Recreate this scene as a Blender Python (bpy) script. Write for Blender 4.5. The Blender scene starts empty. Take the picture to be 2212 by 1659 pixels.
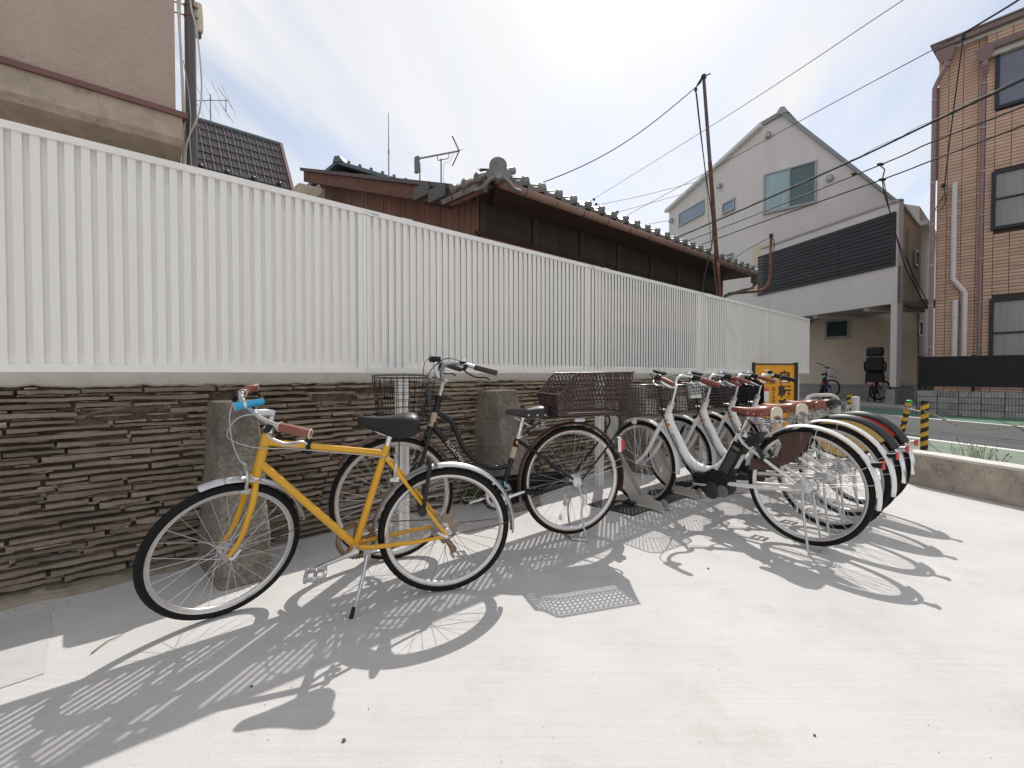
import bpy, math, random
from mathutils import Vector, Matrix, noise
R_ = math.radians
random.seed(7)
S = bpy.context.scene
C = S.collection

# ---------------------------------------------------------------- camera, sky, sun, exposure
CAM_H, FPX, CX, CY, PITCH = 1.03, 1050.0, 1106.0, 829.5, R_(1.173)
cd = bpy.data.cameras.new('camera'); cam = bpy.data.objects.new('camera', cd); C.objects.link(cam)
cam.location = (0, 0, CAM_H); cam.rotation_euler = (math.pi/2 - PITCH, 0, 0)
cd.sensor_width = 36.0; cd.lens = 36.0*FPX/2212.0; cd.clip_start = 0.05; cd.clip_end = 1500
S.camera = cam
SUN_AZ, SUN_EL = R_(12.0), R_(50.0)          # azimuth measured from +Y towards +X
w = bpy.data.worlds.new('World'); S.world = w; w.use_nodes = True
nt = w.node_tree; nt.nodes.clear()
def wn(t, **k):
    n = nt.nodes.new(t)
    for a, b in k.items(): setattr(n, a, b)
    return n
def wmath(op, a, b=None, c=None):
    n = wn('ShaderNodeMath', operation=op)
    for i, q in enumerate((a, b, c)):
        if q is None: continue
        if isinstance(q, (int, float)): n.inputs[i].default_value = q
        else: nt.links.new(q, n.inputs[i])
    return n.outputs[0]
sky = wn('ShaderNodeTexSky', sky_type='NISHITA', sun_disc=False)
sky.sun_elevation = SUN_EL; sky.sun_rotation = SUN_AZ
sky.air_density = 1.0; sky.dust_density = 1.2; sky.ozone_density = 1.0; sky.altitude = 30
tc = wn('ShaderNodeTexCoord'); sp = wn('ShaderNodeSeparateXYZ'); nt.links.new(tc.outputs['Generated'], sp.inputs[0])
zc = wmath('ADD', wmath('MAXIMUM', sp.outputs[2], 0.0), 0.16)
px = wmath('DIVIDE', sp.outputs[0], zc); py = wmath('DIVIDE', sp.outputs[1], zc)
ca, sa = math.cos(R_(14)), math.sin(R_(14))
ax = wmath('SUBTRACT', wmath('MULTIPLY', px, ca), wmath('MULTIPLY', py, sa))
ay = wmath('ADD', wmath('MULTIPLY', px, sa), wmath('MULTIPLY', py, ca))
cb = wn('ShaderNodeCombineXYZ'); nt.links.new(wmath('MULTIPLY', ax, 1.9), cb.inputs[0]); nt.links.new(wmath('MULTIPLY', ay, 0.34), cb.inputs[1])
n1 = wn('ShaderNodeTexNoise'); n1.inputs['Scale'].default_value = 1.5; n1.inputs['Detail'].default_value = 7; n1.inputs['Roughness'].default_value = .55
n1.inputs['Distortion'].default_value = .35
nt.links.new(cb.outputs[0], n1.inputs['Vector'])
rmp = wn('ShaderNodeMapRange'); nt.links.new(n1.outputs['Fac'], rmp.inputs[0])
rmp.inputs[1].default_value = .36; rmp.inputs[2].default_value = .66; rmp.inputs[3].default_value = .27; rmp.inputs[4].default_value = 1.0
mixc = wn('ShaderNodeMix', data_type='RGBA'); nt.links.new(rmp.outputs[0], mixc.inputs[0])
nt.links.new(sky.outputs[0], mixc.inputs[6]); mixc.inputs[7].default_value = (7.05, 7.0, 6.95, 1)
bg = wn('ShaderNodeBackground'); bg.inputs[1].default_value = 0.112
nt.links.new(mixc.outputs[2], bg.inputs[0])
wo = wn('ShaderNodeOutputWorld'); nt.links.new(bg.outputs[0], wo.inputs[0])
sl = bpy.data.lights.new('sun', 'SUN'); sl.energy = 3.2; sl.angle = R_(0.45); sl.color = (1.0, .962, .91)
so = bpy.data.objects.new('sun', sl); C.objects.link(so)
SUNV = Vector((math.sin(SUN_AZ)*math.cos(SUN_EL), math.cos(SUN_AZ)*math.cos(SUN_EL), math.sin(SUN_EL)))
so.rotation_euler = (-SUNV).to_track_quat('-Z', 'Y').to_euler(); so.location = (2, 8, 12)
S.view_settings.view_transform = 'Standard'; S.view_settings.look = 'None'
S.view_settings.exposure = 0.26; S.view_settings.gamma = 1.0; S.view_settings.use_curve_mapping = False

# ---------------------------------------------------------------- frames, and helpers that place points from image pixels
FA = math.atan2(.683, .7305)                  # fence frame: x along the fence, y away from the yard
RA = math.atan2(.214, .977)                   # road frame: x across the road, y along it
def frame(a, o=(0, 0, 0)): return Matrix.Translation(o) @ Matrix.Rotation(a, 4, 'Z')
FF, RF, WF = frame(FA), frame(RA), Matrix.Identity(4)
STREET = Matrix.Translation((0, 0, .2)) @ Matrix.Scale(.806, 4)   # street side: scaled about the camera, the street lies 20 cm above the yard
RFS = STREET @ RF
def ray(x, y):
    a = (x-CX)/FPX; b = -(y-CY)/FPX
    return Vector((a, math.cos(PITCH)+math.sin(PITCH)*b, -math.sin(PITCH)+math.cos(PITCH)*b))
def at(x, y, Y):
    r = ray(x, y); return Vector((0, 0, CAM_H)) + r*(Y/r.y)
def gp(x, y, z=0.0):
    r = ray(x, y); return Vector((0, 0, CAM_H)) + r*((z-CAM_H)/r.z)
def onp(x, y, F, yl):                         # where the sight line meets local y = yl of frame F, in that frame
    Fi = F.inverted(); o = Fi @ Vector((0, 0, CAM_H)); r = Fi.to_3x3() @ ray(x, y)
    return o + r*((yl-o.y)/r.y)

# ---------------------------------------------------------------- materials
MATS = {}
def mat(name, col, rough=.6, metal=0.0, var=.12, vscale=6.0, bump=0.0, bscale=60.0, spec=.5, stretch=None, dirt=None, dscale=2.5, dthr=(.52, .68), trans=0.0, coat=0.0, alpha=1.0, rv=0.0):
    if name in MATS: return MATS[name]
    m = bpy.data.materials.new(name); m.use_nodes = True; t = m.node_tree; b = t.nodes['Principled BSDF']
    b.inputs['Roughness'].default_value = rough; b.inputs['Metallic'].default_value = metal
    b.inputs['Specular IOR Level'].default_value = spec
    if trans: b.inputs['Transmission Weight'].default_value = trans
    if coat: b.inputs['Coat Weight'].default_value = coat
    if alpha < 1: b.inputs['Alpha'].default_value = alpha
    co = t.nodes.new('ShaderNodeTexCoord'); src = co.outputs['Object']
    if rv:
        oi = t.nodes.new('ShaderNodeObjectInfo'); mu = t.nodes.new('ShaderNodeMath'); mu.operation = 'MULTIPLY'; mu.inputs[1].default_value = 37.0; t.links.new(oi.outputs['Random'], mu.inputs[0])
        va = t.nodes.new('ShaderNodeVectorMath'); va.operation = 'ADD'; t.links.new(src, va.inputs[0]); t.links.new(mu.outputs[0], va.inputs[1]); src = va.outputs[0]
    if stretch:
        mp = t.nodes.new('ShaderNodeMapping'); mp.inputs['Scale'].default_value = stretch
        t.links.new(src, mp.inputs[0]); src = mp.outputs[0]
    n = t.nodes.new('ShaderNodeTexNoise'); n.inputs['Scale'].default_value = vscale; n.inputs['Detail'].default_value = 6; n.inputs['Roughness'].default_value = .62
    t.links.new(src, n.inputs['Vector'])
    mr = t.nodes.new('ShaderNodeMapRange'); t.links.new(n.outputs['Fac'], mr.inputs[0])
    mr.inputs[1].default_value = .3; mr.inputs[2].default_value = .7; mr.inputs[3].default_value = 1-var; mr.inputs[4].default_value = 1+var
    mx = t.nodes.new('ShaderNodeMix'); mx.data_type = 'RGBA'; mx.blend_type = 'MULTIPLY'; mx.inputs[0].default_value = 1
    mx.inputs[6].default_value = (*col, 1); t.links.new(mr.outputs[0], mx.inputs[7]); out = mx.outputs[2]
    if dirt:
        n2 = t.nodes.new('ShaderNodeTexNoise'); n2.inputs['Scale'].default_value = dscale; n2.inputs['Detail'].default_value = 8; n2.inputs['Roughness'].default_value = .7
        t.links.new(src, n2.inputs['Vector'])
        m2 = t.nodes.new('ShaderNodeMapRange'); t.links.new(n2.outputs['Fac'], m2.inputs[0]); m2.inputs[1].default_value, m2.inputs[2].default_value = dthr
        m2.inputs[3].default_value = 0; m2.inputs[4].default_value = dirt[3] if len(dirt) > 3 else .8
        mm = t.nodes.new('ShaderNodeMix'); mm.data_type = 'RGBA'; t.links.new(m2.outputs[0], mm.inputs[0]); t.links.new(out, mm.inputs[6]); mm.inputs[7].default_value = (*dirt[:3], 1)
        out = mm.outputs[2]
    if rv:
        mv = t.nodes.new('ShaderNodeMapRange'); t.links.new(oi.outputs['Random'], mv.inputs[0]); mv.inputs[3].default_value = 1-rv; mv.inputs[4].default_value = 1+rv
        mq = t.nodes.new('ShaderNodeMix'); mq.data_type = 'RGBA'; mq.blend_type = 'MULTIPLY'; mq.inputs[0].default_value = 1; t.links.new(out, mq.inputs[6]); t.links.new(mv.outputs[0], mq.inputs[7]); out = mq.outputs[2]
    t.links.new(out, b.inputs['Base Color'])
    if bump:
        nb = t.nodes.new('ShaderNodeTexNoise'); nb.inputs['Scale'].default_value = bscale; nb.inputs['Detail'].default_value = 5
        t.links.new(src, nb.inputs['Vector'])
        bp = t.nodes.new('ShaderNodeBump'); bp.inputs['Strength'].default_value = bump; bp.inputs['Distance'].default_value = .01
        t.links.new(nb.outputs['Fac'], bp.inputs['Height']); t.links.new(bp.outputs[0], b.inputs['Normal'])
    MATS[name] = m; return m

# ---------------------------------------------------------------- mesh building
class MB:
    def __init__(s, xf=None): s.v = []; s.f = []; s.xf = xf; s.mi = []
    def add(s, vs, fs, m=0):
        o = len(s.v)
        s.v += [s.xf @ Vector(p) for p in vs] if s.xf else [Vector(p) for p in vs]
        s.f += [[i+o for i in f] for f in fs]; s.mi += [m]*len(fs)
        return s
    def box(s, lo, hi, m=0, rot=None, piv=None):
        x0, y0, z0 = lo; x1, y1, z1 = hi
        vs = [Vector(p) for p in ((x0,y0,z0),(x1,y0,z0),(x1,y1,z0),(x0,y1,z0),(x0,y0,z1),(x1,y0,z1),(x1,y1,z1),(x0,y1,z1))]
        if rot is not None:
            pv = Vector(piv) if piv else (Vector(lo)+Vector(hi))/2
            vs = [rot @ (p-pv) + pv for p in vs]
        return s.add(vs, [(0,3,2,1),(4,5,6,7),(0,1,5,4),(1,2,6,5),(2,3,7,6),(3,0,4,7)], m)
    def hexa(s, b4, t4, m=0):
        return s.add(list(b4)+list(t4), [(0,3,2,1),(4,5,6,7),(0,1,5,4),(1,2,6,5),(2,3,7,6),(3,0,4,7)], m)
    def tube(s, pts, r, n=8, closed=False, m=0, flat=1.0):
        pts = [Vector(p) for p in pts]; k = len(pts)
        rs = r if isinstance(r, (list, tuple)) else [r]*k
        tg = []
        for i in range(k):
            a = pts[i-1] if (i or closed) else pts[i]; b = pts[(i+1) % k] if (i < k-1 or closed) else pts[i]
            tg.append((b-a).normalized())
        up = Vector((0, 0, 1)) if abs(tg[0].z) < .9 else Vector((1, 0, 0))
        u = (up - tg[0]*up.dot(tg[0])).normalized(); vs = []
        for i in range(k):
            u = (u - tg[i]*u.dot(tg[i])).normalized(); v = tg[i].cross(u)
            for j in range(n):
                a = 2*math.pi*j/n
                vs.append(pts[i] + (u*math.cos(a)*flat + v*math.sin(a))*rs[i])
        fs = []
        for i in range(k if closed else k-1):
            i2 = (i+1) % k
            for j in range(n):
                j2 = (j+1) % n; fs.append((i*n+j, i*n+j2, i2*n+j2, i2*n+j))
        if not closed: fs.append(list(range(n))[::-1]); fs.append([(k-1)*n+j for j in range(n)])
        return s.add(vs, fs, m)
    def lathe(s, prof, c, ax, n=24, m=0, a0=0, a1=2*math.pi):
        c = Vector(c); ax = Vector(ax).normalized()
        u = ax.orthogonal().normalized(); v = ax.cross(u); full = abs(a1-a0-2*math.pi) < 1e-6
        k = len(prof); cols = n if full else n+1; vs = []
        for j in range(cols):
            a = a0+(a1-a0)*j/n; e = u*math.cos(a)+v*math.sin(a)
            vs += [c + e*r + ax*h for r, h in prof]
        fs = []
        for j in range(n):
            j2 = (j+1) % cols
            for i in range(k-1): fs.append((j*k+i, j2*k+i, j2*k+i+1, j*k+i+1))
        if full:
            if prof[0][0] > 1e-6: fs.append([j*k for j in range(n)][::-1])
            if prof[-1][0] > 1e-6: fs.append([j*k+k-1 for j in range(n)])
        return s.add(vs, fs, m)
    def ring(s, R, prof, c, ax, n=48, m=0):          # closed profile (dr, h) swept round a circle
        c = Vector(c); ax = Vector(ax).normalized(); u = ax.orthogonal().normalized(); v = ax.cross(u); k = len(prof); vs = []
        for j in range(n):
            a = 2*math.pi*j/n; e = u*math.cos(a)+v*math.sin(a); vs += [c+e*(R+dr)+ax*h for dr, h in prof]
        fs = [(j*k+i, ((j+1) % n)*k+i, ((j+1) % n)*k+(i+1) % k, j*k+(i+1) % k) for j in range(n) for i in range(k)]
        return s.add(vs, fs, m)
    def prism(s, poly, o, ex, ey, ez, m=0):
        o, ex, ey, ez = Vector(o), Vector(ex), Vector(ey), Vector(ez); k = len(poly)
        b = [o+ex*a+ey*c for a, c in poly]
        return s.add(b+[p+ez for p in b], [list(range(k))[::-1], list(range(k, 2*k))]+[(i, (i+1) % k, k+(i+1) % k, k+i) for i in range(k)], m)
    def loft(s, secs, m=0, caps=True, closed=True):
        k = len(secs[0]); vs = [p for q in secs for p in q]; fs = []
        for i in range(len(secs)-1):
            for j in range(k if closed else k-1):
                j2 = (j+1) % k; fs.append((i*k+j, i*k+j2, (i+1)*k+j2, (i+1)*k+j))
        if caps: fs.append(list(range(k))[::-1]); fs.append([(len(secs)-1)*k+j for j in range(k)])
        return s.add(vs, fs, m)
    def sphere(s, c, r, n=12, m=0, sc=(1, 1, 1)):
        c = Vector(c); h = n//2; vs = []
        for i in range(h+1):
            t = math.pi*i/h
            for j in range(n):
                a = 2*math.pi*j/n; vs.append(c+Vector((math.sin(t)*math.cos(a)*r*sc[0], math.sin(t)*math.sin(a)*r*sc[1], math.cos(t)*r*sc[2])))
        return s.add(vs, [(i*n+j, (i+1)*n+j, (i+1)*n+(j+1) % n, i*n+(j+1) % n) for i in range(h) for j in range(n)], m)
def spline(pts, k=6):
    P = [Vector(p) for p in pts]; out = []
    for i in range(len(P)-1):
        p0 = P[i-1] if i else P[0]*2-P[1]; p1, p2 = P[i], P[i+1]; p3 = P[i+2] if i+2 < len(P) else P[-1]*2-P[-2]
        for j in range(k):
            t = j/k; out.append(.5*((2*p1)+(p2-p0)*t+(2*p0-5*p1+4*p2-p3)*t*t+(3*p1-p0-3*p2+p3)*t**3))
    out.append(P[-1]); return out
def mesh_of(name, mb, mats, smooth=True, ang=38, off=None):
    me = bpy.data.meshes.new(name)
    vs = mb.v if off is None else [p-off for p in mb.v]
    me.from_pydata([tuple(p) for p in vs], [], mb.f)
    for m in (mats if isinstance(mats, (list, tuple)) else [mats]): me.materials.append(m)
    if isinstance(mats, (list, tuple)) and len(mats) > 1: me.polygons.foreach_set('material_index', mb.mi)
    me.validate(); me.update()
    if smooth:
        me.shade_smooth(); me.set_sharp_from_angle(angle=R_(ang))
    return me
class Thing:
    """an Empty at the base of a thing; parts are given in the thing's frame"""
    def __init__(s, name, label, cat, F=WF, base=(0, 0, 0), group=None, kind=None, rot=None):
        s.base = Vector(base); e = bpy.data.objects.new(name, None); e.empty_display_size = .1; C.objects.link(e)
        M = F @ Matrix.Translation(s.base)
        if rot is not None: M = M @ rot
        e.matrix_world = M; s.o = e
        e['label'] = label; e['category'] = cat
        if group: e['group'] = group
        e['kind'] = kind or 'thing'
    def part(s, name, mb, mats, parent=None, smooth=True, bev=0, solid=0, kind=None, label=None, ang=38):
        me = mesh_of(name, mb, mats, smooth, ang, s.base)
        return s.link(name, me, parent, bev, solid, kind, label)
    def link(s, name, me, parent=None, bev=0, solid=0, kind=None, label=None, loc=None, rot=None, scale=None):
        o = bpy.data.objects.new(name, me); C.objects.link(o); o.parent = parent or s.o
        if loc is not None: o.location = Vector(loc) - s.base
        if rot is not None: o.rotation_euler = rot
        if scale is not None: o.scale = scale
        if solid:
            q = o.modifiers.new('thickness', 'SOLIDIFY'); q.thickness = solid; q.offset = 0
        if bev:
            q = o.modifiers.new('edge', 'BEVEL'); q.width = bev; q.segments = 2; q.limit_method = 'ANGLE'; q.angle_limit = R_(40); q.harden_normals = False
        if kind: o['kind'] = kind
        if label: o['label'] = label
        return o
def single(name, mb, mats, label=None, cat=None, F=WF, base=(0, 0, 0), group=None, kind=None, smooth=True, bev=0, solid=0, ang=38):
    b = Vector(base); me = mesh_of(name, mb, mats, smooth, ang, b)
    o = bpy.data.objects.new(name, me); C.objects.link(o); o.matrix_world = F @ Matrix.Translation(b)
    if label: o['label'] = label
    if cat: o['category'] = cat
    if group: o['group'] = group
    if kind: o['kind'] = kind
    if solid: q = o.modifiers.new('thickness', 'SOLIDIFY'); q.thickness = solid; q.offset = 0
    if bev: q = o.modifiers.new('edge', 'BEVEL'); q.width = bev; q.segments = 2; q.limit_method = 'ANGLE'; q.angle_limit = R_(40)
    return o
def text_mb(body, size, o, ex, ey, bold=0.0, depth=0.0015, align='CENTER', xs=1.0):
    cu = bpy.data.curves.new('lettering', 'FONT'); cu.body = body; cu.size = size; cu.align_x = align; cu.align_y = 'CENTER'; cu.offset = bold; cu.extrude = depth; cu.resolution_u = 3
    ob = bpy.data.objects.new('lettering', cu); C.objects.link(ob); dg = bpy.context.evaluated_depsgraph_get()
    me = bpy.data.meshes.new_from_object(ob.evaluated_get(dg)); mb = MB()
    ex, ey, o = Vector(ex), Vector(ey), Vector(o); en = ex.cross(ey)
    mb.add([o+ex*v.co.x*xs+ey*v.co.y+en*v.co.z for v in me.vertices], [list(p.vertices) for p in me.polygons])
    bpy.data.objects.remove(ob); bpy.data.curves.remove(cu); bpy.data.meshes.remove(me)
    return mb

# ================================================================ ground, road
def concrete_mat(name, col, stain):
    m = mat(name, col, .85, var=.07, vscale=1.6, bump=0)
    t = m.node_tree; b = t.nodes['Principled BSDF']; co = t.nodes['Texture Coordinate'].outputs['Object']
    base = b.inputs['Base Color'].links[0].from_socket
    def nz(sc, det, ro, st=(1, 1, 1), rz=0.0):
        mp = t.nodes.new('ShaderNodeMapping'); mp.inputs['Scale'].default_value = st; mp.inputs['Rotation'].default_value = (0, 0, rz); t.links.new(co, mp.inputs[0])
        n = t.nodes.new('ShaderNodeTexNoise'); n.inputs['Scale'].default_value = sc; n.inputs['Detail'].default_value = det; n.inputs['Roughness'].default_value = ro
        t.links.new(mp.outputs[0], n.inputs['Vector']); return n.outputs['Fac']
    def mr(x, a, b_, c, d):
        n = t.nodes.new('ShaderNodeMapRange'); t.links.new(x, n.inputs[0])
        for i, q in enumerate((a, b_, c, d)): n.inputs[i+1].default_value = q
        return n.outputs[0]
    def mix(f, a, c, mode='MIX'):
        n = t.nodes.new('ShaderNodeMix'); n.data_type = 'RGBA'; n.blend_type = mode
        t.links.new(f, n.inputs[0]) if not isinstance(f, float) else setattr(n.inputs[0], 'default_value', f)
        t.links.new(a, n.inputs[6])
        if isinstance(c, tuple): n.inputs[7].default_value = c
        else: t.links.new(c, n.inputs[7])
        return n.outputs[2]
    c1 = mix(mr(nz(2.3, 9, .72), .52, .72, 0, .6), base, (*stain, 1))                          # old stains
    c2 = mix(mr(nz(9, 6, .7), .60, .72, 0, .38), c1, (.50, .40, .31, 1))                       # small rusty blotches
    br = nz(75, 3, .6, (.022, 1, 1), -R_(9))                                                 # broom marks
    c3 = mix(1.0, c2, mr(br, .35, .65, .965, 1.03), 'MULTIPLY')
    fine = nz(420, 2, .6); c4 = mix(1.0, mix(1.0, c3, mr(fine, .3, .7, .88, 1.10), 'MULTIPLY'), mr(nz(130, 4, .7), .3, .7, .93, 1.06), 'MULTIPLY')
    c5 = mix(mr(nz(75, 3, .5), .70, .74, 0, .45), c4, (.25, .23, .21, 1))
    t.links.new(c5, b.inputs['Base Color'])
    ad = t.nodes.new('ShaderNodeMath'); ad.operation = 'MULTIPLY_ADD'; t.links.new(br, ad.inputs[0]); ad.inputs[1].default_value = .8; t.links.new(fine, ad.inputs[2])
    bp = t.nodes.new('ShaderNodeBump'); bp.inputs['Strength'].default_value = .35; bp.inputs['Distance'].default_value = .004
    t.links.new(ad.outputs[0], bp.inputs['Height']); t.links.new(bp.outputs[0], b.inputs['Normal'])
    return m
M_conc = concrete_mat('yard_concrete', (.555, .54, .52), (.44, .405, .37))
M_oldc = concrete_mat('old_concrete', (.505, .492, .475), (.38, .36, .34))
def sheet(name, pts, m, z, F=WF, kind='structure', thick=0):
    mb = MB(); n = len(pts)
    if thick: mb.prism(pts, (0, 0, z-thick), (1, 0, 0), (0, 1, 0), (0, 0, thick))
    else: mb.add([(x, y, z) for x, y in pts], [list(range(n))])
    return single(name, mb, m, F=F, kind=kind, smooth=False)
def Fw(s, q): p = FF @ Vector((s, q, 0)); return (p.x, p.y)
def Rw(u, v): p = RF @ Vector((u, v, 0)); return (p.x, p.y)
sheet('ground', [(-300, -300), (300, -300), (300, 300), (-300, 300)], mat('soil', (.16, .14, .115), .95, var=.3, vscale=3, bump=.4), -.04)
sheet('concrete_yard', [Fw(-9, 3.3), Fw(7.6, 3.3), Rw(4.85, -14), Rw(-12, -14)], M_conc, 0)
M_asph = mat('asphalt', (.075, .075, .080), .85, var=.25, vscale=220, bump=.5, bscale=300, dirt=(.11, .108, .105, .5), dscale=1.2)
sheet('road', [(6.3, -25), (13.85, -25), (13.85, 70), (6.3, 70)], M_asph, 0, RFS)
M_green = mat('green_lane_paint', (.070, .17, .115), .8, var=.18, vscale=30, bump=.3, bscale=260, dirt=(.20, .21, .18, .55), dscale=3.0, dthr=(.45, .75))
M_green2 = mat('green_lane_paint_pale', (.16, .22, .155), .85, var=.18, vscale=30, bump=.3, bscale=260, dirt=(.27, .26, .23, .7), dscale=2.0, dthr=(.40, .72))  # paler, greyer green than the far lane, with grey patches
M_line = mat('road_line_paint', (.66, .66, .64), .7, var=.08, vscale=12, dirt=(.3, .3, .3, .6), dscale=9, dthr=(.60, .75))
sheet('near_lane_paint', [(6.32, -25), (7.90, -25), (7.90, 70), (6.32, 70)], M_green2, .005, RFS)
sheet('near_lane_line', [(7.93, -25), (8.10, -25), (8.10, 70), (7.93, 70)], M_line, .005, RFS)
sheet('far_lane_line', [(11.72, -25), (11.88, -25), (11.88, 70), (11.72, 70)], M_line, .005, RFS)
sheet('far_lane_paint', [(11.90, -25), (13.84, -25), (13.84, 70), (11.90, 70)], M_green, .005, RFS)
sheet('pavement', [(13.86, -25), (40, -25), (40, 70), (13.86, 70)], mat('pavement_concrete', (.36, .345, .325), .9, var=.15, vscale=2, bump=.3), .05, RFS, thick=.1)
mb = MB()
for k in range(36): mb.box((13.845, 2+k*.61, -.05), (13.985, 2+k*.61+.597, .075+.003*math.sin(k)))
single('kerb', mb, mat('kerb_concrete', (.42, .41, .39), .9, var=.2, vscale=5, bump=.3), F=RFS, kind='structure', bev=.008)
M_edge = mat('verge_soil', (.30, .28, .24), .95, var=.3, vscale=8, bump=.5)
sheet('verge', [(4.79, -20), (5.10, -20), (5.10, 60), (5.07, 60), (5.07, 3.71), (4.79, 3.71)], M_edge, .2, RF)
mb = MB(); mb.add([(4.25, 3.72, .002), (5.07, 3.72, .2), (5.07, 14, .2), (4.25, 14, .002)], [(0, 1, 2, 3)]); mb.add([(4.25, 3.72, .0), (5.07, 3.72, .0), (5.07, 3.72, .2)], [(0, 1, 2)]); single('ramp', mb, M_conc, F=RF, kind='structure', smooth=False)
p = [gp(x, y) for x, y in ((-120, 1372), (106, 1318), (112, 1360), (99, 1420), (96, 1456), (-120, 1528))]
mb = MB(); mb.add([(q.x, q.y, .0022) for q in p], [list(range(6))])
single('old_concrete_patch', mb, M_oldc, kind='structure', smooth=False)

# ================================================================ old stacked-strip wall
WQ = 3.123
M_brick = mat('strip_stone', (.56, .455, .355), .95, rv=.22, var=.42, vscale=20, bump=1.0, bscale=120, dirt=(.22, .18, .145, .85), dscale=9, dthr=(.52, .76))
M_mortar = mat('wall_mortar', (.27, .205, .15), 1.0, var=.55, vscale=10, bump=1.0, bscale=50, dirt=(.09, .075, .055, .9), dscale=6, dthr=(.46, .64))
wall = Thing('stone_wall', 'old brown wall of thin stacked stone strips behind the bicycles', 'stone wall', FF, (4.2, WQ, 0))
def hgrid(s0, s1, ds, z0, z1, dz):
    mb = MB(); ns = int((s1-s0)/ds); nz = int((z1-z0)/dz); vs = []
    for i in range(ns+1):
        for k in range(nz+1):
            s = s0+(s1-s0)*i/ns; z = z0+(z1-z0)*k/nz
            v = Vector((s*14, z*40, 0)); h = noise.fractal(v, 1.0, 2.1, 4)
            h2 = noise.noise(Vector((s*5, z*9, 4.4)))
            lump = max(0, noise.noise(Vector((s*7, z*16, 9.1)))-.18)*.075
            row = math.sin(z/.0352*2*math.pi)*.004
            vs.append((s, WQ+.040-.016*h-.008*h2-lump-row, z))
    fs = [(i*(nz+1)+k, (i+1)*(nz+1)+k, (i+1)*(nz+1)+k+1, i*(nz+1)+k+1) for i in range(ns) for k in range(nz)]
    return mb.add(vs, fs)
wall.part('mortar_bed', hgrid(-1.3, 4.6, .012, -.01, 1.0, .0085), M_mortar, ang=180)
wall.part('mortar_bed', hgrid(4.6, 10.2, .03, -.01, 1.0, .012), M_mortar, ang=180)
mb = MB(); mb.box((-1.3, WQ+.07, -.05), (10.2, WQ+.22, 1.0)); wall.part('backing', mb, M_mortar)
rb = random.Random(3)
def strip_mesh(i):
    mb = MB(); n = 5; secs = []
    for k in range(n+1):
        x = k/n; jt = lambda a: rb.uniform(-a, a)
        f = -.5-.10*rb.random(); secs.append([Vector((x, f+jt(.14), -.5+jt(.20))), Vector((x, .5, -.5)), Vector((x, .5, .5)), Vector((x, f+jt(.14), .5+jt(.20)))])
    mb.loft(secs); return mesh_of('strip', mb, M_brick, True, 20)
SM = [strip_mesh(i) for i in range(14)]
allb = []
for row in range(27):
    z = .032+row*.0352; s = -1.25-rb.random()*.3
    while s < 9.7:
        L = rb.uniform(.14, .34) if rb.random() < .7 else rb.uniform(.34, .5)
        if rb.random() > .09:
            pr = rb.uniform(.012, .042); h = rb.uniform(.013, .022)
            allb.append((s, z+rb.uniform(-.004, .004), L-rb.uniform(.006, .022), pr, h, rb.uniform(-.006, .006), rb.randrange(14)))
        if rb.random() < .22:                          # an upright closing piece between two courses
            allb.append((s+L-.02, z+.0165, .018, .02, .017, 0, rb.randrange(14)))
        s += L
    s = -1.25
    while s < 9.7:                                     # broken slivers and mortar ledges between the courses
        L = rb.uniform(.04, .20)
        if rb.random() < .6: allb.append((s, z+.0176+rb.uniform(-.003, .003), L, rb.uniform(-.012, .012), rb.uniform(.005, .010), rb.uniform(-.02, .02), rb.randrange(14)))
        s += L+rb.uniform(0, .08)
def bkey(b):
    c = FF @ Vector((b[0]+b[2]/2, WQ, b[1])); x = c.x/c.y
    return -1e3 if x < -1.12 else b[2]*b[4]/(c.y**2)
vis = sorted(allb, key=bkey, reverse=True)
for b in vis[:296]:
    s, z, L, pr, h, tl, k = b
    wall.link('strip', SM[k], loc=(s, WQ-pr/2+.022, z), rot=(0, tl, 0), scale=(L, pr+.044, h))
mb = MB()
for s, z, L, pr, h, tl, k in vis[296:]:
    me = SM[k]; mb.add([(s+v.co.x*L, WQ-pr/2+.022+v.co.y*(pr+.044), z+v.co.z*h) for v in me.vertices], [list(p.vertices) for p in me.polygons])
wall.part('distant_strips', mb, M_brick, kind='stuff', ang=20)
# rendered cap with a torn lower edge
mb = MB(); N = 420; secs = []
for i in range(N+1):
    s = -1.3+10.9*i/N
    lo = .968+.016*noise.noise(Vector((s*3, 0, 1)))+.012*noise.noise(Vector((s*17, 3, 1)))+.005*noise.noise(Vector((s*60, 3, 1)))
    d = .006*noise.noise(Vector((s*2, 7, 0)))
    secs.append([Vector((s, WQ+.004+d, lo)), Vector((s, WQ-.006+d, lo+.012)), Vector((s, WQ-.002+d, 1.09)), Vector((s, WQ+.015, 1.11)), Vector((s, WQ+.14, 1.11)), Vector((s, WQ+.14, lo))])
mb.loft(secs)
wall.part('rendered_cap', mb, mat('wall_render', (.60, .59, .565), .9, var=.12, vscale=5, bump=.4, bscale=40, stretch=(1, 1, .45), dirt=(.34, .32, .28, .75), dscale=5, dthr=(.50, .75)), ang=50)
mb = MB(); secs = []
for i in range(61):
    s = -1.3+2.35*i/60; e = .09+.03*noise.noise(Vector((s*5, 0, 0)))-max(0, (s-.3)*.08); h = .028+.012*noise.noise(Vector((s*8, 2, 0)))
    secs.append([Vector((s, WQ+.03, -.02)), Vector((s, WQ-e, -.02)), Vector((s, WQ-e+.01, h*.7)), Vector((s, WQ+.03, h+.02))])
mb.loft(secs); wall.part('footing', mb, mat('footing_earth', (.30, .255, .20), .95, var=.3, vscale=9, bump=.8, bscale=60))
M_butt = mat('buttress_concrete', (.25, .215, .18), .95, var=.5, vscale=55, bump=1.0, bscale=150, dirt=(.12, .10, .08, .75), dscale=3.0, dthr=(.50, .64))
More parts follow.
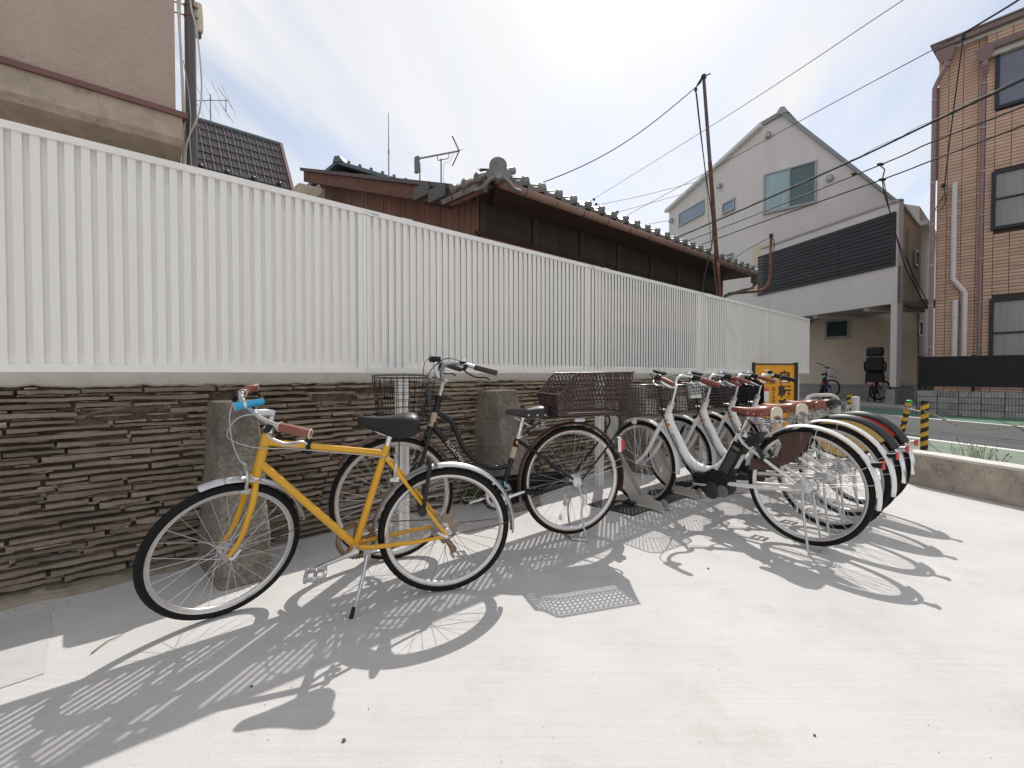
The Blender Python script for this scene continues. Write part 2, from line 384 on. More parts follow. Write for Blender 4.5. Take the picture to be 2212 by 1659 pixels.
def buttress(sb0, sb1, st0, st1, qb, qt, zt):
    mb = MB(); n = 60; secs = []
    for k in range(n+1):
        t = k/n; z = zt*t
        a, b, q = sb0+(st0-sb0)*t, sb1+(st1-sb1)*t, qb+(qt-qb)*t
        ring = []
        cr = .012
        for s_, q_ in ((a, WQ+.05), (a, (q+WQ)/2), (a, q+cr*2), (a+cr, q+cr*.4), (a+cr*2, q), ((2*a+b)/3, q), ((a+2*b)/3, q), (b-cr*2, q), (b-cr, q+cr*.4), (b, q+cr*2), (b, (q+WQ)/2), (b, WQ+.05)):
            nn = .007*noise.noise(Vector((s_*9, q_*9, z*7)))+.006*noise.noise(Vector((s_*40, q_*40, z*40)))+.005*noise.noise(Vector((s_*90, q_*90, z*90)))
            ring.append(Vector((s_+nn*.5, q_-nn if q_ < WQ else q_, z-.01 if k == 0 else z+nn*.4)))
        secs.append(ring)
    last = secs[-1]; mid = sum(last, Vector())/len(last)
    secs.append([mid+(p-mid)*.93+Vector((0, 0, .008)) for p in last]); mb.loft(secs)
    wall.part('buttress', mb, M_butt, ang=70)
buttress(.545, .79, .604, .80, 2.60, 2.873, .877)
buttress(2.46, 2.77, 2.511, 2.752, 2.60, 2.873, .892)
buttress(4.41, 4.71, 4.45, 4.69, 2.62, 2.873, .89)
buttress(6.35, 6.65, 6.39, 6.63, 2.62, 2.873, .89)

# ================================================================ white slatted fence
FQ = 2.64; FZ0, FZ1 = 1.0375, 1.979
M_fence = mat('fence_white', (.82, .80, .765), .38, var=.03, vscale=2.0, rv=.015, stretch=(1, 1, .25), dirt=(.60, .575, .53, .4), dscale=6.0, dthr=(.56, .8))
fence = Thing('slatted_fence', 'long white metal fence of narrow upright slats on posts before the old wall', 'fence', FF, (4.2, FQ, 0))
mb = MB(); mb.box((0, -.0035, 0), (.0290, .0, FZ1-FZ0-.05)); ME_slat = mesh_of('slat', mb, M_fence, False)
seams = [-.751, 1.315, 3.380, 5.450, 7.504, 9.508]; PITCHS = .0489
for i in range(5):
    a, b = seams[i]+.0012, seams[i+1]-.0012; mb = MB()
    mb.box((a, FQ-.010, FZ1-.030), (b, FQ+.036, FZ1)); mb.box((a, FQ-.010, FZ0), (b, FQ+.036, FZ0+.032))
    mb.box((a, FQ-.004, FZ0+.033), (a+.020, FQ+.030, FZ1-.031)); mb.box((b-.020, FQ-.004, FZ0+.033), (b, FQ+.030, FZ1-.031))
    pan = fence.part('fence_panel', mb, M_fence, smooth=False, bev=.0015)
    n = int((b-a-.03)/PITCHS); st = (b-a-.044)/n
    mbb = MB()
    for k in range(n):
        s = a+.022+st*k+.021
        o = fence.link('slat', ME_slat, parent=pan, loc=(s, FQ+.003, FZ0+.030))
        mbb.box((s-.0243, FQ+.0140, FZ0+.03), (s+.0043, FQ+.0158, FZ1-.03))
    fence.part('backing_slats', mbb, M_fence, parent=pan, smooth=False, kind='stuff')
    if i:
        mb = MB(); mb.box((a+.028, FQ-.0115, FZ1-.024), (a+.072, FQ-.0102, FZ1-.012)); fence.part('maker_sticker', mb, mat('sticker_blue', (.45, .50, .62), .5), parent=pan, smooth=False)
        mb = MB()
        for ss in (a+.012, seams[i]-.014): mb.lathe([(.0001, -.0035), (.004, -.003), (.005, 0)], (ss, FQ-.0102, FZ1-.016), (0, 1, 0), 8); mb.lathe([(.0001, -.0035), (.004, -.003), (.005, 0)], (ss, FQ-.0102, FZ0+.016), (0, 1, 0), 8)
        fence.part('screws', mb, mat('screw_metal', (.6, .6, .6), .35, 1.0), parent=pan)
for s in (-.478, 1.580, 3.626, 5.682, 7.768, 9.107):
    mb = MB(); mb.box((s-.036, FQ+.038, 0), (s+.036, FQ+.090, FZ1-.01)); po = fence.part('post', mb, M_fence, smooth=False, bev=.003)
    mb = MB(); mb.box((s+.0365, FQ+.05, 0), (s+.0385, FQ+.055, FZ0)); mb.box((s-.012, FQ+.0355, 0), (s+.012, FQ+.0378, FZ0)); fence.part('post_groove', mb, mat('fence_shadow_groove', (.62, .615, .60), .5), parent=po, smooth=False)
    mb = MB(); mb.box((s-.042, FQ-.0125, FZ1-.034), (s+.042, FQ+.04, FZ1+.003)); fence.part('cap_joint', mb, M_fence, parent=po, smooth=False, bev=.003)

# ================================================================ low wall by the road
lw = Thing('low_concrete_wall', 'low cracked grey concrete wall by the road, its rounded top coloured as if sunlit', 'low wall', RF, (4.7, 0, 0))
mb = MB(); secs = []; NV = 150; v1 = (RF.inverted() @ Vector((3.735, 4.62, 0))).y
for i in range(NV+1):
    v = v1-7.5*i/NV; n1_ = .006*noise.noise(Vector((v*3, 0, 0))); n2_ = .004*noise.noise(Vector((v*11, 2, 0))); h = .30+.006*noise.noise(Vector((v*4, 5, 0)))
    secs.append([Vector((4.80, v, -.02)), Vector((4.80, v, h-.012)), Vector((4.785, v, h)), Vector((4.66, v, h)), Vector((4.640+n2_, v, h-.006+n2_)), Vector((4.634+n2_, v, h-.022)),
                 Vector((4.636+n1_, v, h-.05)), Vector((4.636+n1_, v, .15)), Vector((4.634+n1_, v, -.02))])
mb.loft(secs)
M_low = mat('low_wall_concrete', (.42, .37, .31), .95, var=.25, vscale=4, bump=.7, bscale=50, dirt=(.24, .21, .18, .7), dscale=3.5, dthr=(.5, .7))
tt = M_low.node_tree; vo = tt.nodes.new('ShaderNodeTexVoronoi'); vo.feature = 'DISTANCE_TO_EDGE'; vo.inputs['Scale'].default_value = 5.0
dn = tt.nodes.new('ShaderNodeTexNoise'); dn.inputs['Scale'].default_value = 6; dn.inputs['Detail'].default_value = 5
mxv = tt.nodes.new('ShaderNodeMix'); mxv.data_type = 'RGBA'; mxv.inputs[0].default_value = .35
tt.links.new(tt.nodes['Texture Coordinate'].outputs['Object'], dn.inputs['Vector']); tt.links.new(tt.nodes['Texture Coordinate'].outputs['Object'], mxv.inputs[6]); tt.links.new(dn.outputs['Color'], mxv.inputs[7]); tt.links.new(mxv.outputs[2], vo.inputs['Vector'])
mrv = tt.nodes.new('ShaderNodeMapRange'); tt.links.new(vo.outputs['Distance'], mrv.inputs[0]); mrv.inputs[1].default_value = 0; mrv.inputs[2].default_value = .014; mrv.inputs[3].default_value = .45; mrv.inputs[4].default_value = 1
mc = tt.nodes.new('ShaderNodeMix'); mc.data_type = 'RGBA'; mc.blend_type = 'MULTIPLY'; mc.inputs[0].default_value = 1
bs = tt.nodes['Principled BSDF']; tt.links.new(bs.inputs['Base Color'].links[0].from_socket, mc.inputs[6]); tt.links.new(mrv.outputs[0], mc.inputs[7]); tt.links.new(mc.outputs[2], bs.inputs['Base Color'])
lw.part('body', mb, M_low, ang=50)
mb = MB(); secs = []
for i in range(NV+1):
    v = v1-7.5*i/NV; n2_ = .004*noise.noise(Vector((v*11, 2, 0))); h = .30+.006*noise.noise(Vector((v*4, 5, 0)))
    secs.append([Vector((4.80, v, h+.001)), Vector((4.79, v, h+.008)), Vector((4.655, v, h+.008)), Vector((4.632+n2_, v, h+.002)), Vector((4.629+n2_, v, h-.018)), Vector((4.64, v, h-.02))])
mb.loft(secs); lw.part('lit_top_layer', mb, mat('lit_top_tint', (.60, .58, .545), .9, var=.12, vscale=6, bump=.5), ang=60)  # added pale layer: sunlight on the wall top put into the colour

# ================================================================ facade helper
class Fac:
    """a vertical wall plane through A and B; a runs from A to B, n towards the viewer"""
    def __init__(s, A, B):
        A, B = Vector((A[0], A[1], 0)), Vector((B[0], B[1], 0)); s.A = A; s.ex = (B-A).normalized(); s.L = (B-A).length
        n = s.ex.cross(Vector((0, 0, 1)));  s.en = n if n.dot(-A) > 0 else -n
    def P(s, a, n, z): return s.A + s.ex*a + s.en*n + Vector((0, 0, z))
    def px(s, x, y):
        r = ray(x, y); o = Vector((0, 0, CAM_H)); t = (s.A-o).dot(s.en)/r.dot(s.en); p = o+r*t
        return (p-s.A).dot(s.ex), p.z
    def M(s):
        m = Matrix.Identity(4)
        for i, v in enumerate((s.ex, s.en, Vector((0, 0, 1)))):
            for k in range(3): m[k][i] = v[k]
        m.translation = s.A; return m
    def box(s, mb, a0, a1, n0, n1, z0, z1, m=0):
        b = [s.P(a0, n0, z0), s.P(a1, n0, z0), s.P(a1, n1, z0), s.P(a0, n1, z0)]; t = [p+Vector((0, 0, z1-z0)) for p in b]
        return mb.hexa(b, t, m)
    def poly(s, mb, pts, n0, n1, m=0):
        return mb.prism(pts, s.A+s.en*n0, s.ex, (0, 0, 1), s.en*(n1-n0), m)
M_glass = mat('window_glass', (.05, .075, .085), .04, spec=.9, var=.02)
def window(T, f, a0, a1, z0, z1, M_fr, M_pane, fw=.05, n=0.0, mull=(), sill=True, curtain=None, rail=()):
    mb = MB(); f.box(mb, a0, a1, n, n+.07, z0, z0+fw); f.box(mb, a0, a1, n, n+.07, z1-fw, z1)
    f.box(mb, a0, a0+fw, n, n+.069, z0+fw, z1-fw); f.box(mb, a1-fw, a1, n, n+.069, z0+fw, z1-fw)
    for q in mull:
        c = a0+(a1-a0)*q; f.box(mb, c-fw*.55, c+fw*.55, n+.002, n+.066, z0+fw, z1-fw)
    for q in rail:
        c = z0+(z1-z0)*q; f.box(mb, a0+fw, a1-fw, n+.004, n+.060, c-fw*.3, c+fw*.3)
    wd = T.part('window', mb, M_fr, smooth=False, bev=.004)
    edges = [a0+fw]+[a0+(a1-a0)*q for q in mull]+[a1-fw]
    for i in range(len(edges)-1):
        mb = MB(); f.box(mb, edges[i], edges[i+1], n+.008, n+.032-.008*i, z0+fw, z1-fw)
        T.part('pane', mb, M_pane[i % len(M_pane)] if isinstance(M_pane, list) else M_pane, parent=wd, smooth=False)
    if sill:
        mb = MB(); f.box(mb, a0-.03, a1+.03, n, n+.11, z0-.035, z0-.002); T.part('sill', mb, M_fr, parent=wd, smooth=False)
    return wd

# ================================================================ brown rendered building at the left
BQ = 4.0
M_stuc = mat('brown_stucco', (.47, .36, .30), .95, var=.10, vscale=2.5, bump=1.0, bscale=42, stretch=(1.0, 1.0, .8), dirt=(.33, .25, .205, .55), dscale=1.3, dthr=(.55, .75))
bb = Thing('brown_building', 'tall brown rendered building with an overhanging upper wall above the white fence', 'building', FF, (-3, BQ, 0))
zl = 2.735
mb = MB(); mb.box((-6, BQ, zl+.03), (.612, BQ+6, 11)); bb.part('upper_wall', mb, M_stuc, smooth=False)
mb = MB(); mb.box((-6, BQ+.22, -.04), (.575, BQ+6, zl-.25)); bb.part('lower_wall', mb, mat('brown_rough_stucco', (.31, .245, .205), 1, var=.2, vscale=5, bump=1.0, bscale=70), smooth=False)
mb = MB(); mb.prism([(-.13, zl), (-.13, zl-.15), (-.10, zl-.19), (.225, zl-.30), (.9, zl-.30), (.9, zl)], (-6, BQ, 0), (0, 1, 0), (0, 0, 1), (6.63, 0, 0)); bb.part('ledge', mb, mat('ledge_render', (.46, .375, .31), .95, var=.2, vscale=7, bump=.6, bscale=50, dirt=(.2, .15, .12, .7), dscale=6, dthr=(.56, .72)), smooth=False, bev=.01)
mb = MB(); mb.prism([(-.155, zl-.012), (-.155, zl+.022), (.01, zl+.075), (.01, zl+.002), (-.135, zl+.002), (-.135, zl-.012)], (-6, BQ, 0), (0, 1, 0), (0, 0, 1), (6.655, 0, 0)); bb.part('flashing', mb, mat('brown_flashing', (.17, .075, .062), .45, var=.15, vscale=5), smooth=False)
M_pipe = mat('dark_drainpipe', (.10, .085, .088), .4, var=.12, vscale=4)
dp = Thing('drainpipe', 'thick dark drainpipe with clamps beside the brown building corner', 'drainpipe', FF, (.70, BQ+.02, 0))
mb = MB(); mb.tube([(.705, BQ+.02, -.03), (.705, BQ+.02, 3.55)], .034, 18); mb.tube([(.705, BQ+.02, 3.52), (.705, BQ+.02, 8)], .031, 18); mb.tube([(.705, BQ+.02, 2.25), (.705, BQ+.02, 2.33)], .0365, 18); dp.part('pipe', mb, M_pipe)
for z in (3.50, 3.57):
    mb = MB(); mb.ring(.034, [(0, -.006), (.003, -.006), (.003, .006), (0, .006)], (.705, BQ+.02, z), (0, 0, 1), 20); mb.tube([(.67, BQ+.02, z), (.60, BQ+.04, z)], .005, 6); mb.tube([(.735, BQ-.0, z), (.75, BQ-.005, z)], .006, 6); dp.part('clamp', mb, mat('rusty_clamp', (.20, .085, .05), .7, .3, var=.3, vscale=40))
mb = MB(); mb.box((.745, BQ+.06, 3.46), (.795, BQ+.12, 3.66)); mb.box((.75, BQ+.07, 3.42), (.785, BQ+.11, 3.46), 1)
single('outdoor_lamp', mb, [mat('cream_plastic', (.72, .66, .52), .4), M_pipe], 'small cream plastic lamp housing behind the dark drainpipe', 'lamp', FF, (.77, BQ+.09, 3.42), bev=.012)
M_cabl = mat('pale_cable', (.55, .50, .43), .6, var=.1)
def cable(name, pts, r, m, label, group=None, F=WF, k=8, n=6):
    mb = MB(); P = spline(pts, k); mb.tube(P, r, n); return single(name, mb, m, label, 'cable', F, P[0], group)
cable('cable', [(.62, BQ+.0, 8), (.63, BQ-.01, 5), (.625, BQ-.01, 3.8), (.645, BQ-.012, 3.2), (.655, BQ-.03, 2.8), (.64, BQ+.01, 2.4), (.65, BQ, 1.4)], .007, M_cabl, 'pale cable running straight down the brown building corner', 'cables on the brown building', FF)
cable('cable', [(.645, BQ-.02, 8), (.65, BQ-.02, 5), (.652, BQ-.02, 4.1), (.640, BQ-.015, 3.4), (.648, BQ-.02, 2.9), (.66, BQ, 2.2), (.66, BQ, 1.4)], .006, M_cabl, 'second pale cable beside the brown building corner, nearer the pipe', 'cables on the brown building', FF)
P = [at(x, y, 3.36) for x, y in ((404, -160), (411, 0), (424, 60), (434, 150), (435, 210), (428, 250), (411, 288), (402, 320), (401, 360), (403, 400))]
cable('cable', P, .006, M_cabl, 'loose pinkish cable bowing out beside the drainpipe', 'cables on the brown building')
P = [at(x, y, 3.30) for x, y in ((396, 130), (401, 160), (407, 195), (412, 250), (410, 300), (413, 345), (415, 380))]
cable('cable', P, .0035, mat('grey_cable', (.35, .37, .38), .6), 'thin grey cable hanging in front of the drainpipe', 'cables on the brown building')

# ================================================================ house with brown-grey metal tile roof
th = Thing('metal_tile_roof_house', 'house with a steep dark metal tile roof behind the brown building', 'house', FF, (4, 16.2, 0))
rq0, rz0, rq1, rz1 = 15.6, 6.2, 17.0, 8.56
sl_ = math.hypot(rq1-rq0, rz1-rz0); ey = Vector((0, rq1-rq0, rz1-rz0)).normalized(); en = Vector((0, -ey.z, ey.y))
mb = MB(); mb.box((-2, 16.0, -.04), (5.2, 22, rz0-.05)); th.part('wall', mb, mat('far_house_wall', (.45, .43, .40), .9, var=.1), smooth=False)
mb = MB(); mb.prism([(rq0, rz0-.07), (rq1, rz1-.07), (rq1+5, rz1-2.6), (rq1+5, rz0-.07)], (-2, 0, 0), (0, 1, 0), (0, 0, 1), (7.46, 0, 0)); roof = th.part('roof', mb, mat('roof_edge_brown', (.16, .10, .10), .4), smooth=False)
M_mt = mat('metal_tile', (.075, .078, .080), .30, .0, rv=.1, var=.12, vscale=4, spec=.8)
M_mt2 = mat('metal_tile_rib', (.20, .115, .115), .35, var=.1, spec=.7)
mb = MB(); W_, H_ = .225, .33
prof = [(0, .0), (.035, .0), (.045, .018), (.10, .018), (.11, .0), (.165, .0), (.175, .022), (.187, .038), (.205, .038), (.222, .020), (W_+.004, .0)]
secs = []
for tt_, lift in ((0, .028), (.02, .03), (H_+.03, .0)):
    secs.append([Vector((x, 0, 0))+ey*tt_+en*(h+lift) for x, h in prof])
k = len(prof); vs = [p_ for q_ in secs for p_ in q_]
fs = [(i*k+j, i*k+j+1, (i+1)*k+j+1, (i+1)*k+j) for i in range(2) for j in range(k-1)]
mb.add([p_-en*.03 if i_ < k else p_ for i_, p_ in enumerate(vs)], fs); mb.mi = [1 if (j % (k-1)) >= 6 else 0 for j in range(len(fs))]
ME_mt = mesh_of('tile', mb, [M_mt, M_mt2], False)
for i in range(15):
    for j in range(8):
        s0 = 5.40-W_*(i+1)
        th.link('tile', ME_mt, parent=roof, loc=Vector((s0, rq0, rz0))+ey*(.02+H_*j) - Vector((0, 0, .0)))
mb = MB(); mb.tube([(-2, rq1, rz1+.02), (5.5, rq1, rz1+.02)], .07, 8); th.part('ridge_cap', mb, mat('ridge_metal', (.17, .21, .22), .35, .3), parent=roof)
mb = MB(); mb.prism([(0, 0), (0, .10), (sl_, .10), (sl_, 0)], (5.41, rq0, rz0), ey, en, (.09, 0, 0)); th.part('verge_trim', mb, mat('verge_brown', (.24, .15, .15), .4), parent=roof, smooth=False)
for i in range(4):
    p_ = onp(*((432, 362), (489, 375), (546, 388), (602, 400))[i], FF, 15.95); p_.y = 15.9
    mb = MB(); mb.lathe([(.001, .09), (.05, .085), (.075, .05), (.05, .045), (.05, 0)], p_, (0, 0, 1), 12); th.part('snow_guard', mb, mat('snow_guard', (.05, .05, .055), .5), parent=roof)

def yagi(name, label, F, base, h, boom_a, boom_b, elem, ndir, M_, lean=0, extra=None):
    t = Thing(name, label, 'antenna', F, base); b = Vector(base); top = b+Vector((lean, 0, h))
    mb = MB(); mb.tube([b, top], .014, 8); t.part('mast', mb, M_)
    A, B = Vector(boom_a), Vector(boom_b); mb = MB(); mb.tube([A, B], .010, 6); t.part('boom', mb, M_)
    nd = Vector(ndir)
    for k, L in enumerate(elem):
        c = A+(B-A)*(k/(len(elem)-1)); mb = MB(); mb.tube([c-nd*L, c+nd*L], .0045, 5); t.part('element', mb, M_)
    if extra: extra(t, M_)
    return t
M_ant = mat('antenna_metal', (.16, .16, .17), .45, .6)
q0 = onp(455, 268, FF, 17.0); q1 = onp(457, 205, FF, 17.0)
def ex1(t, m):
    a = onp(488, 228, FF, 17.0); mb = MB(); mb.tube([a+Vector((0, 0, .2)), a-Vector((0, 0, .2))], .012, 6); t.part('cross_arm', mb, m)
    for dz in (.2, -.2):
        mb = MB(); mb.tube([a+Vector((0, 0, dz))+Vector((-.3, -.4, .06)), a+Vector((0, 0, dz))+Vector((.3, .4, -.06))], .006, 5); t.part('element', mb, m)
    for e in (Vector((-1.0, .3, -.05)), Vector((1.0, .2, -.05))):
        mb = MB(); mb.tube([q0+Vector((0, 0, .75)), q0+e], .003, 4); t.part('guy_wire', mb, m)
yagi('roof_antenna', 'spiky dark television antenna on the steep metal tile roof', FF, q0, (q1-q0).z, onp(421, 217, FF, 17.0), onp(494, 217, FF, 17.0), (.55, .55, .5, .6, .5), (.55, .70, -.45), M_ant, 0, ex1)

# ================================================================ dark gabled house
dg = Thing('dark_gabled_house', 'dark slate-coloured gabled house peeking over the brown shed roof', 'house', WF, at(800, 808, 22)*1.0)
f = Fac(at(640, 500, 23).to_2d(), at(960, 500, 21).to_2d())
pts = [f.px(738, 368), f.px(672, 420), f.px(660, 520), f.px(930, 520), f.px(925, 424)]
mb = MB(); f.poly(mb, [(a, z) for a, z in pts], 0, -6); dg.part('wall', mb, mat('dark_siding', (.055, .062, .072), .8, var=.15, vscale=4, bump=.4, stretch=(1, 1, 12)), smooth=False)
pk, le, re_ = f.px(738, 360), f.px(660, 423), f.px(935, 420)
mb = MB(); t_ = .16
f.poly(mb, [le, (pk[0], pk[1]), re_, (re_[0], re_[1]+t_), (pk[0], pk[1]+t_), (le[0], le[1]+t_)], .35, -6.3); roof = dg.part('roof', mb, mat('dark_metal_roof', (.10, .135, .145), .35, .2, var=.1), smooth=False)
mb = MB(); f.poly(mb, [(pk[0]-.2, pk[1]+.05), (pk[0]-.1, pk[1]+.32), (pk[0]+.15, pk[1]+.32), (pk[0]+.35, pk[1]+.05)], .40, -6.3); dg.part('ridge_cap', mb, mat('dark_metal_roof', (0, 0, 0)), parent=roof, smooth=False)
for i in range(7):
    t2 = .12+i*.125; a_ = pk[0]+(re_[0]-pk[0])*t2; z_ = pk[1]+(re_[1]-pk[1])*t2+t_
    mb = MB(); f.box(mb, a_-.05, a_+.05, .3, .2, z_, z_+.12); dg.part('snow_guard', mb, mat('dark_metal_roof', (0, 0, 0)), parent=roof, smooth=False)
a_, z_ = f.px(765, 385); mb = MB(); mb.tube([f.P(a_+.5, .25, z_+.35), f.P(a_+.5, .1, z_+.1), f.P(a_, .1, z_), f.P(a_, .1, z_-1.5)], .05, 8); dg.part('downpipe', mb, mat('dark_metal_roof', (0, 0, 0)))

# ================================================================ old wooden house
GQ, GZ = 4.30, 3.25
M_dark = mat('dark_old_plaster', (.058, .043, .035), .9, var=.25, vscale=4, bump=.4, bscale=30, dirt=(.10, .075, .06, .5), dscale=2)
M_board = mat('brown_board', (.23, .135, .102), .75, rv=.14, var=.16, vscale=4, stretch=(6, 6, .6), bump=.25, bscale=40, dirt=(.13, .075, .058, .6), dscale=2.2, dthr=(.5, .7))
M_trim = mat('brown_trim_wood', (.075, .046, .037), .8, var=.25, vscale=5, stretch=(1, 6, 6), bump=.4, bscale=30)
M_barge = mat('weathered_red_board', (.17, .095, .076), .9, var=.35, vscale=10, stretch=(5, .7, 6), bump=.7, bscale=50, dirt=(.33, .25, .22, .6), dscale=9, dthr=(.52, .70))
M_kaw = mat('grey_clay_tile', (.21, .215, .21), .34, rv=.2, var=.25, vscale=7, bump=.25, bscale=60, dirt=(.30, .29, .26, .6), dscale=6, dthr=(.55, .75), spec=.6)
OHF = FF @ Matrix.Translation((0, 0, -.155)) @ Matrix.Scale(1.15, 4)     # house scaled up about the camera: farther back, same outline in the image
oh = Thing('old_wooden_house', 'old single-storey wooden house with grey clay tiles behind the white fence', 'house', OHF, (8, 6, 0))
HQ, HS = 4.88, 3.95                                        # wall planes
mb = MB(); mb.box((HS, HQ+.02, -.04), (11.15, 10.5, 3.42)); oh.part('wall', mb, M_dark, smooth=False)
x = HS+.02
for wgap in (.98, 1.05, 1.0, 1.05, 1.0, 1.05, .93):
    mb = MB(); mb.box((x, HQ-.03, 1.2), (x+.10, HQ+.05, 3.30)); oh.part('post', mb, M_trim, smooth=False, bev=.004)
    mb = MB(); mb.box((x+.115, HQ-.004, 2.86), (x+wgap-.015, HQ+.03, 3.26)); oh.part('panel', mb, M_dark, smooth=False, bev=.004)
    x += wgap
mb = MB(); mb.box((x, HQ-.03, 1.2), (x+.10, HQ+.05, 3.30)); oh.part('post', mb, M_trim, smooth=False)
mb = MB(); mb.box((HS, HQ-.035, 3.27), (11.15, HQ+.06, 3.37)); oh.part('eave_beam', mb, M_trim, smooth=False)
mb = MB(); mb.box((HS-.06, HQ-.085, 2.80), (6.55, HQ-.035, 2.825)); mb.prism([(-.035, 2.86), (-.13, 2.80), (-.13, 2.79), (-.035, 2.80)], (HS-.06, HQ, 0), (0, 1, 0), (0, 0, 1), (2.62, 0, 0)); oh.part('drip_board', mb, M_trim, smooth=False)
mb = MB(); mb.box((6.60, HQ-.06, 2.60), (11.1, HQ-.035, 2.66)); mb.box((6.6, HQ-.05, 2.44), (11.1, HQ-.036, 2.47)); oh.part('ledge_board', mb, M_trim, smooth=False)
def planks(s0, s1, q0, q1, z0, z1f, wd, along):
    n = int(((s1-s0) if along == 's' else (q1-q0))/wd)
    for i in range(n):
        mb = MB(); g = .004; dd = random.uniform(0, .006)
        if along == 's': a = s0+i*wd; mb.box((a+g, q0-.016-dd, z0), (a+wd-g, q0, z1f(a+wd/2)))
        else: a = q0+i*wd; mb.box((s0-.016-dd, a+g, z0), (s0, a+wd-g, z1f(a+wd/2)))
        oh.part('plank', mb, M_board, smooth=False)
planks(HS+.0, 6.55, HQ-.045, 0, 1.6, lambda a: 2.80, .142, 's')
planks(6.6, 10.9, HQ-.03, 0, 1.9, lambda a: 2.44, .162, 's')
vz = lambda q: 3.17+(q-5.0)*.347                         # height of the verge underside
planks(HS-.012, 0, HQ-.05, 9.9, 1.8, lambda q: vz(q)+.165 if q > 5 else 3.26, .135, 'q')
mb = MB(); mb.box((HS-.16, 5.26, 2.72), (HS+.3, 5.43, 2.93)); oh.part('beam_end', mb, M_barge, smooth=False, bev=.008)
# lower metal roof and its weathered verge board
mb = MB(); VS = HS-.32
mb.prism([(4.98, vz(4.98)-.03), (4.98, vz(4.98)+.17), (9.95, vz(9.95)+.17), (9.95, vz(9.95)-.03)], (VS, 0, 0), (0, 1, 0), (0, 0, 1), (.05, 0, 0)); oh.part('verge_board', mb, M_barge, smooth=False, bev=.004)
mb = MB(); mb.prism([(4.9, vz(4.9)+.175), (4.9, vz(4.9)+.235), (10.05, vz(10.05)+.235), (10.05, vz(10.05)+.175)], (VS-.035, 0, 0), (0, 1, 0), (0, 0, 1), (5.0, 0, 0)); oh.part('metal_roof', mb, mat('brown_metal_roof', (.10, .075, .072), .40, var=.15, vscale=6), smooth=False)
mb = MB(); mb.prism([(4.35, 3.14), (4.35, 3.30), (4.98, vz(4.98)+.17), (4.98, vz(4.98)-.03)], (VS, 0, 0), (0, 1, 0), (0, 0, 1), (.05, 0, 0)); oh.part('verge_board', mb, M_barge, smooth=False, bev=.004)
mb = MB(); mb.box((VS+.05, 4.36, 3.28), (11.55, HQ, 3.31)); oh.part('soffit', mb, M_trim, smooth=False)
# tiled roof
pr_ = R_(23); ey = Vector((0, math.cos(pr_), math.sin(pr_))); en = Vector((0, -math.sin(pr_), math.cos(pr_)))
E0 = Vector((0, 4.27, 3.335)); TW, TL = .308, .27
zr_ = 3.325+2.1*math.tan(pr_); mb = MB(); mb.hexa([(VS+.15, 4.33, 3.24), (11.55, 4.33, 3.24), (11.55, 6.9, 3.24), (4.30, 5.02, 3.24)], [(VS+.15, 4.33, 3.325), (11.55, 4.33, 3.325), (11.55, 6.43, zr_), (5.7, 6.43, zr_)]); roof = oh.part('roof', mb, M_trim, smooth=False)
pf = [(TW*i/10, .045*max(0, math.cos((i/10-.10)*2*math.pi*1.15))**1.5+.022*(1-math.sin(min(1, i/10)*math.pi))-.012) for i in range(11)]
pf = [(0, .050), (.025, .062), (.055, .058), (.085, .036), (.115, .014), (.16, .002), (.21, .0), (.26, .010), (TW+.01, .046)]
def tile_mesh(cap):
    mb = MB(); k = len(pf)
    top = [[Vector((x_, 0, 0))+ey*t_+en*(h_+l_) for x_, h_ in pf] for t_, l_ in ((0, .024), (TL+.04, .0))]
    bot = [[p_-en*.020 for p_ in r_] for r_ in top]
    vs = top[0]+top[1]+bot[0]+bot[1]; fs = []
    for j in range(k-1):
        fs += [(j, j+1, k+j+1, k+j), (2*k+j+1, 2*k+j, 3*k+j, 3*k+j+1), (j+1, j, 2*k+j, 2*k+j+1)]
    mb.add(vs, fs)
    if cap:
        c = Vector((.035, -.012, 0))+en*.045
        mb.lathe([(.0001, -.008), (.040, -.006), (.056, .004), (.058, .05), (.05, .055)], c, ey, 16)
        mb.add([Vector((x_, 0, 0))+en*(h_+.012)-ey*.004 for x_, h_ in pf[3:]]+[Vector((x_, 0, 0))+en*(h_-.045)-ey*.004 for x_, h_ in pf[3:]], [(j, j+1, 6+j+1, 6+j) for j in range(5)])
    return mesh_of('tile', mb, M_kaw, True, 50)
ME_t0, ME_t1 = tile_mesh(True), tile_mesh(False)
for i in range(25):
    for j in range(8):
        s0 = 3.86+TW*i
        if s0 < 3.86+max(0, j-1)*TL*.8: continue
        oh.link('tile', ME_t0 if j == 0 else ME_t1, parent=roof, loc=E0+Vector((s0, random.uniform(-.006, .006), random.uniform(-.004, .004)))+ey*TL*j)
mb = MB(); top = E0+ey*TL*8.1
mb.box((3.86+1.6, top.y-.1, top.z-.05), (11.6, top.y+.16, top.z+.12)); mb.tube([(5.4, top.y+.03, top.z+.15), (11.6, top.y+.03, top.z+.15)], .07, 10); oh.part('ridge', mb, M_kaw, parent=roof)
hip0, hip1 = Vector((3.80, 4.30, 3.38)), Vector((5.5, 6.4, 4.24)); hd = (hip1-hip0).normalized()
for i in range(9):
    a = hip0+hd*(.05+i*.27); mb = MB(); mb.tube([a, a+hd*.29], [.075, .065], 12); oh.part('hip_tile', mb, M_kaw, parent=roof)
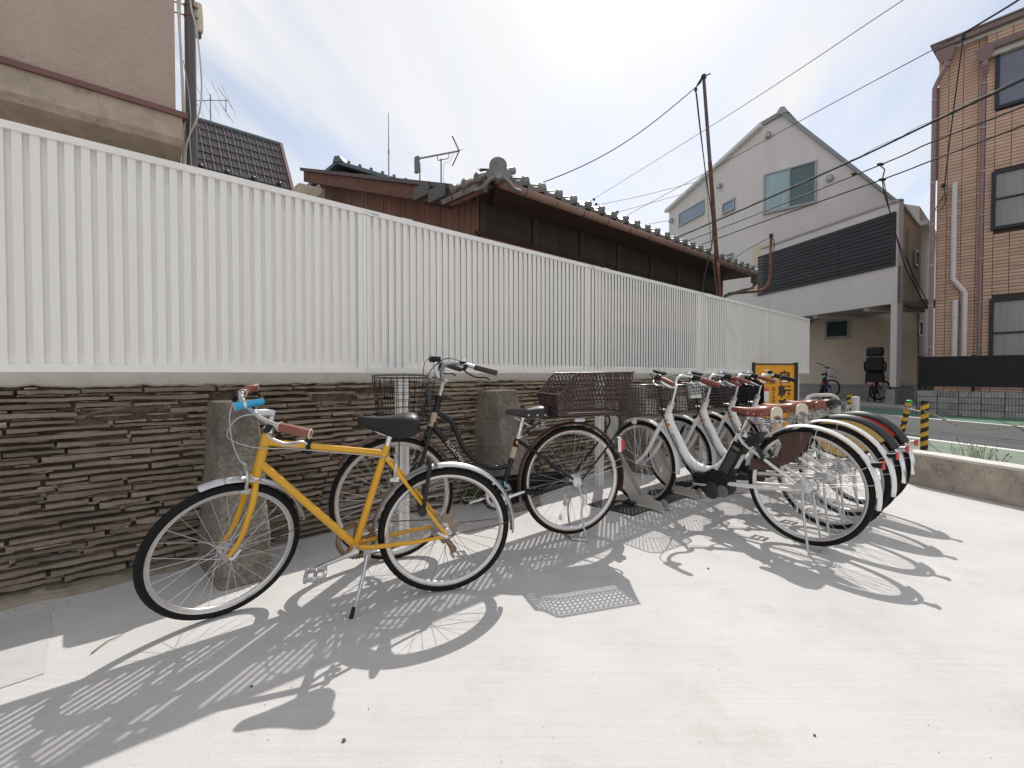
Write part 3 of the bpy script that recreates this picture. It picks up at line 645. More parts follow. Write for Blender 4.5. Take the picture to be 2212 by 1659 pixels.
# return eave tiles at the hip end
for i in range(3):
    mb = MB(); c = Vector((3.60, 4.42+i*.24, 3.285)); mb.tube([c+Vector((-.02, 0, .02)), c+Vector((.55, 0, .26))], .052, 12); mb.lathe([(.0001, -.02), (.045, -.016), (.058, 0), (.055, .03)], c+Vector((-.02, 0, .02)), (1, 0, .4), 14)
    mb.box((c.x-.03, c.y+.03, c.z-.055), (c.x+.3, c.y+.24, c.z+.005), rot=Matrix.Rotation(-R_(20), 3, 'Y')); oh.part('eave_tile', mb, M_kaw, parent=roof)
for i in range(2):
    q_ = 5.06+i*.36; z_ = vz(q_)+.19; mb = MB(); mb.box((VS-.06, q_, z_-.02-.1), (VS+.28, q_+.37, z_+.05)); oh.part('eave_tile', mb, mat('dark_flat_tile', (.10, .115, .12), .5, var=.2, vscale=8), parent=roof, smooth=False, bev=.01)
# ridge-end ornament facing outwards along the hip
oc = Vector((3.78, 4.28, 3.225)); on_ = Vector((-hd.x, -hd.y, 0)).normalized(); ox = Vector((-on_.y, on_.x, 0))
def lobe(cx_, cz_, r_, a0, a1, n=10): return [(cx_+r_*math.cos(R_(a0+(a1-a0)*i/n)), cz_+r_*math.sin(R_(a0+(a1-a0)*i/n))) for i in range(n+1)]
poly = lobe(.085, .10, .062, -70, 70)+lobe(0, .20, .105, -10, 190)+lobe(-.085, .10, .062, 110, 250)
mb = MB(); mb.prism(poly, oc+Vector((0, 0, .02))-on_*.02, ox, (0, 0, 1), on_*.05); orn = oh.part('ridge_ornament', mb, M_kaw, parent=roof, bev=.008)
mb = MB(); mb.lathe([(.0001, .012), (.045, .010), (.052, 0), (.052, -.22)], oc+on_*.10+Vector((0, 0, .085)), on_, 18); oh.part('round_end_tile', mb, M_kaw, parent=roof)
for sg in (-1, 1):
    mb = MB(); P_ = spline([oc+on_*.07+ox*sg*.0+Vector((0, 0, .08)), oc+on_*.06+ox*sg*.10+Vector((0, 0, .04)), oc+on_*.02+ox*sg*.17+Vector((0, 0, -.03)), oc-on_*.04+ox*sg*.26+Vector((0, 0, -.045))], 5)
    mb.tube(P_, .034, 10, flat=.7); oh.part('curl_tile', mb, M_kaw, parent=roof)
# gutter
M_gut = mat('copper_brown_gutter', (.32, .20, .155), .5, var=.15, vscale=6, dirt=(.22, .13, .10, .6), dscale=4)
mb = MB(); n = 10; gs0, gs1 = 3.83, 11.78
rg = [(GQ-.02+.058*math.cos(math.pi+math.pi*i/n), 3.275+.062*math.sin(math.pi+math.pi*i/n)) for i in range(n+1)]
rg = [(GQ-.078, 3.285)]+rg+[(GQ+.038, 3.285)]
mb.loft([[Vector((s_, q_, z_)) for q_, z_ in rg] for s_ in (gs0, gs1)], caps=False, closed=False); gut = oh.part('gutter', mb, M_gut, solid=.006)
mb = MB(); mb.prism(rg, (gs0-.008, 0, 0), (0, 1, 0), (0, 0, 1), (.012, 0, 0)); oh.part('gutter_end', mb, mat('copper_end_cap', (.42, .185, .13), .5), parent=gut, smooth=False)
for i in range(14):
    s_ = 4.2+i*.56; mb = MB(); mb.tube([(s_, q_-.003 if q_ < GQ else q_, z_-.006) for q_, z_ in rg[1:]]+[(s_, GQ+.08, 3.29)], .006, 6); oh.part('bracket', mb, mat('gutter_bracket', (.13, .06, .04), .6), parent=gut)
mb = MB(); mb.box((11.45, GQ-.1, 3.08), (11.7, GQ+.06, 3.30)); mb.tube([(11.55, GQ-.02, 3.1), (11.5, GQ+.05, 2.98), (10.95, HQ-.16, 2.78), (10.93, HQ-.16, 2.7), (10.93, HQ-.16, 1.5)], .036, 10); oh.part('downpipe', mb, mat('grey_downpipe', (.14, .135, .135), .5), parent=gut)
mb = MB(); mb.tube([(11.15, HQ, 2.62), (11.9, HQ, 1.8)], .05, 4); oh.part('brace', mb, M_trim)
# beige box at the far end of the shed roof
p_ = onp(655, 412, FF, 10.4); bx = Thing('beige_duct_box', 'beige gutter box beside the brown shed roof end above the fence', 'box', FF, p_)
mb = MB(); mb.box((p_.x-.12, p_.y-.1, p_.z-.55), (p_.x+.42, p_.y+.2, p_.z+.12)); bx.part('body', mb, mat('beige_plastic', (.60, .555, .46), .5, var=.1), smooth=False, bev=.03)
mb = MB(); mb.lathe([(.001, -.02), (.16, -.02), (.17, .0), (.17, .05)], (p_.x+.15, p_.y-.1, p_.z+.05), (0, -1, 0), 18, a0=0, a1=math.pi); bx.part('curved_rim', mb, mat('beige_plastic', (0, 0, 0)))
# antennas on the brown roof
def rz_(q): return vz(q)+.235
def on_roof(x, y=420):
    best = None
    for i in range(60):
        q = 7.0+i*.05; p = onp(x, y, OHF, q)
        if best is None or abs(p.x-4.6) < abs(best.x-4.6): best = p
    best.z = rz_(best.y); return FF.inverted() @ OHF @ best
b_ = on_roof(840); t_ = onp(837, 243, FF, b_.y); wa = Thing('whip_antenna', 'tall thin whip antenna standing on the brown shed roof', 'antenna', FF, b_)
mb = MB(); zt = t_.z; zm = b_.z+(zt-b_.z)*.45; mb.tube([b_, (b_.x, b_.y, zm)], .016, 8); wa.part('mast', mb, mat('antenna_light', (.5, .46, .47), .4, .3))
mb = MB(); mb.tube([(b_.x, b_.y, zm), (b_.x, b_.y, zm+.1), (b_.x, b_.y, zt)], [.02, .010, .006], 8); wa.part('rod', mb, M_ant)
b_ = on_roof(953); tp = onp(952, 343, FF, b_.y)
A_, B_ = onp(903, 343, FF, b_.y), onp(992, 326, FF, b_.y)
def ex2(t, m):
    mb = MB(); mb.tube(spline([A_+(B_-A_)*.45, A_+(B_-A_)*.47-Vector((0, 0, .1)), tp-Vector((0, 0, .02)), A_+(B_-A_)*.72-Vector((0, 0, .1)), A_+(B_-A_)*.74], 4), .009, 6); t.part('bracket', mb, m)
    for sg in (-1, 1):
        mb = MB(); mb.tube([B_-Vector((.0, 0, 0)), B_+Vector((-.10, .1, .30*sg))], .014, 6); t.part('reflector', mb, m)
    mb = MB(); mb.tube(spline([B_-Vector((.12, 0, .05)), B_-Vector((.25, 0, .3)), tp-Vector((-.08, 0, .1)), Vector((b_.x+.06, b_.y, b_.z))], 6), .004, 5); t.part('lead', mb, m)
yagi('roof_antenna', 'long horizontal television antenna with a comb of short rods above the brown roof', FF, b_, tp.z-b_.z, A_, B_, [.085]*16, (.6, -.75, .35), M_ant, 0, ex2)
b_ = on_roof(907); pa = Thing('panel_antenna', 'flat upright panel antenna on a thin mast left of the comb antenna', 'antenna', FF, b_); tp = onp(905, 352, FF, b_.y)
mb = MB(); mb.tube([b_, (b_.x, b_.y, tp.z)], .013, 8); pa.part('mast', mb, M_ant)
c_ = onp(899.5, 355, FF, b_.y); mb = MB(); mb.box((c_.x-.01, c_.y-.05, c_.z-.16), (c_.x+.05, c_.y+.07, c_.z+.16)); pa.part('panel', mb, mat('panel_grey', (.22, .22, .23), .5), smooth=False, bev=.01)
mb = MB(); mb.box((c_.x+.05, c_.y-.02, c_.z-.12), (b_.x+.01, c_.y+.02, c_.z-.07)); pa.part('clamp', mb, M_ant)

# ================================================================ white three-storey house across the road
M_wh = mat('house_render', (.75, .705, .675), .92, var=.05, vscale=1.5, stretch=(1, 1, .25), bump=.12, bscale=60, dirt=(.66, .62, .60, .5), dscale=1.1, dthr=(.55, .78))
M_whs = mat('house_render_bounce_tint', (.80, .68, .55), .92, var=.06, vscale=2, bump=.1)  # warm bounce light on the side wall is put into this render colour
M_trimg = mat('grey_metal_trim', (.42, .40, .395), .5, var=.06)
M_wfr = mat('alu_window_frame', (.36, .36, .37), .4, .4, var=.05)
M_curt = mat('curtain_glass', (.33, .48, .49), .10, var=.22, vscale=7, stretch=(1, 6, .12), spec=.7)
M_dkgl = mat('dark_screen_glass', (.07, .13, .135), .12, var=.2, vscale=7, stretch=(1, 6, .12), spec=.7)
M_skygl = mat('sky_glass', (.16, .25, .36), .06, spec=.9, var=.08)
Cc, Bc, Ac, Ec = (12.34, 15.62), (11.54, 22.6), (9.80, 30.53), (15.39, 18.48)
wh = Thing('white_gabled_house', 'pale three-storey house with a steep gable and a dark slatted balcony', 'house', STREET, (13, 20, 0))
fg, fl, fb = Fac(Bc, Ec), Fac(Ac, Bc), Fac((10.98, 21.83), Cc)
fs_ = Fac(Cc, (18.6, 21.47))
fb.en = -fb.en if fb.en.dot(Vector((-1, -.2, 0))) < 0 else fb.en
pk = fg.px(1690, 249); zE = fg.px(1931, 437)
zB = fl.px(1642, 277)[1]; zA = fl.px(1444, 457)[1]
mb = MB(); fg.poly(mb, [(0, -.04), (0, zB), pk, zE, (fg.L, zE[1]-.35), (fg.L, -.04)], 0, -7.5); gw = wh.part('gable_wall', mb, M_wh, smooth=False)
mb = MB(); fl.poly(mb, [(0, -.04), (0, zA), (fl.L, zB), (fl.L, -.04)], 0, -.4); wh.part('road_wall', mb, M_wh, smooth=False)
mb = MB(); o_ = .16
fg.poly(mb, [(-.1, zB-.02), (pk[0], pk[1]), (zE[0]+.3, zE[1]-.33), (zE[0]+.3, zE[1]-.33+o_), (pk[0]+.05, pk[1]+o_+.04), (-.1, zB+o_)], .12, -8); wh.part('roof', mb, mat('house_roof_edge', (.30, .31, .315), .5, var=.06), smooth=False)
mb = MB(); fg.poly(mb, [(pk[0]-.25, pk[1]+.05), (pk[0]-.05, pk[1]+.32), (pk[0]+.12, pk[1]+.30), (pk[0]+.3, pk[1]+.0)], .16, -8); wh.part('ridge_cap', mb, M_trimg, smooth=False)
mb = MB(); fl.poly(mb, [(-.2, zA-.05), (fl.L+.05, zB-.05), (fl.L+.05, zB+.12), (-.2, zA+.12)], .22, -.4); wh.part('eave_trim', mb, mat('white_eave', (.72, .71, .70), .6), smooth=False)
# balcony along the road
zt = fb.px(1935, 437)[1]; zsl = fb.px(1186+0*0+740, 660)[1]
soff = fb.px(1925, 656)[1]; L = fb.L
aL = fb.px(1645, 555)[0]; slT, slB = fb.px(1925, 460)[1], fb.px(1925, 577)[1]
mb = MB(); fb.box(mb, aL-2.5, L, 0, -.14, soff, slB+.02); wh.part('balcony_parapet', mb, M_wh, smooth=False)
mb = MB(); fb.box(mb, aL+.02, L-.02, -.02, -.13, slT+.02, zt); wh.part('balcony_band', mb, M_wh, smooth=False)
mb = MB(); fb.box(mb, aL-.03, L+.03, .03, -.17, zt+.001, zt+.07); wh.part('balcony_coping', mb, M_trimg, smooth=False)
mb = MB(); fb.box(mb, aL-2.4, L-.03, -.16, -2.9, soff+.06, soff+.16); wh.part('balcony_soffit', mb, mat('soffit_board', (.42, .40, .38), .9), smooth=False)
for q in (.45, .8):
    mb = MB(); c = aL+(L-aL)*q; fb.box(mb, c-.1, c+.1, -.17, -2.6, soff-.10, soff+.055); wh.part('soffit_beam', mb, M_wh, smooth=False)
mb = MB(); fb.box(mb, L-.20, L, .003, -.20, soff-.0, zt-.002); wh.part('corner_pier', mb, M_wh, smooth=False)
M_bslat = mat('dark_balcony_slat', (.030, .030, .036), .6, rv=.2, var=.25, vscale=3, stretch=(1, 1, 8), dirt=(.075, .07, .075, .5), dscale=4)
n = 13; hs = (slT-slB)/n
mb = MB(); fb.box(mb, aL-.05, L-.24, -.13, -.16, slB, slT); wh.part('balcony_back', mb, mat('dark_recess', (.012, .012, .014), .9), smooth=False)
for i in range(n):
    for j in range(3):
        a0 = aL-.18+(L-.06-aL+.18)*j/3; a1 = aL-.18+(L-.06-aL+.18)*(j+1)/3
        mb = MB(); fb.box(mb, a0+.006, a1-.006, .05+random.uniform(-.004, .006), .012, slB+hs*i+.012, slB+hs*(i+1)-.008); wh.part('slat', mb, M_bslat, smooth=False)
# column and footing
ca_, cz_ = fb.px(1916, 870)[0], fb.px(1916, 840)[1]
pa0, pa1 = L-.21, L-.0
mb = MB(); fb.box(mb, pa0, pa1, -.005, -.215, .62, soff+.05); wh.part('column', mb, M_wh, smooth=False)
for da in (.05, .16):
    mb = MB(); mb.tube([fb.P(pa0+da, -.1, .5), fb.P(pa0+da, -.1, .63)], .012, 6); wh.part('anchor_bolt', mb, M_trimg)
mb = MB()
mb.hexa([fb.P(pa0-.09, .10, 0), fb.P(pa1+.06, .10, 0), fb.P(pa1+.06, -.28, 0), fb.P(pa0-.09, -.28, 0)], [fb.P(pa0-.06, .07, .53), fb.P(pa1+.03, .07, .53), fb.P(pa1+.03, -.25, .53), fb.P(pa0-.06, -.25, .53)]); wh.part('column_footing', mb, mat('footing_concrete', (.34, .325, .30), .95, var=.25, vscale=6, bump=.5), smooth=False, bev=.01)
# plinth of the wall under the balcony
mb = MB(); fg.box(mb, -.1, fg.L, .035, -.2, -.04, .55); wh.part('plinth', mb, mat('plinth_concrete', (.40, .385, .37), .95, var=.1), smooth=False)
mb = MB(); fg.box(mb, -.1, fg.L, .06, .0, .555, .62); wh.part('plinth_drip', mb, M_trimg, smooth=False)
# side wall
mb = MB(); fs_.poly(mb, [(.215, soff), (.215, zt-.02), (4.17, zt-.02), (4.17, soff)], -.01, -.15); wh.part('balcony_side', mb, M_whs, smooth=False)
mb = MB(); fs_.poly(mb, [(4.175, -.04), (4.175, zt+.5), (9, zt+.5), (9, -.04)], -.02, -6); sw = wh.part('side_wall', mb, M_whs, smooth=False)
mb = MB(); fs_.poly(mb, [(-.03, zt-.01), (-.03, zt+.07), (4.2, zt+.07), (4.2, zt-.01)], .04, -.2); wh.part('side_coping', mb, M_trimg, smooth=False)
zr = fs_.px(1985, 500)[1]
mb = MB(); fs_.poly(mb, [(4.0, zt+.05), (4.0, zt+.2), (9.1, zt+.2), (9.1, zt+.05)], .25, -.3); wh.part('side_eave', mb, mat('white_eave', (0, 0, 0)), smooth=False)
M_bpipe = mat('beige_pipe', (.55, .50, .43), .5)
for q, r_ in ((3.55, .05),):
    mb = MB(); mb.tube([fs_.P(q, .07, .05), fs_.P(q, .07, zt-.15)], r_, 8); wh.part('downpipe', mb, M_bpipe)
mb = MB(); mb.tube([fs_.P(1.2, .06, zt-.7), fs_.P(1.2, .06, zt-1.6), fs_.P(3.3, .07, 4.1)], .03, 6); wh.part('cable_conduit', mb, mat('grey_conduit', (.33, .34, .30), .6))
for (x0, y0, x1, y1) in ((1972.5, 538, 1984, 592), (1977.5, 690, 1988, 736)):
    a0 = fs_.px(x0, (y0+y1)/2)[0]; a1 = fs_.px(x1, (y0+y1)/2)[0]; z1 = fs_.px(x0, y0)[1]; z0 = fs_.px(x1, y1)[1]+.15
    window(wh, fs_, a0, a1, z0, z1, M_wfr, M_skygl, fw=.06, n=.01, sill=False)
# gable and road windows, vents
def pxwin(f, x0, y0, x1, y1):                                  # pixel corners: top-left, bottom-right of the opening
    a0, z1 = f.px(x0, y0); a1, z0 = f.px(x1, y1); return a0, a1, z0, z1
a0, z1 = fg.px(1651, 378); a1, z0 = fg.px(1764, 437); window(wh, fg, a0, a1, z0, z1, M_wfr, [M_curt, M_dkgl], fw=.07, mull=(.5,))
for (x0, y0, x1, y1), gl in (((1468, 462, 1522, 460), M_skygl), ((1562, 441, 1588, 450), M_skygl)):
    a0, z1 = fl.px(x0, y0); a1, z0 = fl.px(x1, y1); window(wh, fl, a0, a1, z0, z1, M_wfr, gl, fw=.07)
a0, z1 = fl.px(1566, 552); a1 = fl.px(1584, 552)[0]; window(wh, fl, a0, a1, z1-.75, z1, M_wfr, M_glass, fw=.06)
a0, z1 = fg.px(1783, 693); a1, z0 = fg.px(1835, 729); window(wh, fg, a0, a1, z0, z1, mat('beige_window_frame', (.50, .47, .44), .5), mat('green_dark_glass', (.045, .085, .088), .1, var=.15), fw=.07)
M_vent = mat('vent_steel', (.42, .41, .40), .4, .5)
for f_, x, y in ((fg, 1661, 293), (fl, 1518+40, 402), (fg, 1794, 386), (fl, 1453, 477)):
    a, z = f_.px(x, y); mb = MB(); c = f_.P(a, 0, z)
    mb.tube([f_.P(a, -.02, z+.03), f_.P(a, .10, z+.03), f_.P(a, .16, z-.02), f_.P(a, .17, z-.12)], [.13, .13, .12, .11], 12); wh.part('vent_hood', mb, M_vent)
a, z = fg.px(1752, 693); mb = MB(); mb.box(fg.P(a, .0, z)-Vector((.12, .12, .1)), fg.P(a, .1, z)+Vector((.1, .1, .12))); mb.sphere(fg.P(a, .25, z-.1), .09, 10); wh.part('porch_light', mb, M_trimg)
a, z = fg.px(1937, 830); mb = MB(); fg.box(mb, a-.12, a+.14, .0, .12, z-.12, z+.12); wh.part('letter_box', mb, M_vent, smooth=False, bev=.01)
# meter boxes and clutter in the gap between the houses
mb = MB(); fs_.box(mb, 6.2, 6.9, .02, .42, .05, 1.75); wh.part('meter_cabinet', mb, mat('cabinet_beige', (.50, .46, .40), .6), smooth=False)

# ================================================================ brown tiled apartment building
M_tile = mat('brick_tile', (.62, .41, .30), .65, rv=.09, var=.10, vscale=2.2, bump=.2, bscale=80, dirt=(.52, .33, .24, .55), dscale=1.2, dthr=(.5, .7))
M_grout = mat('tile_grout', (.075, .050, .040), .95)
M_bpip = mat('mauve_pipe', (.32, .215, .22), .45, var=.08)
M_nfr = mat('navy_window_frame', (.018, .022, .032), .4)
M_wpipe = mat('white_pipe', (.70, .655, .65), .45, var=.05)
tb = Thing('tiled_apartment_building', 'brown brick-tiled apartment building with dark window frames and white pipes', 'building', STREET, (13, 13, 0))
ft = Fac((11.99, 13.8), (11.99+.6266*6, 13.8-.7793*6))
step = ft.px(2127, 500)[0]; zg = ft.px(2011, 128)[1]
mb = MB(); ft.box(mb, 0, 5.5, -.004, -9, -.04, zg); wl = tb.part('wall', mb, M_grout, smooth=False)
mb = MB(); ft.box(mb, step, 5.5, .14, -.003, -.04, zg-.003); wl2 = tb.part('bay_wall', mb, M_grout, smooth=False)
TWd, THt, G_ = .302, .088, .012
wins = []
for (x0, y0, y1) in ((2153, 121, 243), (2145, 376, 501), (2140, 648, 800)):
    a0, z1 = ft.px(x0, y0); z0 = ft.px(x0, y1)[1]; wins.append((a0-.02, z0-.02, z1+.02))
tiles = []
for k in range(int(zg/THt)):
    z = k*THt+.02
    if z < 1.15 or z > zg-.5: pass
    cells = [(TWd*i-.10, TWd*(i+1)-.10) for i in range(int(step/TWd)+2)]
    for c0, c1 in cells:
        c0, c1 = max(c0, 0), min(c1, step-.0)
        if c1-c0 > .03: tiles.append((c0, c1, z, 0))
    nb = 0; c = step
    while c < step+1.6:
        if not any(c+.05 > w_[0] and z+THt > w_[1] and z < w_[2] for w_ in wins):
            c1 = c+(TWd*.6 if nb == 0 else TWd); tiles.append((c, c1, z, .143)); c = c1
        else:
            w0 = min(w_[0] for w_ in wins if z+THt > w_[1] and z < w_[2])
            if w0-c > .03: tiles.append((c, w0, z, .143))
            c = step+9
        nb += 1
sn = {}
def tmesh(wd):
    k = round(wd, 3)
    if k not in sn:
        mb = MB(); mb.box((G_/2, 0, G_/2), (k-G_/2, .012, THt-G_/2)); mb.prism([(G_/2+.003, .0), (k-G_/2-.003, 0), (k-G_/2-.003, .001), (G_/2+.003, .001)], (0, .0122, .01), (1, 0, 0), (0, 1, 0), (0, 0, .06))
        sn[k] = mesh_of('tile', mb, M_tile, False)
    return sn[k]
rt = Matrix.Identity(3); Mf = ft.M().to_3x3(); eul = Mf.to_euler()
def tkey(t):
    p = ft.P((t[0]+t[1])/2, 0, t[2]); return ((p-Vector((0, 0, CAM_H))).length, )
tv = [t for t in tiles if 1.2 < t[2] < zg-.12]; tv.sort(key=lambda t: abs(t[2]-4.5)+abs(t[0]-.9)*.8)
flip = Mf.determinant() < 0
def place_tile(t):
    c0, c1, z, n_ = t
    if flip: o = tb.link('tile', tmesh(c1-c0), parent=wl, loc=ft.P(c1, n_, z)); ex_ = -ft.ex
    else: o = tb.link('tile', tmesh(c1-c0), parent=wl, loc=ft.P(c0, n_, z)); ex_ = ft.ex
    m = Matrix.Identity(3)
    for i, v in enumerate((ex_, ft.en, Vector((0, 0, 1)))):
        for k in range(3): m[k][i] = v[k]
    o.rotation_euler = m.to_euler()
for t in tv[:298]: place_tile(t)
mb = MB()
rest = set(map(id, tv[:298]))
for t in tiles:
    if id(t) not in rest: ft.box(mb, t[0]+G_/2, t[1]-G_/2, t[3], t[3]+.012, t[2]+G_/2, t[2]+THt-G_/2)
tb.part('other_tiles', mb, M_tile, parent=wl, kind='stuff', smooth=False)
mb = MB(); k = 0                                              # left return of the corner
for i in range(int(zg/THt)): mb.prism([(0, 0), (.25, 0), (.25, THt-G_), (0, THt-G_)], ft.P(-.003, -.01, i*THt+.02), -ft.en, (0, 0, 1), -ft.ex*.01)
tb.part('corner_tiles', mb, M_tile, parent=wl, kind='stuff', smooth=False)
# gutters, fascias, pipes
M_fas = mat('cream_fascia', (.66, .63, .58), .6); M_gut2 = mat('brown_gutter', (.22, .155, .145), .45)
mb = MB(); ft.box(mb, -.06, 5.5, .16, -.1, zg-.02, zg+.18); tb.part('fascia', mb, M_fas, smooth=False)
mb = MB(); ft.box(mb, -.10, 5.5, .29, .165, zg+.05, zg+.20); tb.part('gutter', mb, M_gut2, smooth=False, bev=.03)
mb = MB(); ft.box(mb, -.16, 5.5, .30, -9, zg+.205, zg+.25); tb.part('roof_edge', mb, M_gut2, smooth=False)
zg2 = ft.px(2146, 190)[1]
a2 = ft.px(2140, 110)[0]; z2 = ft.px(2140, 110)[1]
mb = MB(); ft.box(mb, a2, 5.5, .30, .15, z2-.28, z2-.10); tb.part('fascia', mb, M_fas, smooth=False)
mb = MB(); ft.box(mb, a2-.05, 5.5, .42, .305, z2-.16, z2+.02); tb.part('gutter', mb, M_gut2, smooth=False, bev=.03)
mb = MB(); ft.box(mb, -.09, -.005, -.2, .06, zg-3.4, zg-.9); tb.part('corner_flashing', mb, M_gut2, smooth=False)
def hopper(x, y, f_, n):
    a, z = f_.px(x, y); mb = MB(); b4 = [f_.P(a-.10, n, z-.2), f_.P(a+.10, n, z-.2), f_.P(a+.10, n+.14, z-.2), f_.P(a-.10, n+.14, z-.2)]
    mb.hexa(b4, [f_.P(a-.20, n, z+.1), f_.P(a+.20, n, z+.1), f_.P(a+.20, n+.26, z+.1), f_.P(a-.20, n+.26, z+.1)]); mb.tube([f_.P(a, n+.07, z-.2), f_.P(a, n+.07, z-.34)], .07, 10); tb.part('rain_hopper', mb, M_bpip, smooth=False)
    return a, z
h1 = hopper(2050, 125, ft, .17); a1 = ft.px(2019, 300)[0]
mb = MB(); mb.tube([ft.P(h1[0], .24, h1[1]-.3), ft.P(h1[0]-.08, .22, h1[1]-.42), ft.P(a1+.06, .12, h1[1]-.62), ft.P(a1, .10, h1[1]-.75), ft.P(a1, .10, .9)], .058, 12); tb.part('downpipe', mb, M_bpip)
h2 = hopper(2133, 124, ft, .20); a1 = ft.px(2124, 400)[0]
mb = MB(); mb.tube([ft.P(h2[0], .27, h2[1]-.3), ft.P(h2[0], .24, h2[1]-.40), ft.P(a1, .10, h2[1]-.50), ft.P(a1, .08, h2[1]-.65), ft.P(a1, .08, .9)], .058, 12); tb.part('downpipe', mb, M_bpip)
for aa in (ft.px(2019, 300)[0], ft.px(2124, 400)[0]):
    for k in range(7): mb = MB(); mb.ring(.058, [(0, -.012), (.008, -.012), (.008, .012), (0, .012)], ft.P(aa, .10 if aa < 1 else .08, 1.8+k*1.15), (0, 0, 1), 12); tb.part('pipe_clip', mb, mat('clip_steel', (.5, .48, .47), .4, .6))
aT, zT = ft.px(2064, 400); zK = ft.px(2063, 603)[1]; zK2 = ft.px(2086, 633)[1]; aK = ft.px(2086, 640)[0]
mb = MB(); mb.tube([ft.P(aT, .01, zT), ft.P(aT, .085, zT), ft.P(aT, .085, zT-.08), ft.P(aT, .085, zK), ft.P(aT+.03, .085, zK-.05), ft.P(aK-.03, .085, zK2+.05), ft.P(aK, .085, zK2), ft.P(aK, .085, .9)], .062, 14); tb.part('white_pipe', mb, M_wpipe)
aT, zT = ft.px(2065, 648); mb = MB(); mb.tube([ft.P(aT, .01, zT-.05), ft.P(aT, .085, zT-.05), ft.P(aT, .085, zT-.12), ft.P(aT, .085, .9)], .062, 14); mb.ring(.062, [(0, -.03), (.012, -.03), (.012, .03), (0, .03)], ft.P(aT, .085, zT-.45), (0, 0, 1), 14); tb.part('white_pipe', mb, M_wpipe)
M_blind = mat('blind_glass', (.16, .17, .22), .12, var=.1, vscale=3, spec=.7); M_lace = mat('lace_curtain_glass', (.30, .29, .275), .12, var=.16, vscale=6, stretch=(1, 6, .15), spec=.7)
for i, (a0, z0, z1) in enumerate(wins):
    window(tb, ft, a0+.02, a0+1.75, z0+.02, z1-.02, M_nfr, [M_blind, M_lace, M_lace][i], fw=.085, n=.145, sill=False, rail=() if i == 0 else (.52,))
# service drop down the facade
P = [at(x, y, Y) for x, y, Y in ((2081, 78, 12.3), (2066, 190, 12.9), (2052, 300, 13.2), (2040, 405, 13.4))]
cable('cable', P, .016, mat('black_cable', (.03, .03, .03), .6), 'dark service cable hanging down the tiled building facade', 'service drops', STREET)
P = [ft.P(ft.px(x, y)[0], .08, ft.px(x, y)[1]) for x, y in ((2040, 405), (2044, 430), (2038, 450), (2022, 455), (2030, 440), (2042, 420))]
cable('cable', P, .011, mat('black_cable', (0, 0, 0)), 'short loop of dark cable at the foot of the service drop', 'service drops', STREET)
mb = MB(); mb.sphere(ft.P(*(lambda q: (q[0], .1, q[1]))(ft.px(2040, 403))), .06, 8); mb.sphere(at(2081, 78, 12.3), .08, 8, sc=(.7, .7, 1.3)); single('cable_clamp', mb, mat('black_cable', (0, 0, 0)), 'black clamp holding the service cable on the tiled building', 'clamp', STREET, ft.P(.5, .2, 8))

# ---------------------------------------------------------------- block wall and black fence before it
bwF = Fac((11.05, 12.95), (13.4, 11.0)); d0 = gp(1990, 895); d1 = gp(2212, 906)
bwF = Fac((d0.x, d0.y), (d1.x, d1.y)); LB = 5.2
ww = Thing('block_wall', 'low grey wall of ribbed concrete blocks under the black fence', 'block wall', STREET, bwF.P(1, 0, 0))
aW = bwF.px(1979, 870)[0]; hB = bwF.px(1990, 843)[1]/4
M_block = mat('split_block', (.40, .385, .365), .95, rv=.14, var=.22, vscale=5, bump=.8, bscale=60, dirt=(.12, .115, .11, .8), dscale=3.5, dthr=(.5, .72))
mb = MB(); bwF.box(mb, aW, aW+LB, -.012, -.15, -.04, hB*4); core = ww.part('core', mb, mat('block_joint', (.055, .05, .048), .95), smooth=False)
mb = MB(); n = 7; bl = .39
for k in range(n):
    x0 = k*bl/n; mb.box((x0+.006, 0, .008), (x0+bl/n-.006, .014+.004*((k*7) % 3), hB-.006))
mb.box((.003, -.01, .007), (bl-.003, .002, hB-.005))
ME_blk = mesh_of('block', mb, M_block, False)
m3 = Matrix.Identity(3)
sgn = 1 if bwF.ex.cross(bwF.en).z > 0 else -1
for i, v in enumerate((bwF.ex*sgn, bwF.en, Vector((0, 0, 1)))):
    for k in range(3): m3[k][i] = v[k]
for r in range(4):
    for c in range(13): ww.link('block', ME_blk, parent=core, loc=bwF.P(aW+c*.4+(.4 if sgn < 0 else 0)+.005, -.010, r*hB), rot=m3.to_euler())
bf = Thing('black_fence', 'black metal fence of fine upright bars on the ribbed block wall', 'fence', STREET, bwF.P(1, -.07, hB*4))
zf0, zf1 = hB*4+.10, bwF.px(1985, 771)[1]; M_bf = mat('black_fence_metal', (.010, .011, .013), .5, var=.1)
mb = MB()
for k in range(int(LB/.045)): bwF.box(mb, aW+.03+k*.045, aW+.03+k*.045+.024, -.05, -.058, zf0+.03, zf1-.03)
for k in range(int(LB/.045)): bwF.box(mb, aW+.0505+k*.045, aW+.0795+k*.045, -.066, -.072, zf0+.03, zf1-.03)
bf.part('bars', mb, M_bf, kind='stuff', smooth=False)
for z in (zf0, zf1-.04):
    mb = MB(); bwF.box(mb, aW, aW+LB, -.04, -.095, z, z+.04); bf.part('rail', mb, M_bf, smooth=False)
for q in (0, 1.0, 2.05, 3.1): mb = MB(); bwF.box(mb, aW+q+.02, aW+q+.08, -.096, -.14, hB*4, zf1+.03); bf.part('post', mb, M_bf, smooth=False)
for q in (.35, .95, 2.2): mb = MB(); bwF.box(mb, aW+q, aW+q+.05, -.035, -.10, zf1-.005, zf1+.03); bf.part('clip', mb, mat('clip_grey', (.35, .35, .36), .4, .5), smooth=False)

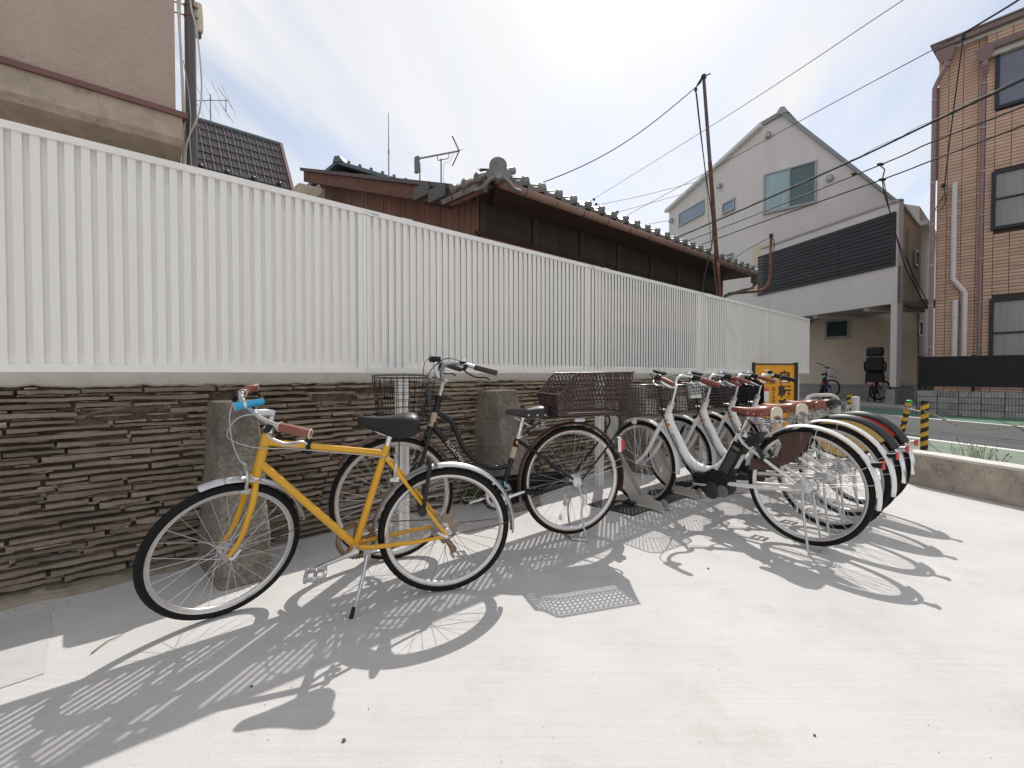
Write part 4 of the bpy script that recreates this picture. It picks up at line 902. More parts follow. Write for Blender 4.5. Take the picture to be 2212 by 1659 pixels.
# ---------------------------------------------------------------- small far buildings seen in the gap
fr = Thing('far_apartment_block', 'distant pale apartment block seen in the gap between the houses', 'building', STREET, (30, 38, 0))
f0 = Fac((26.2, 31.6), (30, 33)); mb = MB(); mb.box((26, 33, -.04), (46, 45, 7.2)); fr.part('wall', mb, mat('far_block_wall', (.50, .48, .46), .9), smooth=False)
for k in range(3):
    for j in range(5): mb = MB(); mb.box((26.4+j*1.1, 32.93, 1+k*2.2), (27.0+j*1.1, 32.99, 2.0+k*2.2)); fr.part('window', mb, M_glass, smooth=False)

# ================================================================ rusty pole, conduit and overhead lines
M_rust = mat('rusty_steel', (.15, .062, .042), .75, .25, var=.4, vscale=9, dirt=(.40, .235, .12, .8), dscale=5, dthr=(.55, .68))
p0, p1 = at(1559, 700, 9.5), at(1520, 166, 9.4)
po = Thing('rusty_pole', 'tall leaning rusty steel pole rising behind the white fence', 'pole', WF, (p0.x, p0.y, 0))
base = p0-(p1-p0)*(p0.z/(p1.z-p0.z)); mb = MB(); mb.tube([base, p0, p0+(p1-p0)*.66], [.040, .040, .037], 12); po.part('lower_tube', mb, M_rust)
mb = MB(); mb.tube([p0+(p1-p0)*.655, p1], [.034, .030], 12); po.part('upper_tube', mb, mat('weathered_brown_steel', (.15, .105, .10), .6, .3, var=.3, vscale=8))
mb = MB(); mb.lathe([(.036, -.04), (.05, -.03), (.05, .02), (.03, .05), (.001, .06)], p1, (0, 0, 1), 10); mb.tube([p1+Vector((.02, 0, .02)), p1+Vector((.13, 0, .06))], .014, 6); po.part('pole_cap', mb, mat('dark_fitting', (.035, .03, .03), .6))
mb = MB(); q = at(1508, 183, 9.4); mb.tube([p1-Vector((.02, 0, -.01)), at(1512, 177, 9.4), at(1505, 186, 9.4)], [.012, .03, .015], 8); mb.sphere(at(1503, 193, 9.4), .045, 8, sc=(.7, .7, 1.2)); po.part('insulator', mb, mat('dark_fitting', (0, 0, 0)))
M_blk = mat('black_cable', (0, 0, 0))
A = at(1500, 191, 9.4); B = FF @ Vector((4.9, 6.3, 4.18))
B = at(1152, 402, 8.6)
P = [A.lerp(B, t)-Vector((0, 0, .22*math.sin(math.pi*t))) for t in [i/10 for i in range(11)]]
cable('overhead_cable', P, .0095, M_blk, 'black drop cable sagging from the rusty pole to the tiled roof', 'overhead cables', k=3)
P = [at(x, y, 9.3) for x, y in ((1500, 191), (1505, 205), (1511, 260), (1520, 340), (1528, 400), (1538, 470), (1539, 520), (1530, 560), (1518, 620), (1512, 680))]
cable('overhead_cable', P, .011, M_blk, 'black cable running down beside the rusty pole', 'overhead cables')
P = [at(x, y, 9.32) for x, y in ((1502, 195), (1511, 275), (1523, 370), (1531, 470), (1540, 560), (1549, 640), (1552, 690))]
cable('overhead_cable', P, .006, mat('thin_grey_wire', (.22, .22, .23), .5, .3), 'thin grey stay wire beside the rusty pole', 'overhead cables')
c0 = at(1667, 506, 13.5)
rp = Thing('rusty_conduit', 'short rusty bent conduit pipe at the end of the tiled roof', 'conduit pipe', WF, at(1610, 640, 12.0))
P = [OHF @ Vector((11.2, 4.75, 2.86)), at(1640, 628, 13.0), at(1657, 617, 13.0), at(1663, 604, 13.0), at(1664, 585, 13.0), at(1666, 510, 13.0)]
mb = MB(); mb.tube(spline(P[:4], 5)[:-1]+P[3:], .036, 10); rp.part('pipe', mb, mat('rusty_conduit_steel', (.24, .10, .055), .8, .1, var=.4, vscale=8, dirt=(.45, .30, .18, .7), dscale=6))
mb = MB(); mb.lathe([(.04, -.05), (.05, 0), (.045, .06), (.001, .08)], P[-1], (0, 0, 1), 10); rp.part('end_cap', mb, mat('dark_fitting', (0, 0, 0)))
P = [at(x, y, 13.0) for x, y in ((1665, 512), (1672, 520), (1672, 540), (1667, 556))]; cable('overhead_cable', P, .012, M_blk, 'short black tail wire at the top of the rusty conduit', 'overhead cables')
P = [at(1664, 513, 13.0), at(1640, 525, 13), at(1600, 548, 15), at(1578, 565, 17)]; cable('overhead_cable', P, .010, M_blk, 'thin dark wire from the rusty conduit to the white house', 'overhead cables')
def rline(name, pts, r, label, m=None, k=6, helix=0):
    P = spline(pts, k); mb = MB(); mb.tube(P, r, 6); o = single(name, mb, m or M_blk, label, 'cable', WF, P[0], 'overhead cables')
    return P
def rpt(x, y, u):                                              # sight line against the vertical plane u of the road frame
    Fi = RF.inverted(); o = Vector((0, 0, CAM_H)); rr = Fi.to_3x3() @ ray(x, y); return o+ray(x, y)*(u/rr.x)
M_wire = mat('bare_wire', (.035, .035, .038), .6)
P1 = rline('overhead_cable', [rpt(2330, 115, 9.0), rpt(2212, 171, 9.0), rpt(2008, 267, 9.0), rpt(1822, 356, 9.0), rpt(1578, 464, 9.0), rpt(1400, 540, 9.0)], .020, 'thickest black overhead cable bundle crossing the white house gable')
mb = MB(); tw = []
for i, p in enumerate(P1):
    tw.append(p+Vector((0, 0, .034))+Vector((0, .02, .02))*math.sin(i*2.1))
mb.tube(spline(tw, 3), .006, 5); single('overhead_cable', mb, M_wire, 'thin support wire wound along the thickest overhead bundle', 'cable', WF, tw[0], 'overhead cables')
rline('overhead_cable', [rpt(2330, 187, 9.2), rpt(2212, 230, 9.2), rpt(2008, 309, 9.2), rpt(1902, 356, 9.2), rpt(1601, 476, 9.2), rpt(1440, 538, 9.2)], .014, 'middle twisted black overhead cable below the thick bundle')
rline('overhead_cable', [rpt(2330, 226, 9.1), rpt(2212, 271, 9.1), rpt(2025, 342, 9.1), rpt(1905, 388, 9.1), rpt(1660, 475, 9.1), rpt(1470, 545, 9.1)], .013, 'lowest straight black overhead cable crossing the tiled building')
rline('overhead_cable', [rpt(2212, -165, 9.5), rpt(1951, 0, 9.5), rpt(1578, 246, 9.5), rpt(1261, 443, 9.5), rpt(1200, 480, 9.5)], .009, 'highest thin wire slanting across the bright sky', M_wire)
rline('overhead_cable', [rpt(2300, -70, 8.0), rpt(2200, 0, 8.0), rpt(2082, 72, 8.0)], .015, 'thick black wire above the tiled building gutter')
rline('overhead_cable', [rpt(2082, 72, 8.0), rpt(1786, 230, 8.0), rpt(1578, 344, 8.0), rpt(1338, 474, 8.0), rpt(1290, 500, 8.0)], .008, 'thin wire passing just above the white gable peak', M_wire)
for lab, pts in (('faint far wire ending at a bead above the tiled roof', ((1503, 393), (1390, 422), (1272, 447), (1240, 455))), ('second faint far wire below the beaded one', ((1474, 419), (1400, 440), (1315, 464), (1280, 474))), ('lowest faint far wire left of the white house', ((1443, 477), (1381, 487), (1350, 492)))):
    rline('overhead_cable', [at(x, y, 24) for x, y in pts], .012, lab, M_wire)
for lab, x, y, Y in (('small dark bead on the highest thin wire', 1283, 431, 24), ('small dark bead on the faint far wire', 1288, 441, 23.9), ('small dark bead on the second faint far wire', 1334, 458, 23.9)):
    mb = MB(); mb.sphere(at(x, y, Y), .07, 8); single('wire_bead', mb, M_blk, lab, 'insulator', WF, at(x, y, Y), 'beads on the far wires')
q = rpt(1904, 372, 9.15)
mb = MB(); mb.tube([rpt(1900, 356, 9.15), rpt(1911, 366, 9.15), rpt(1906, 388, 9.15)], .012, 6); mb.sphere(rpt(1902, 355, 9.15), .05, 8, sc=(1.6, .7, .6)); mb.sphere(rpt(1906, 388, 9.1), .05, 8, sc=(1.6, .7, .6)); mb.sphere(rpt(1846, 376, 9.2), .05, 8, sc=(1.6, .7, .6))
single('splice_fitting', mb, M_blk, 'black splice fitting joining the middle and lowest overhead cables', 'fitting', WF, q)
rline('overhead_cable', [rpt(1906, 390, 9.1), rpt(1911, 420, 9.2), at(1926, 470, 11.0), at(1950, 560, 11.7), at(1972, 610, 12.2), at(2003, 668, 12.9)], .012, 'drop wire hanging down past the white house corner')
rline('overhead_cable', [rpt(1909, 390, 9.1), at(1922, 455, 10.8), at(1940, 520, 11.5), at(1964, 575, 12.1), at(2005, 655, 12.9)], .009, 'thinner drop wire beside the first at the white house corner', M_wire)

# ================================================================ bicycles
M_chrome = mat('chrome', (.72, .72, .73), .18, 1.0, var=.06, vscale=30)
M_alu = mat('aluminium', (.60, .60, .61), .36, 1.0, var=.10, vscale=40, dirt=(.30, .26, .22, .5), dscale=20, dthr=(.55, .8))
M_rim = mat('rim_aluminium', (.66, .64, .63), .33, .85, var=.08, vscale=30)
M_rub = mat('tyre_rubber', (.011, .011, .0115), .72, spec=.2, var=.2, vscale=40, bump=.25, bscale=200)
M_tan = mat('tyre_tan_wall', (.48, .33, .24), .75, var=.08, vscale=30)
M_spk = mat('spoke_steel', (.62, .62, .62), .3, 1.0, var=.05)
M_spkr = mat('rusty_spoke', (.32, .27, .23), .45, .8, var=.3, vscale=30)
M_blkp = mat('black_plastic', (.009, .009, .0095), .45, spec=.3, var=.1)
M_blkm = mat('black_paint', (.010, .0105, .012), .3, spec=.35, var=.1, coat=.15)
M_yel = mat('yellow_paint', (.70, .355, .012), .33, var=.05, vscale=6, coat=.35, dirt=(.50, .23, .02, .6), dscale=9, dthr=(.60, .72))
M_whp = mat('white_paint', (.82, .805, .78), .35, var=.04, vscale=8, coat=.2, dirt=(.48, .43, .37, .7), dscale=9, dthr=(.60, .75))
M_brg = mat('brown_grip', (.235, .080, .052), .55, var=.10, vscale=20)
M_brs = mat('brown_saddle', (.235, .062, .032), .38, var=.12, vscale=10, coat=.15)
M_crm = mat('cream_vinyl', (.66, .58, .46), .5, var=.05)
M_rust2 = mat('rusty_chain', (.11, .065, .045), .7, .4, var=.4, vscale=60)
M_red = mat('red_lens', (.55, .02, .02), .2, var=.05, coat=.4)
M_amb = mat('amber_reflector', (.75, .25, .02), .25, coat=.4)
M_clear = mat('clear_reflector', (.70, .70, .72), .2, coat=.4)
M_bfen = mat('brown_fender', (.085, .042, .040), .32, var=.1, coat=.3)

def wheel(T, cx, cz, r, xf=None, tanw=False, nsp=32, m_spk=None, m_rim=None, tw=.0175, hub_r=.018):
    m_spk = m_spk or M_spk; c = Vector((cx, 0, cz)); ay = (0, 1, 0)
    mb = MB(xf); mb.ring(r-.034, [(.012, -.011), (.012, .011), (-.002, .0115), (-.014, .006), (-.016, 0), (-.014, -.006), (-.002, -.0115)], c, ay, 56); W = T.part('wheel', mb, m_rim or M_rim, ang=60)
    mb = MB(xf); mb.ring(r-tw, [(tw*math.cos(a), tw*math.sin(a)) for a in [2*math.pi*i/10 for i in range(10)]], c, ay, 64); T.part('tyre', mb, M_rub, parent=W, ang=80)
    if tanw:
        for sg in (-1, 1): mb = MB(xf); mb.ring(r-.024, [(.007, sg*.0165), (-.007, sg*.0135), (-.007, sg*.011), (.007, sg*.013)], c, ay, 64); T.part('tan_sidewall', mb, M_tan, parent=W, ang=80)
    mb = MB(xf); mb.lathe([(.001, -.058), (.006, -.058), (.006, -.036), (hub_r+.008, -.034), (hub_r+.008, -.030), (hub_r*.62, -.026), (hub_r*.62, .026), (hub_r+.008, .030), (hub_r+.008, .034), (.006, .036), (.006, .058), (.001, .058)], c, ay, 16); T.part('hub', mb, M_alu, parent=W)
    mb = MB(xf)
    for i in range(nsp):
        sd = 1 if i % 2 else -1; tg = 1 if (i//2) % 2 else -1; a = 2*math.pi*i/nsp+.07; b = a+tg*R_(55)
        p = c+Vector((math.cos(b)*(hub_r+.005), sd*.032, math.sin(b)*(hub_r+.005))); q = c+Vector((math.cos(a)*(r-.048), sd*.003, math.sin(a)*(r-.048)))
        mb.tube([p, q], .0011, 4)
    T.part('spokes', mb, m_spk, parent=W, kind='stuff')
    return W
def reflector(T, W, cx, cz, rr, a, xf=None, y=.012):
    mb = MB(xf); c = Vector((cx+math.cos(R_(a))*rr, y, cz+math.sin(R_(a))*rr)); mb.sphere(c, .022, 10, sc=(.55, .35, 1)); T.part('wheel_reflector', mb, M_clear, parent=W)
def fender(T, cx, cz, R, a0, a1, w, m, xf=None, name='mudguard', n=30, dome=.014):
    mb = MB(xf); secs = []
    for i in range(n+1):
        a = R_(a0+(a1-a0)*i/n); e = Vector((math.cos(a), 0, math.sin(a))); fl_ = 1.0 if 0 < i < n else .85
        secs.append([Vector((cx, 0, cz))+e*(R+dome*(1-t*t)*1.0)+Vector((0, w*t*fl_, 0)) for t in (-1, -.85, -.45, 0, .45, .85, 1)])
    mb.loft(secs, caps=False, closed=False); return T.part(name, mb, m, solid=.0022, ang=80)
def tubes(T, name, lst, m, xf=None, parent=None, n=10):
    mb = MB(xf)
    for pts, r in lst: mb.tube(pts, r, n)
    return T.part(name, mb, m, parent=parent)
def steer_xf(p, d, ang): d = Vector(d).normalized(); p = Vector(p); return Matrix.Translation(p) @ Matrix.Rotation(ang, 4, d) @ Matrix.Translation(-p)
def saddle(T, x0, x1, z, hw, m, m_back=None, springs=True, rivets=True, tilt=0.0, plump=1.0):
    mb = MB(); secs = []; L = x1-x0
    prof = [(0, .70, .000, .034), (.03, .86, .009, .048), (.12, 1.0, .015, .062), (.28, .94, .010, .066), (.45, .68, .001, .060), (.62, .42, -.004, .047), (.80, .28, -.004, .037), (.93, .22, -.004, .029), (.98, .16, -.008, .022), (1.0, .07, -.014, .010)]
    for t, w_, dz, dr in prof:
        x = x0+L*t; h = hw*w_; zt_ = z+dz+tilt*t; ring = []
        for a in range(0, 181, 20):
            an = R_(a); cy = math.cos(an); sy = math.sin(an); e = .72
            ring.append(Vector((x, h*math.copysign(abs(cy)**e, cy), zt_-dr*plump*(1-sy**.62))))
        ring += [Vector((x, -h*.82, zt_-dr*plump-.004)), Vector((x, 0, zt_-dr*plump*.6)), Vector((x, h*.82, zt_-dr*plump-.004))]
        secs.append(ring)
    mb.loft(secs); sd = T.part('saddle', mb, m, ang=60)
    if m_back:
        mb = MB(); bk = [(hw*.86*math.cos(R_(a)), .004+.050*math.sin(R_(a))**.8-.045) for a in range(0, 181, 15)]+[(-hw*.84, -.075), (-hw*.3, -.048), (hw*.3, -.048), (hw*.84, -.075)]
        mb.prism(bk, (x0-.001, 0, z), (0, 1, 0), (0, 0, 1), (-.010, 0, 0)); T.part('back_panel', mb, m_back, parent=sd, bev=.003)
    if rivets:
        for t in (.16, .34, .52):
            for sg in (-1, 1):
                w_ = .97 if t < .3 else (.87 if t < .45 else .59); mb = MB(); mb.lathe([(.001, .0035), (.005, .003), (.0065, 0)], (x0+L*t, sg*hw*w_*1.0, z-.040), (0, sg, 0), 8); T.part('rivet', mb, M_alu, parent=sd)
    if springs:
        for sg in (-1, 1):
            mb = MB(); pts = [Vector((x0+.045+.020*math.cos(a), sg*hw*.55+.020*math.sin(a), z-.115+.055*i/40)) for i, a in enumerate([2*math.pi*4*k/40 for k in range(41)])]
            mb.tube(pts, .0032, 5); T.part('spring', mb, M_alu, parent=sd)
        mb = MB()
        for sg in (-1, 1): mb.tube(spline([(x0+.045, sg*hw*.55, z-.116), (x0+.11, sg*.025, z-.108), (x1-.09, sg*.012, z-.075), (x1-.05, 0, z-.055)], 4), .0038, 6)
        T.part('rails', mb, M_alu, parent=sd)
    else:
        mb = MB()
        for sg in (-1, 1): mb.tube(spline([(x0+.04, sg*hw*.45, z-.055), (x0+.10, sg*.022, z-.075), (x1-.10, sg*.016, z-.07), (x1-.05, 0, z-.045)], 4), .0038, 6)
        T.part('rails', mb, M_alu, parent=sd)
    return sd
def pedal(T, c, m_body, parent, w=.085, refl=True):
    c = Vector(c); mb = MB()
    sg = 1 if c.y > 0 else -1
    for dx in (-.036, .036): mb.box((c.x+dx-.006, c.y if sg > 0 else c.y-w, c.z-.013), (c.x+dx+.006, c.y+w if sg > 0 else c.y, c.z+.013))
    for dy in (.008, w-.008): mb.box((c.x-.036, c.y+sg*dy-.005, c.z-.010), (c.x+.036, c.y+sg*dy+.005, c.z+.010))
    mb.tube([c, c+Vector((0, sg*(w+.006), 0))], .008, 8); p = T.part('pedal', mb, m_body, parent=parent, smooth=False, bev=.002)
    return p
def crank(T, bb, pl, pr, m_arm, m_ped, ring_r, m_ring, ring_y=-.045):
    bb = Vector(bb)
    mb = MB(); mb.ring(ring_r-.012, [(.012, -.0015), (.012, .0015), (-.008, .0015), (-.008, -.0015)], bb+Vector((0, ring_y, 0)), (0, 1, 0), 40)
    for k in range(40): a = 2*math.pi*k/40; e = Vector((math.cos(a), 0, math.sin(a))); mb.tube([bb+Vector((0, ring_y, 0))+e*(ring_r-.002), bb+Vector((0, ring_y, 0))+e*(ring_r+.004)], .0025, 4)
    for k in range(5):
        a = 2*math.pi*k/5+.3; mb.tube([bb+Vector((0, ring_y, 0)), bb+Vector((math.cos(a)*(ring_r-.015), ring_y, math.sin(a)*(ring_r-.015)))], [.013, .008], 6)
    cr = T.part('chainring', mb, m_ring)
    mb = MB(); mb.lathe([(.001, -.062), (.016, -.06), (.021, -.03), (.021, .03), (.016, .062), (.001, .064)], bb, (0, 1, 0), 14); T.part('axle', mb, M_alu, parent=cr)
    for p, sg in ((pl, 1), (pr, -1)):
        p = Vector(p); a = Vector((bb.x, sg*.062, bb.z)); b = Vector((p.x, sg*.082, p.z)); mb = MB(); mb.tube([a-(b-a).normalized()*.016, a, a.lerp(b, .3), b, b+(b-a).normalized()*.014], [.014, .017, .012, .0095, .009], 10, flat=.75); arm = T.part('crank_arm', mb, m_arm)
        pedal(T, (p.x, sg*.092, p.z), m_ped, arm)
    return cr
def chain(T, bb, rr, ax, rs, m, y=-.045, sag=.0):
    bb, ax = Vector(bb), Vector(ax); mb = MB(); P = []
    a0 = math.atan2(bb.z-ax.z, bb.x-ax.x)
    for k in range(13): a = a0-math.pi/2+math.pi*k/12; P.append(Vector((bb.x+rr*math.cos(a), y, bb.z+rr*math.sin(a))))
    for k in range(9): a = a0+math.pi/2+math.pi*k/8; P.append(Vector((ax.x+rs*math.cos(a), y, ax.z+rs*math.sin(a))))
    mb.tube(P, .0038, 5, closed=True, flat=.7); return T.part('chain', mb, m)
def lever(T, g0, m, xf, sg, parent):
    g0 = Vector(g0); mb = MB(xf); mb.tube([g0+Vector((.015, 0, 0)), g0+Vector((.03, sg*.005, -.018)), g0+Vector((.028, -sg*.02, -.022))], [.013, .011, .007], 8); T.part('lever_clamp', mb, M_blkp, parent=parent)
    mb = MB(xf); mb.tube(spline([g0+Vector((.03, sg*.004, -.02)), g0+Vector((.025, sg*.03, -.035)), g0+Vector((-.02, sg*.055, -.06)), g0+Vector((-.075, sg*.06, -.062)), g0+Vector((-.095, sg*.062, -.075))], 4), .0055, 7, flat=.7); T.part('brake_lever', mb, m, parent=parent)
def basket_wire(T, x0, x1, hy, z0, z1, m, xf, nz=8, nx=9, ny=11, taper=.78, r=.0014, name='front_basket', round_=.05):
    """open wire basket: rings and uprights"""
    def ringp(t):
        k = taper+(1-taper)*t; cx = (x0+x1)/2; hx = (x1-x0)/2*(.86+.14*t); hyy = hy*k; z = z0+(z1-z0)*t; rr = min(hx, hyy)*.42; P = []
        for qx, qy, a0 in ((1, 1, 0), (-1, 1, 90), (-1, -1, 180), (1, -1, 270)):
            for i in range(5):
                a = R_(a0+90*i/4); P.append(Vector((cx+qx*(hx-rr)+rr*math.cos(a), qy*(hyy-rr)+rr*math.sin(a), z)))
        return P
    mb = MB(xf); mb.tube(ringp(1), r*2.6, 7, closed=True); B = T.part('basket', mb, m)
    mb = MB(xf)
    for k in range(nz): mb.tube(ringp(k/nz), r if k else r*1.6, 5, closed=True)
    def resample(P, n):
        P = P+[P[0]]; L = [0]
        for i in range(1, len(P)): L.append(L[-1]+(P[i]-P[i-1]).length)
        out = []; j = 0
        for k in range(n):
            s_ = L[-1]*k/n
            while L[j+1] < s_: j += 1
            out.append(P[j].lerp(P[j+1], (s_-L[j])/max(1e-9, L[j+1]-L[j])))
        return out
    n = 2*(nx+ny); A = resample(ringp(0), n); Bm = resample(ringp(.5), n); Cm = resample(ringp(1), n)
    for a, b, c in zip(A, Bm, Cm): mb.tube([a, b, c], r, 5)
    for k in range(1, nx+1):
        x = x0+(x1-x0)*(.5+.43*(2*k/(nx+1)-1)); mb.tube([(x, -hy*taper*.97, z0), (x, hy*taper*.97, z0)], r, 5)
    for k in range(1, ny): y = hy*taper*.97*(2*k/ny-1); mb.tube([(x0+(x1-x0)*.08, y, z0), (x1-(x1-x0)*.08, y, z0)], r, 5)
    T.part('wire_mesh', mb, m, parent=B, kind='stuff')
    return B
def bike_thing(name, label, R0, H0, lean=0.0, group=None):
    a = math.atan2(H0[1], H0[0]); return Thing(name, label, 'bicycle', frame(a, (R0[0], R0[1], 0)), (0, 0, 0), group, rot=Matrix.Rotation(-lean, 4, 'X'))

# ---------------------------------------------------------------- yellow bicycle
def yellow_bike():
    R0 = gp(960, 1275); h = Vector((-.967, -.2555)).normalized()
    T = bike_thing('bicycle', 'yellow bicycle with brown grips and black saddle leaning on its kickstand', (R0.x, R0.y), h, R_(8.5))
    r = .305; W = .975
    wheel(T, 0, r, r, None, nsp=32, m_spk=M_spkr)
    ht, hb = Vector((.792, 0, .80)), Vector((.845, 0, .612)); DX = Vector((-.056, 0, 0)); X = Matrix.Translation(DX) @ steer_xf(hb, ht-hb, R_(31))
    wheel(T, W, r, r, X, nsp=28)
    bb = (.40, 0, .268)
    fr = tubes(T, 'frame', [([bb, (.262, 0, .725)], .0155), ([(.272, 0, .690), (.747, 0, .758)], .0145), ([(.772, 0, .672), bb], .0165), ([ht-(ht-hb)*.02+DX, hb+DX], .0195)], M_yel, n=14)
    for sg in (-1, 1):
        tubes(T, 'chainstay', [([(.40, sg*.018, .268), (.33, sg*.038, .272), (.16, sg*.058, .288), (.0, sg*.062, r)], [.012, .011, .010, .007])], M_yel)
        tubes(T, 'seatstay', [([(.268, sg*.014, .672), (.24, sg*.028, .64), (.0, sg*.062, r)], [.009, .0085, .007])], M_yel)
    mb = MB(); mb.lathe([(.001, -.036), (.022, -.036), (.022, .036), (.001, .036)], bb, (0, 1, 0), 16); T.part('bottom_bracket', mb, M_yel, parent=fr)
    mb = MB(X); mb.tube([hb+Vector((.004, 0, -.006)), hb+Vector((.008, 0, -.03))], .022, 12)
    for sg in (-1, 1): mb.tube(spline([hb+Vector((.008, sg*.020, -.018)), (.868, sg*.043, .545), (.895, sg*.048, .46), (.928, sg*.050, .375), (W, sg*.052, r)], 5), [.013]*9+[.0115]*6+[.009]*6, 10)
    T.part('fork', mb, M_yel)
    mb = MB(X); mb.lathe([(.022, -.006), (.024, 0), (.022, .006)], hb+Vector((.001, 0, -.002)), ht-hb, 16); mb.lathe([(.021, 0), (.024, .004), (.022, .018), (.014, .03)], ht, ht-hb, 16); T.part('headset', mb, M_chrome)
    fender(T, W, r, r+.012, 76, 92, .024, M_alu, X); fender(T, W, r, r+.012, 92, 172, .024, M_alu, X); fender(T, 0, r, r+.012, 6, 80, .024, mat('dull_guard', (.30, .29, .29), .4, .8), None); fender(T, 0, r, r+.012, 80, 186, .024, M_alu, None)
    for sg in (-1, 1):
        tubes(T, 'guard_stay', [([(0, sg*.06, r), (-.316, sg*.024, r+.03)], .0022)], M_rust2, n=5); tubes(T, 'guard_stay', [([(W, sg*.055, r), (W-.315, sg*.024, r+.02)], .0022)], M_rust2, X, n=5)
    tubes(T, 'seatpost', [(spline([(.263, 0, .72), (.254, 0, .755), (.238, 0, .785), (.222, 0, .79)], 4), .0128)], M_chrome, n=12)
    saddle(T, .125, .385, .852, .084, mat('black_saddle', (.009, .009, .010), .42, spec=.35, var=.1), None, springs=False, rivets=False, tilt=.012, plump=1.35)
    # cockpit
    st = Vector((.783, 0, .83)); cl = Vector((.842, 0, .892))
    tubes(T, 'stem', [([(.79, 0, .80), (.775, 0, .862), (.772, 0, .888)], .0125), ([(.768, 0, .878), (.80, 0, .888), cl], [.015, .016, .017])], M_alu, X, n=12)
    bar = lambda sg: [cl, (.846, sg*.05, .896), (.845, sg*.13, .905), (.832, sg*.19, .908), (.805, sg*.235, .906)]
    HB = tubes(T, 'handlebar', [(spline(bar(-1)[::-1]+bar(1)[1:], 5), .0120)], M_alu, X, n=12)
    for sg in (-1, 1):
        mb = MB(X); P = [Vector((.818, sg*.215, .907)), Vector((.790, sg*.255, .904)), Vector((.755, sg*.292, .898)), Vector((.742, sg*.304, .896))]; mb.tube(P, [.0165, .0185, .0175, .0180], 14); g = T.part('grip', mb, M_brg, parent=HB)
        mb = MB(X); mb.ring(.0175, [(.002, -.002), (.002, .002), (-.002, .002), (-.002, -.002)], P[-1], P[-1]-P[-2], 14); mb.ring(.0165, [(.002, -.002), (.002, .002), (-.002, .002), (-.002, -.002)], P[0], P[1]-P[0], 14); T.part('stitching', mb, M_crm, parent=g)
        lever(T, (.830, sg*.190, .908), M_alu, X, sg, HB)
    # front torch
    a_ = Vector((.785, -.050, .918)); b_ = Vector((.895, -.060, .908)); mb = MB(X); mb.tube([a_, a_.lerp(b_, .08), a_.lerp(b_, .7), b_], [.010, .0145, .0150, .0185], 14); L_ = T.part('front_light', mb, mat('blue_plastic', (.02, .36, .62), .3, var=.03, coat=.3), parent=HB, bev=.002)
    mb = MB(X); mb.ring(.0155, [(.001, -.005), (.001, .005), (-.002, .005), (-.002, -.005)], a_.lerp(b_, .66), b_-a_, 16); T.part('band', mb, M_chrome, parent=L_)
    mb = MB(X); mb.lathe([(.001, .001), (.014, .001), (.016, 0)], b_, b_-a_, 14); T.part('lens', mb, M_clear, parent=L_)
    mb = MB(X); mb.box((.825, -.07, .885), (.85, -.045, .905)); T.part('light_bracket', mb, M_blkp, parent=L_)
    crank(T, bb, (.552, 0, .222), (.248, 0, .314), M_chrome, M_alu, .088, mat('rusty_ring', (.30, .20, .14), .5, .6, var=.4, vscale=30))
    chain(T, bb, .086, (0, 0, r), .035, M_rust2)
    mb = MB(); mb.lathe([(.001, -.05), (.055, -.05), (.065, -.032), (.066, -.030), (.001, -.029)], (0, 0, r), (0, 1, 0), 24); T.part('spoke_protector', mb, mat('smoky_disc', (.33, .27, .22), .4))
    mb = MB(); mb.lathe([(.001, -.052), (.034, -.052), (.034, -.047), (.025, -.046), (.025, -.04)], (0, 0, r), (0, 1, 0), 20); T.part('sprocket', mb, M_rust2)
    mb = MB(); mb.tube([(0, -.055, r-.01), (.01, -.06, r-.05), (-.03, -.06, r-.10), (-.05, -.06, r-.13)], [.012, .016, .013, .015], 8); mb.lathe([(.018, -.004), (.018, .004)], (-.045, -.05, r-.125), (0, 1, 0), 12); mb.lathe([(.016, -.004), (.016, .004)], (.0, -.05, r-.075), (0, 1, 0), 12); T.part('derailleur', mb, mat('rusty_derailleur', (.30, .20, .13), .5, .6, var=.3, vscale=40))
    tubes(T, 'quick_release', [([(.0, .066, r), (.01, .074, r+.005), (.045, .078, r+.03)], [.006, .006, .005])], M_clear, n=6)
    tubes(T, 'quick_release', [([(W, .062, r), (W-.01, .07, r), (W-.04, .074, r+.035)], [.006, .006, .005])], M_clear, X, n=6)
    mb = MB(); mb.box((.335, -.012, .215), (.365, .03, .265)); mb.tube([(.35, .020, .232), (.368, .075, .15), (.392, .125, .075)], [.010, .009, .0085], 8); mb.tube([(.392, .125, .075), (.405, .150, .045)], .006, 8); K = T.part('kickstand', mb, M_alu)
    mb = MB(); mb.tube([(.402, .140, .058), (.412, .165, .032), (.414, .170, .028)], [.0085, .010, .008], 8); T.part('rubber_foot', mb, M_blkp, parent=K)
    for c, X_ in ((Vector((.862, .0, .62)), X), (Vector((.20, 0, .622)), None)):
        mb = MB(X_); mb.tube(spline([c+Vector((.03, -.03, -.03)), c+Vector((.025, -.035, .02)), c+Vector((.02, 0, .035)), c+Vector((.025, .035, .02)), c+Vector((.03, .03, -.04))], 4), .0075, 7); mb.tube([c+Vector((.02, .01, .03)), c+Vector((.03, .03, .075))], .006, 6); mb.box(c+Vector((.012, .016, -.055)), c+Vector((.05, .030, -.04))); T.part('brake_caliper', mb, M_alu)
    mb = MB(); mb.box((.572, -.0165, .722), (.592, .0165, .752)); mb.tube([(.582, 0, .745), (.582, 0, .770)], .013, 8); mb.tube([(.582, -.004, .720), (.582, .004, .700)], .012, 8); T.part('lock_mount', mb, M_blkp, bev=.002)
    M_cab = mat('grey_brake_cable', (.42, .42, .40), .5)
    tubes(T, 'brake_cable', [(spline([(.86, -.185, .895), (.885, -.17, .83), (.90, -.10, .75), (.895, -.03, .69), (.88, .02, .675)], 6), .0026)], M_cab, X, n=6)
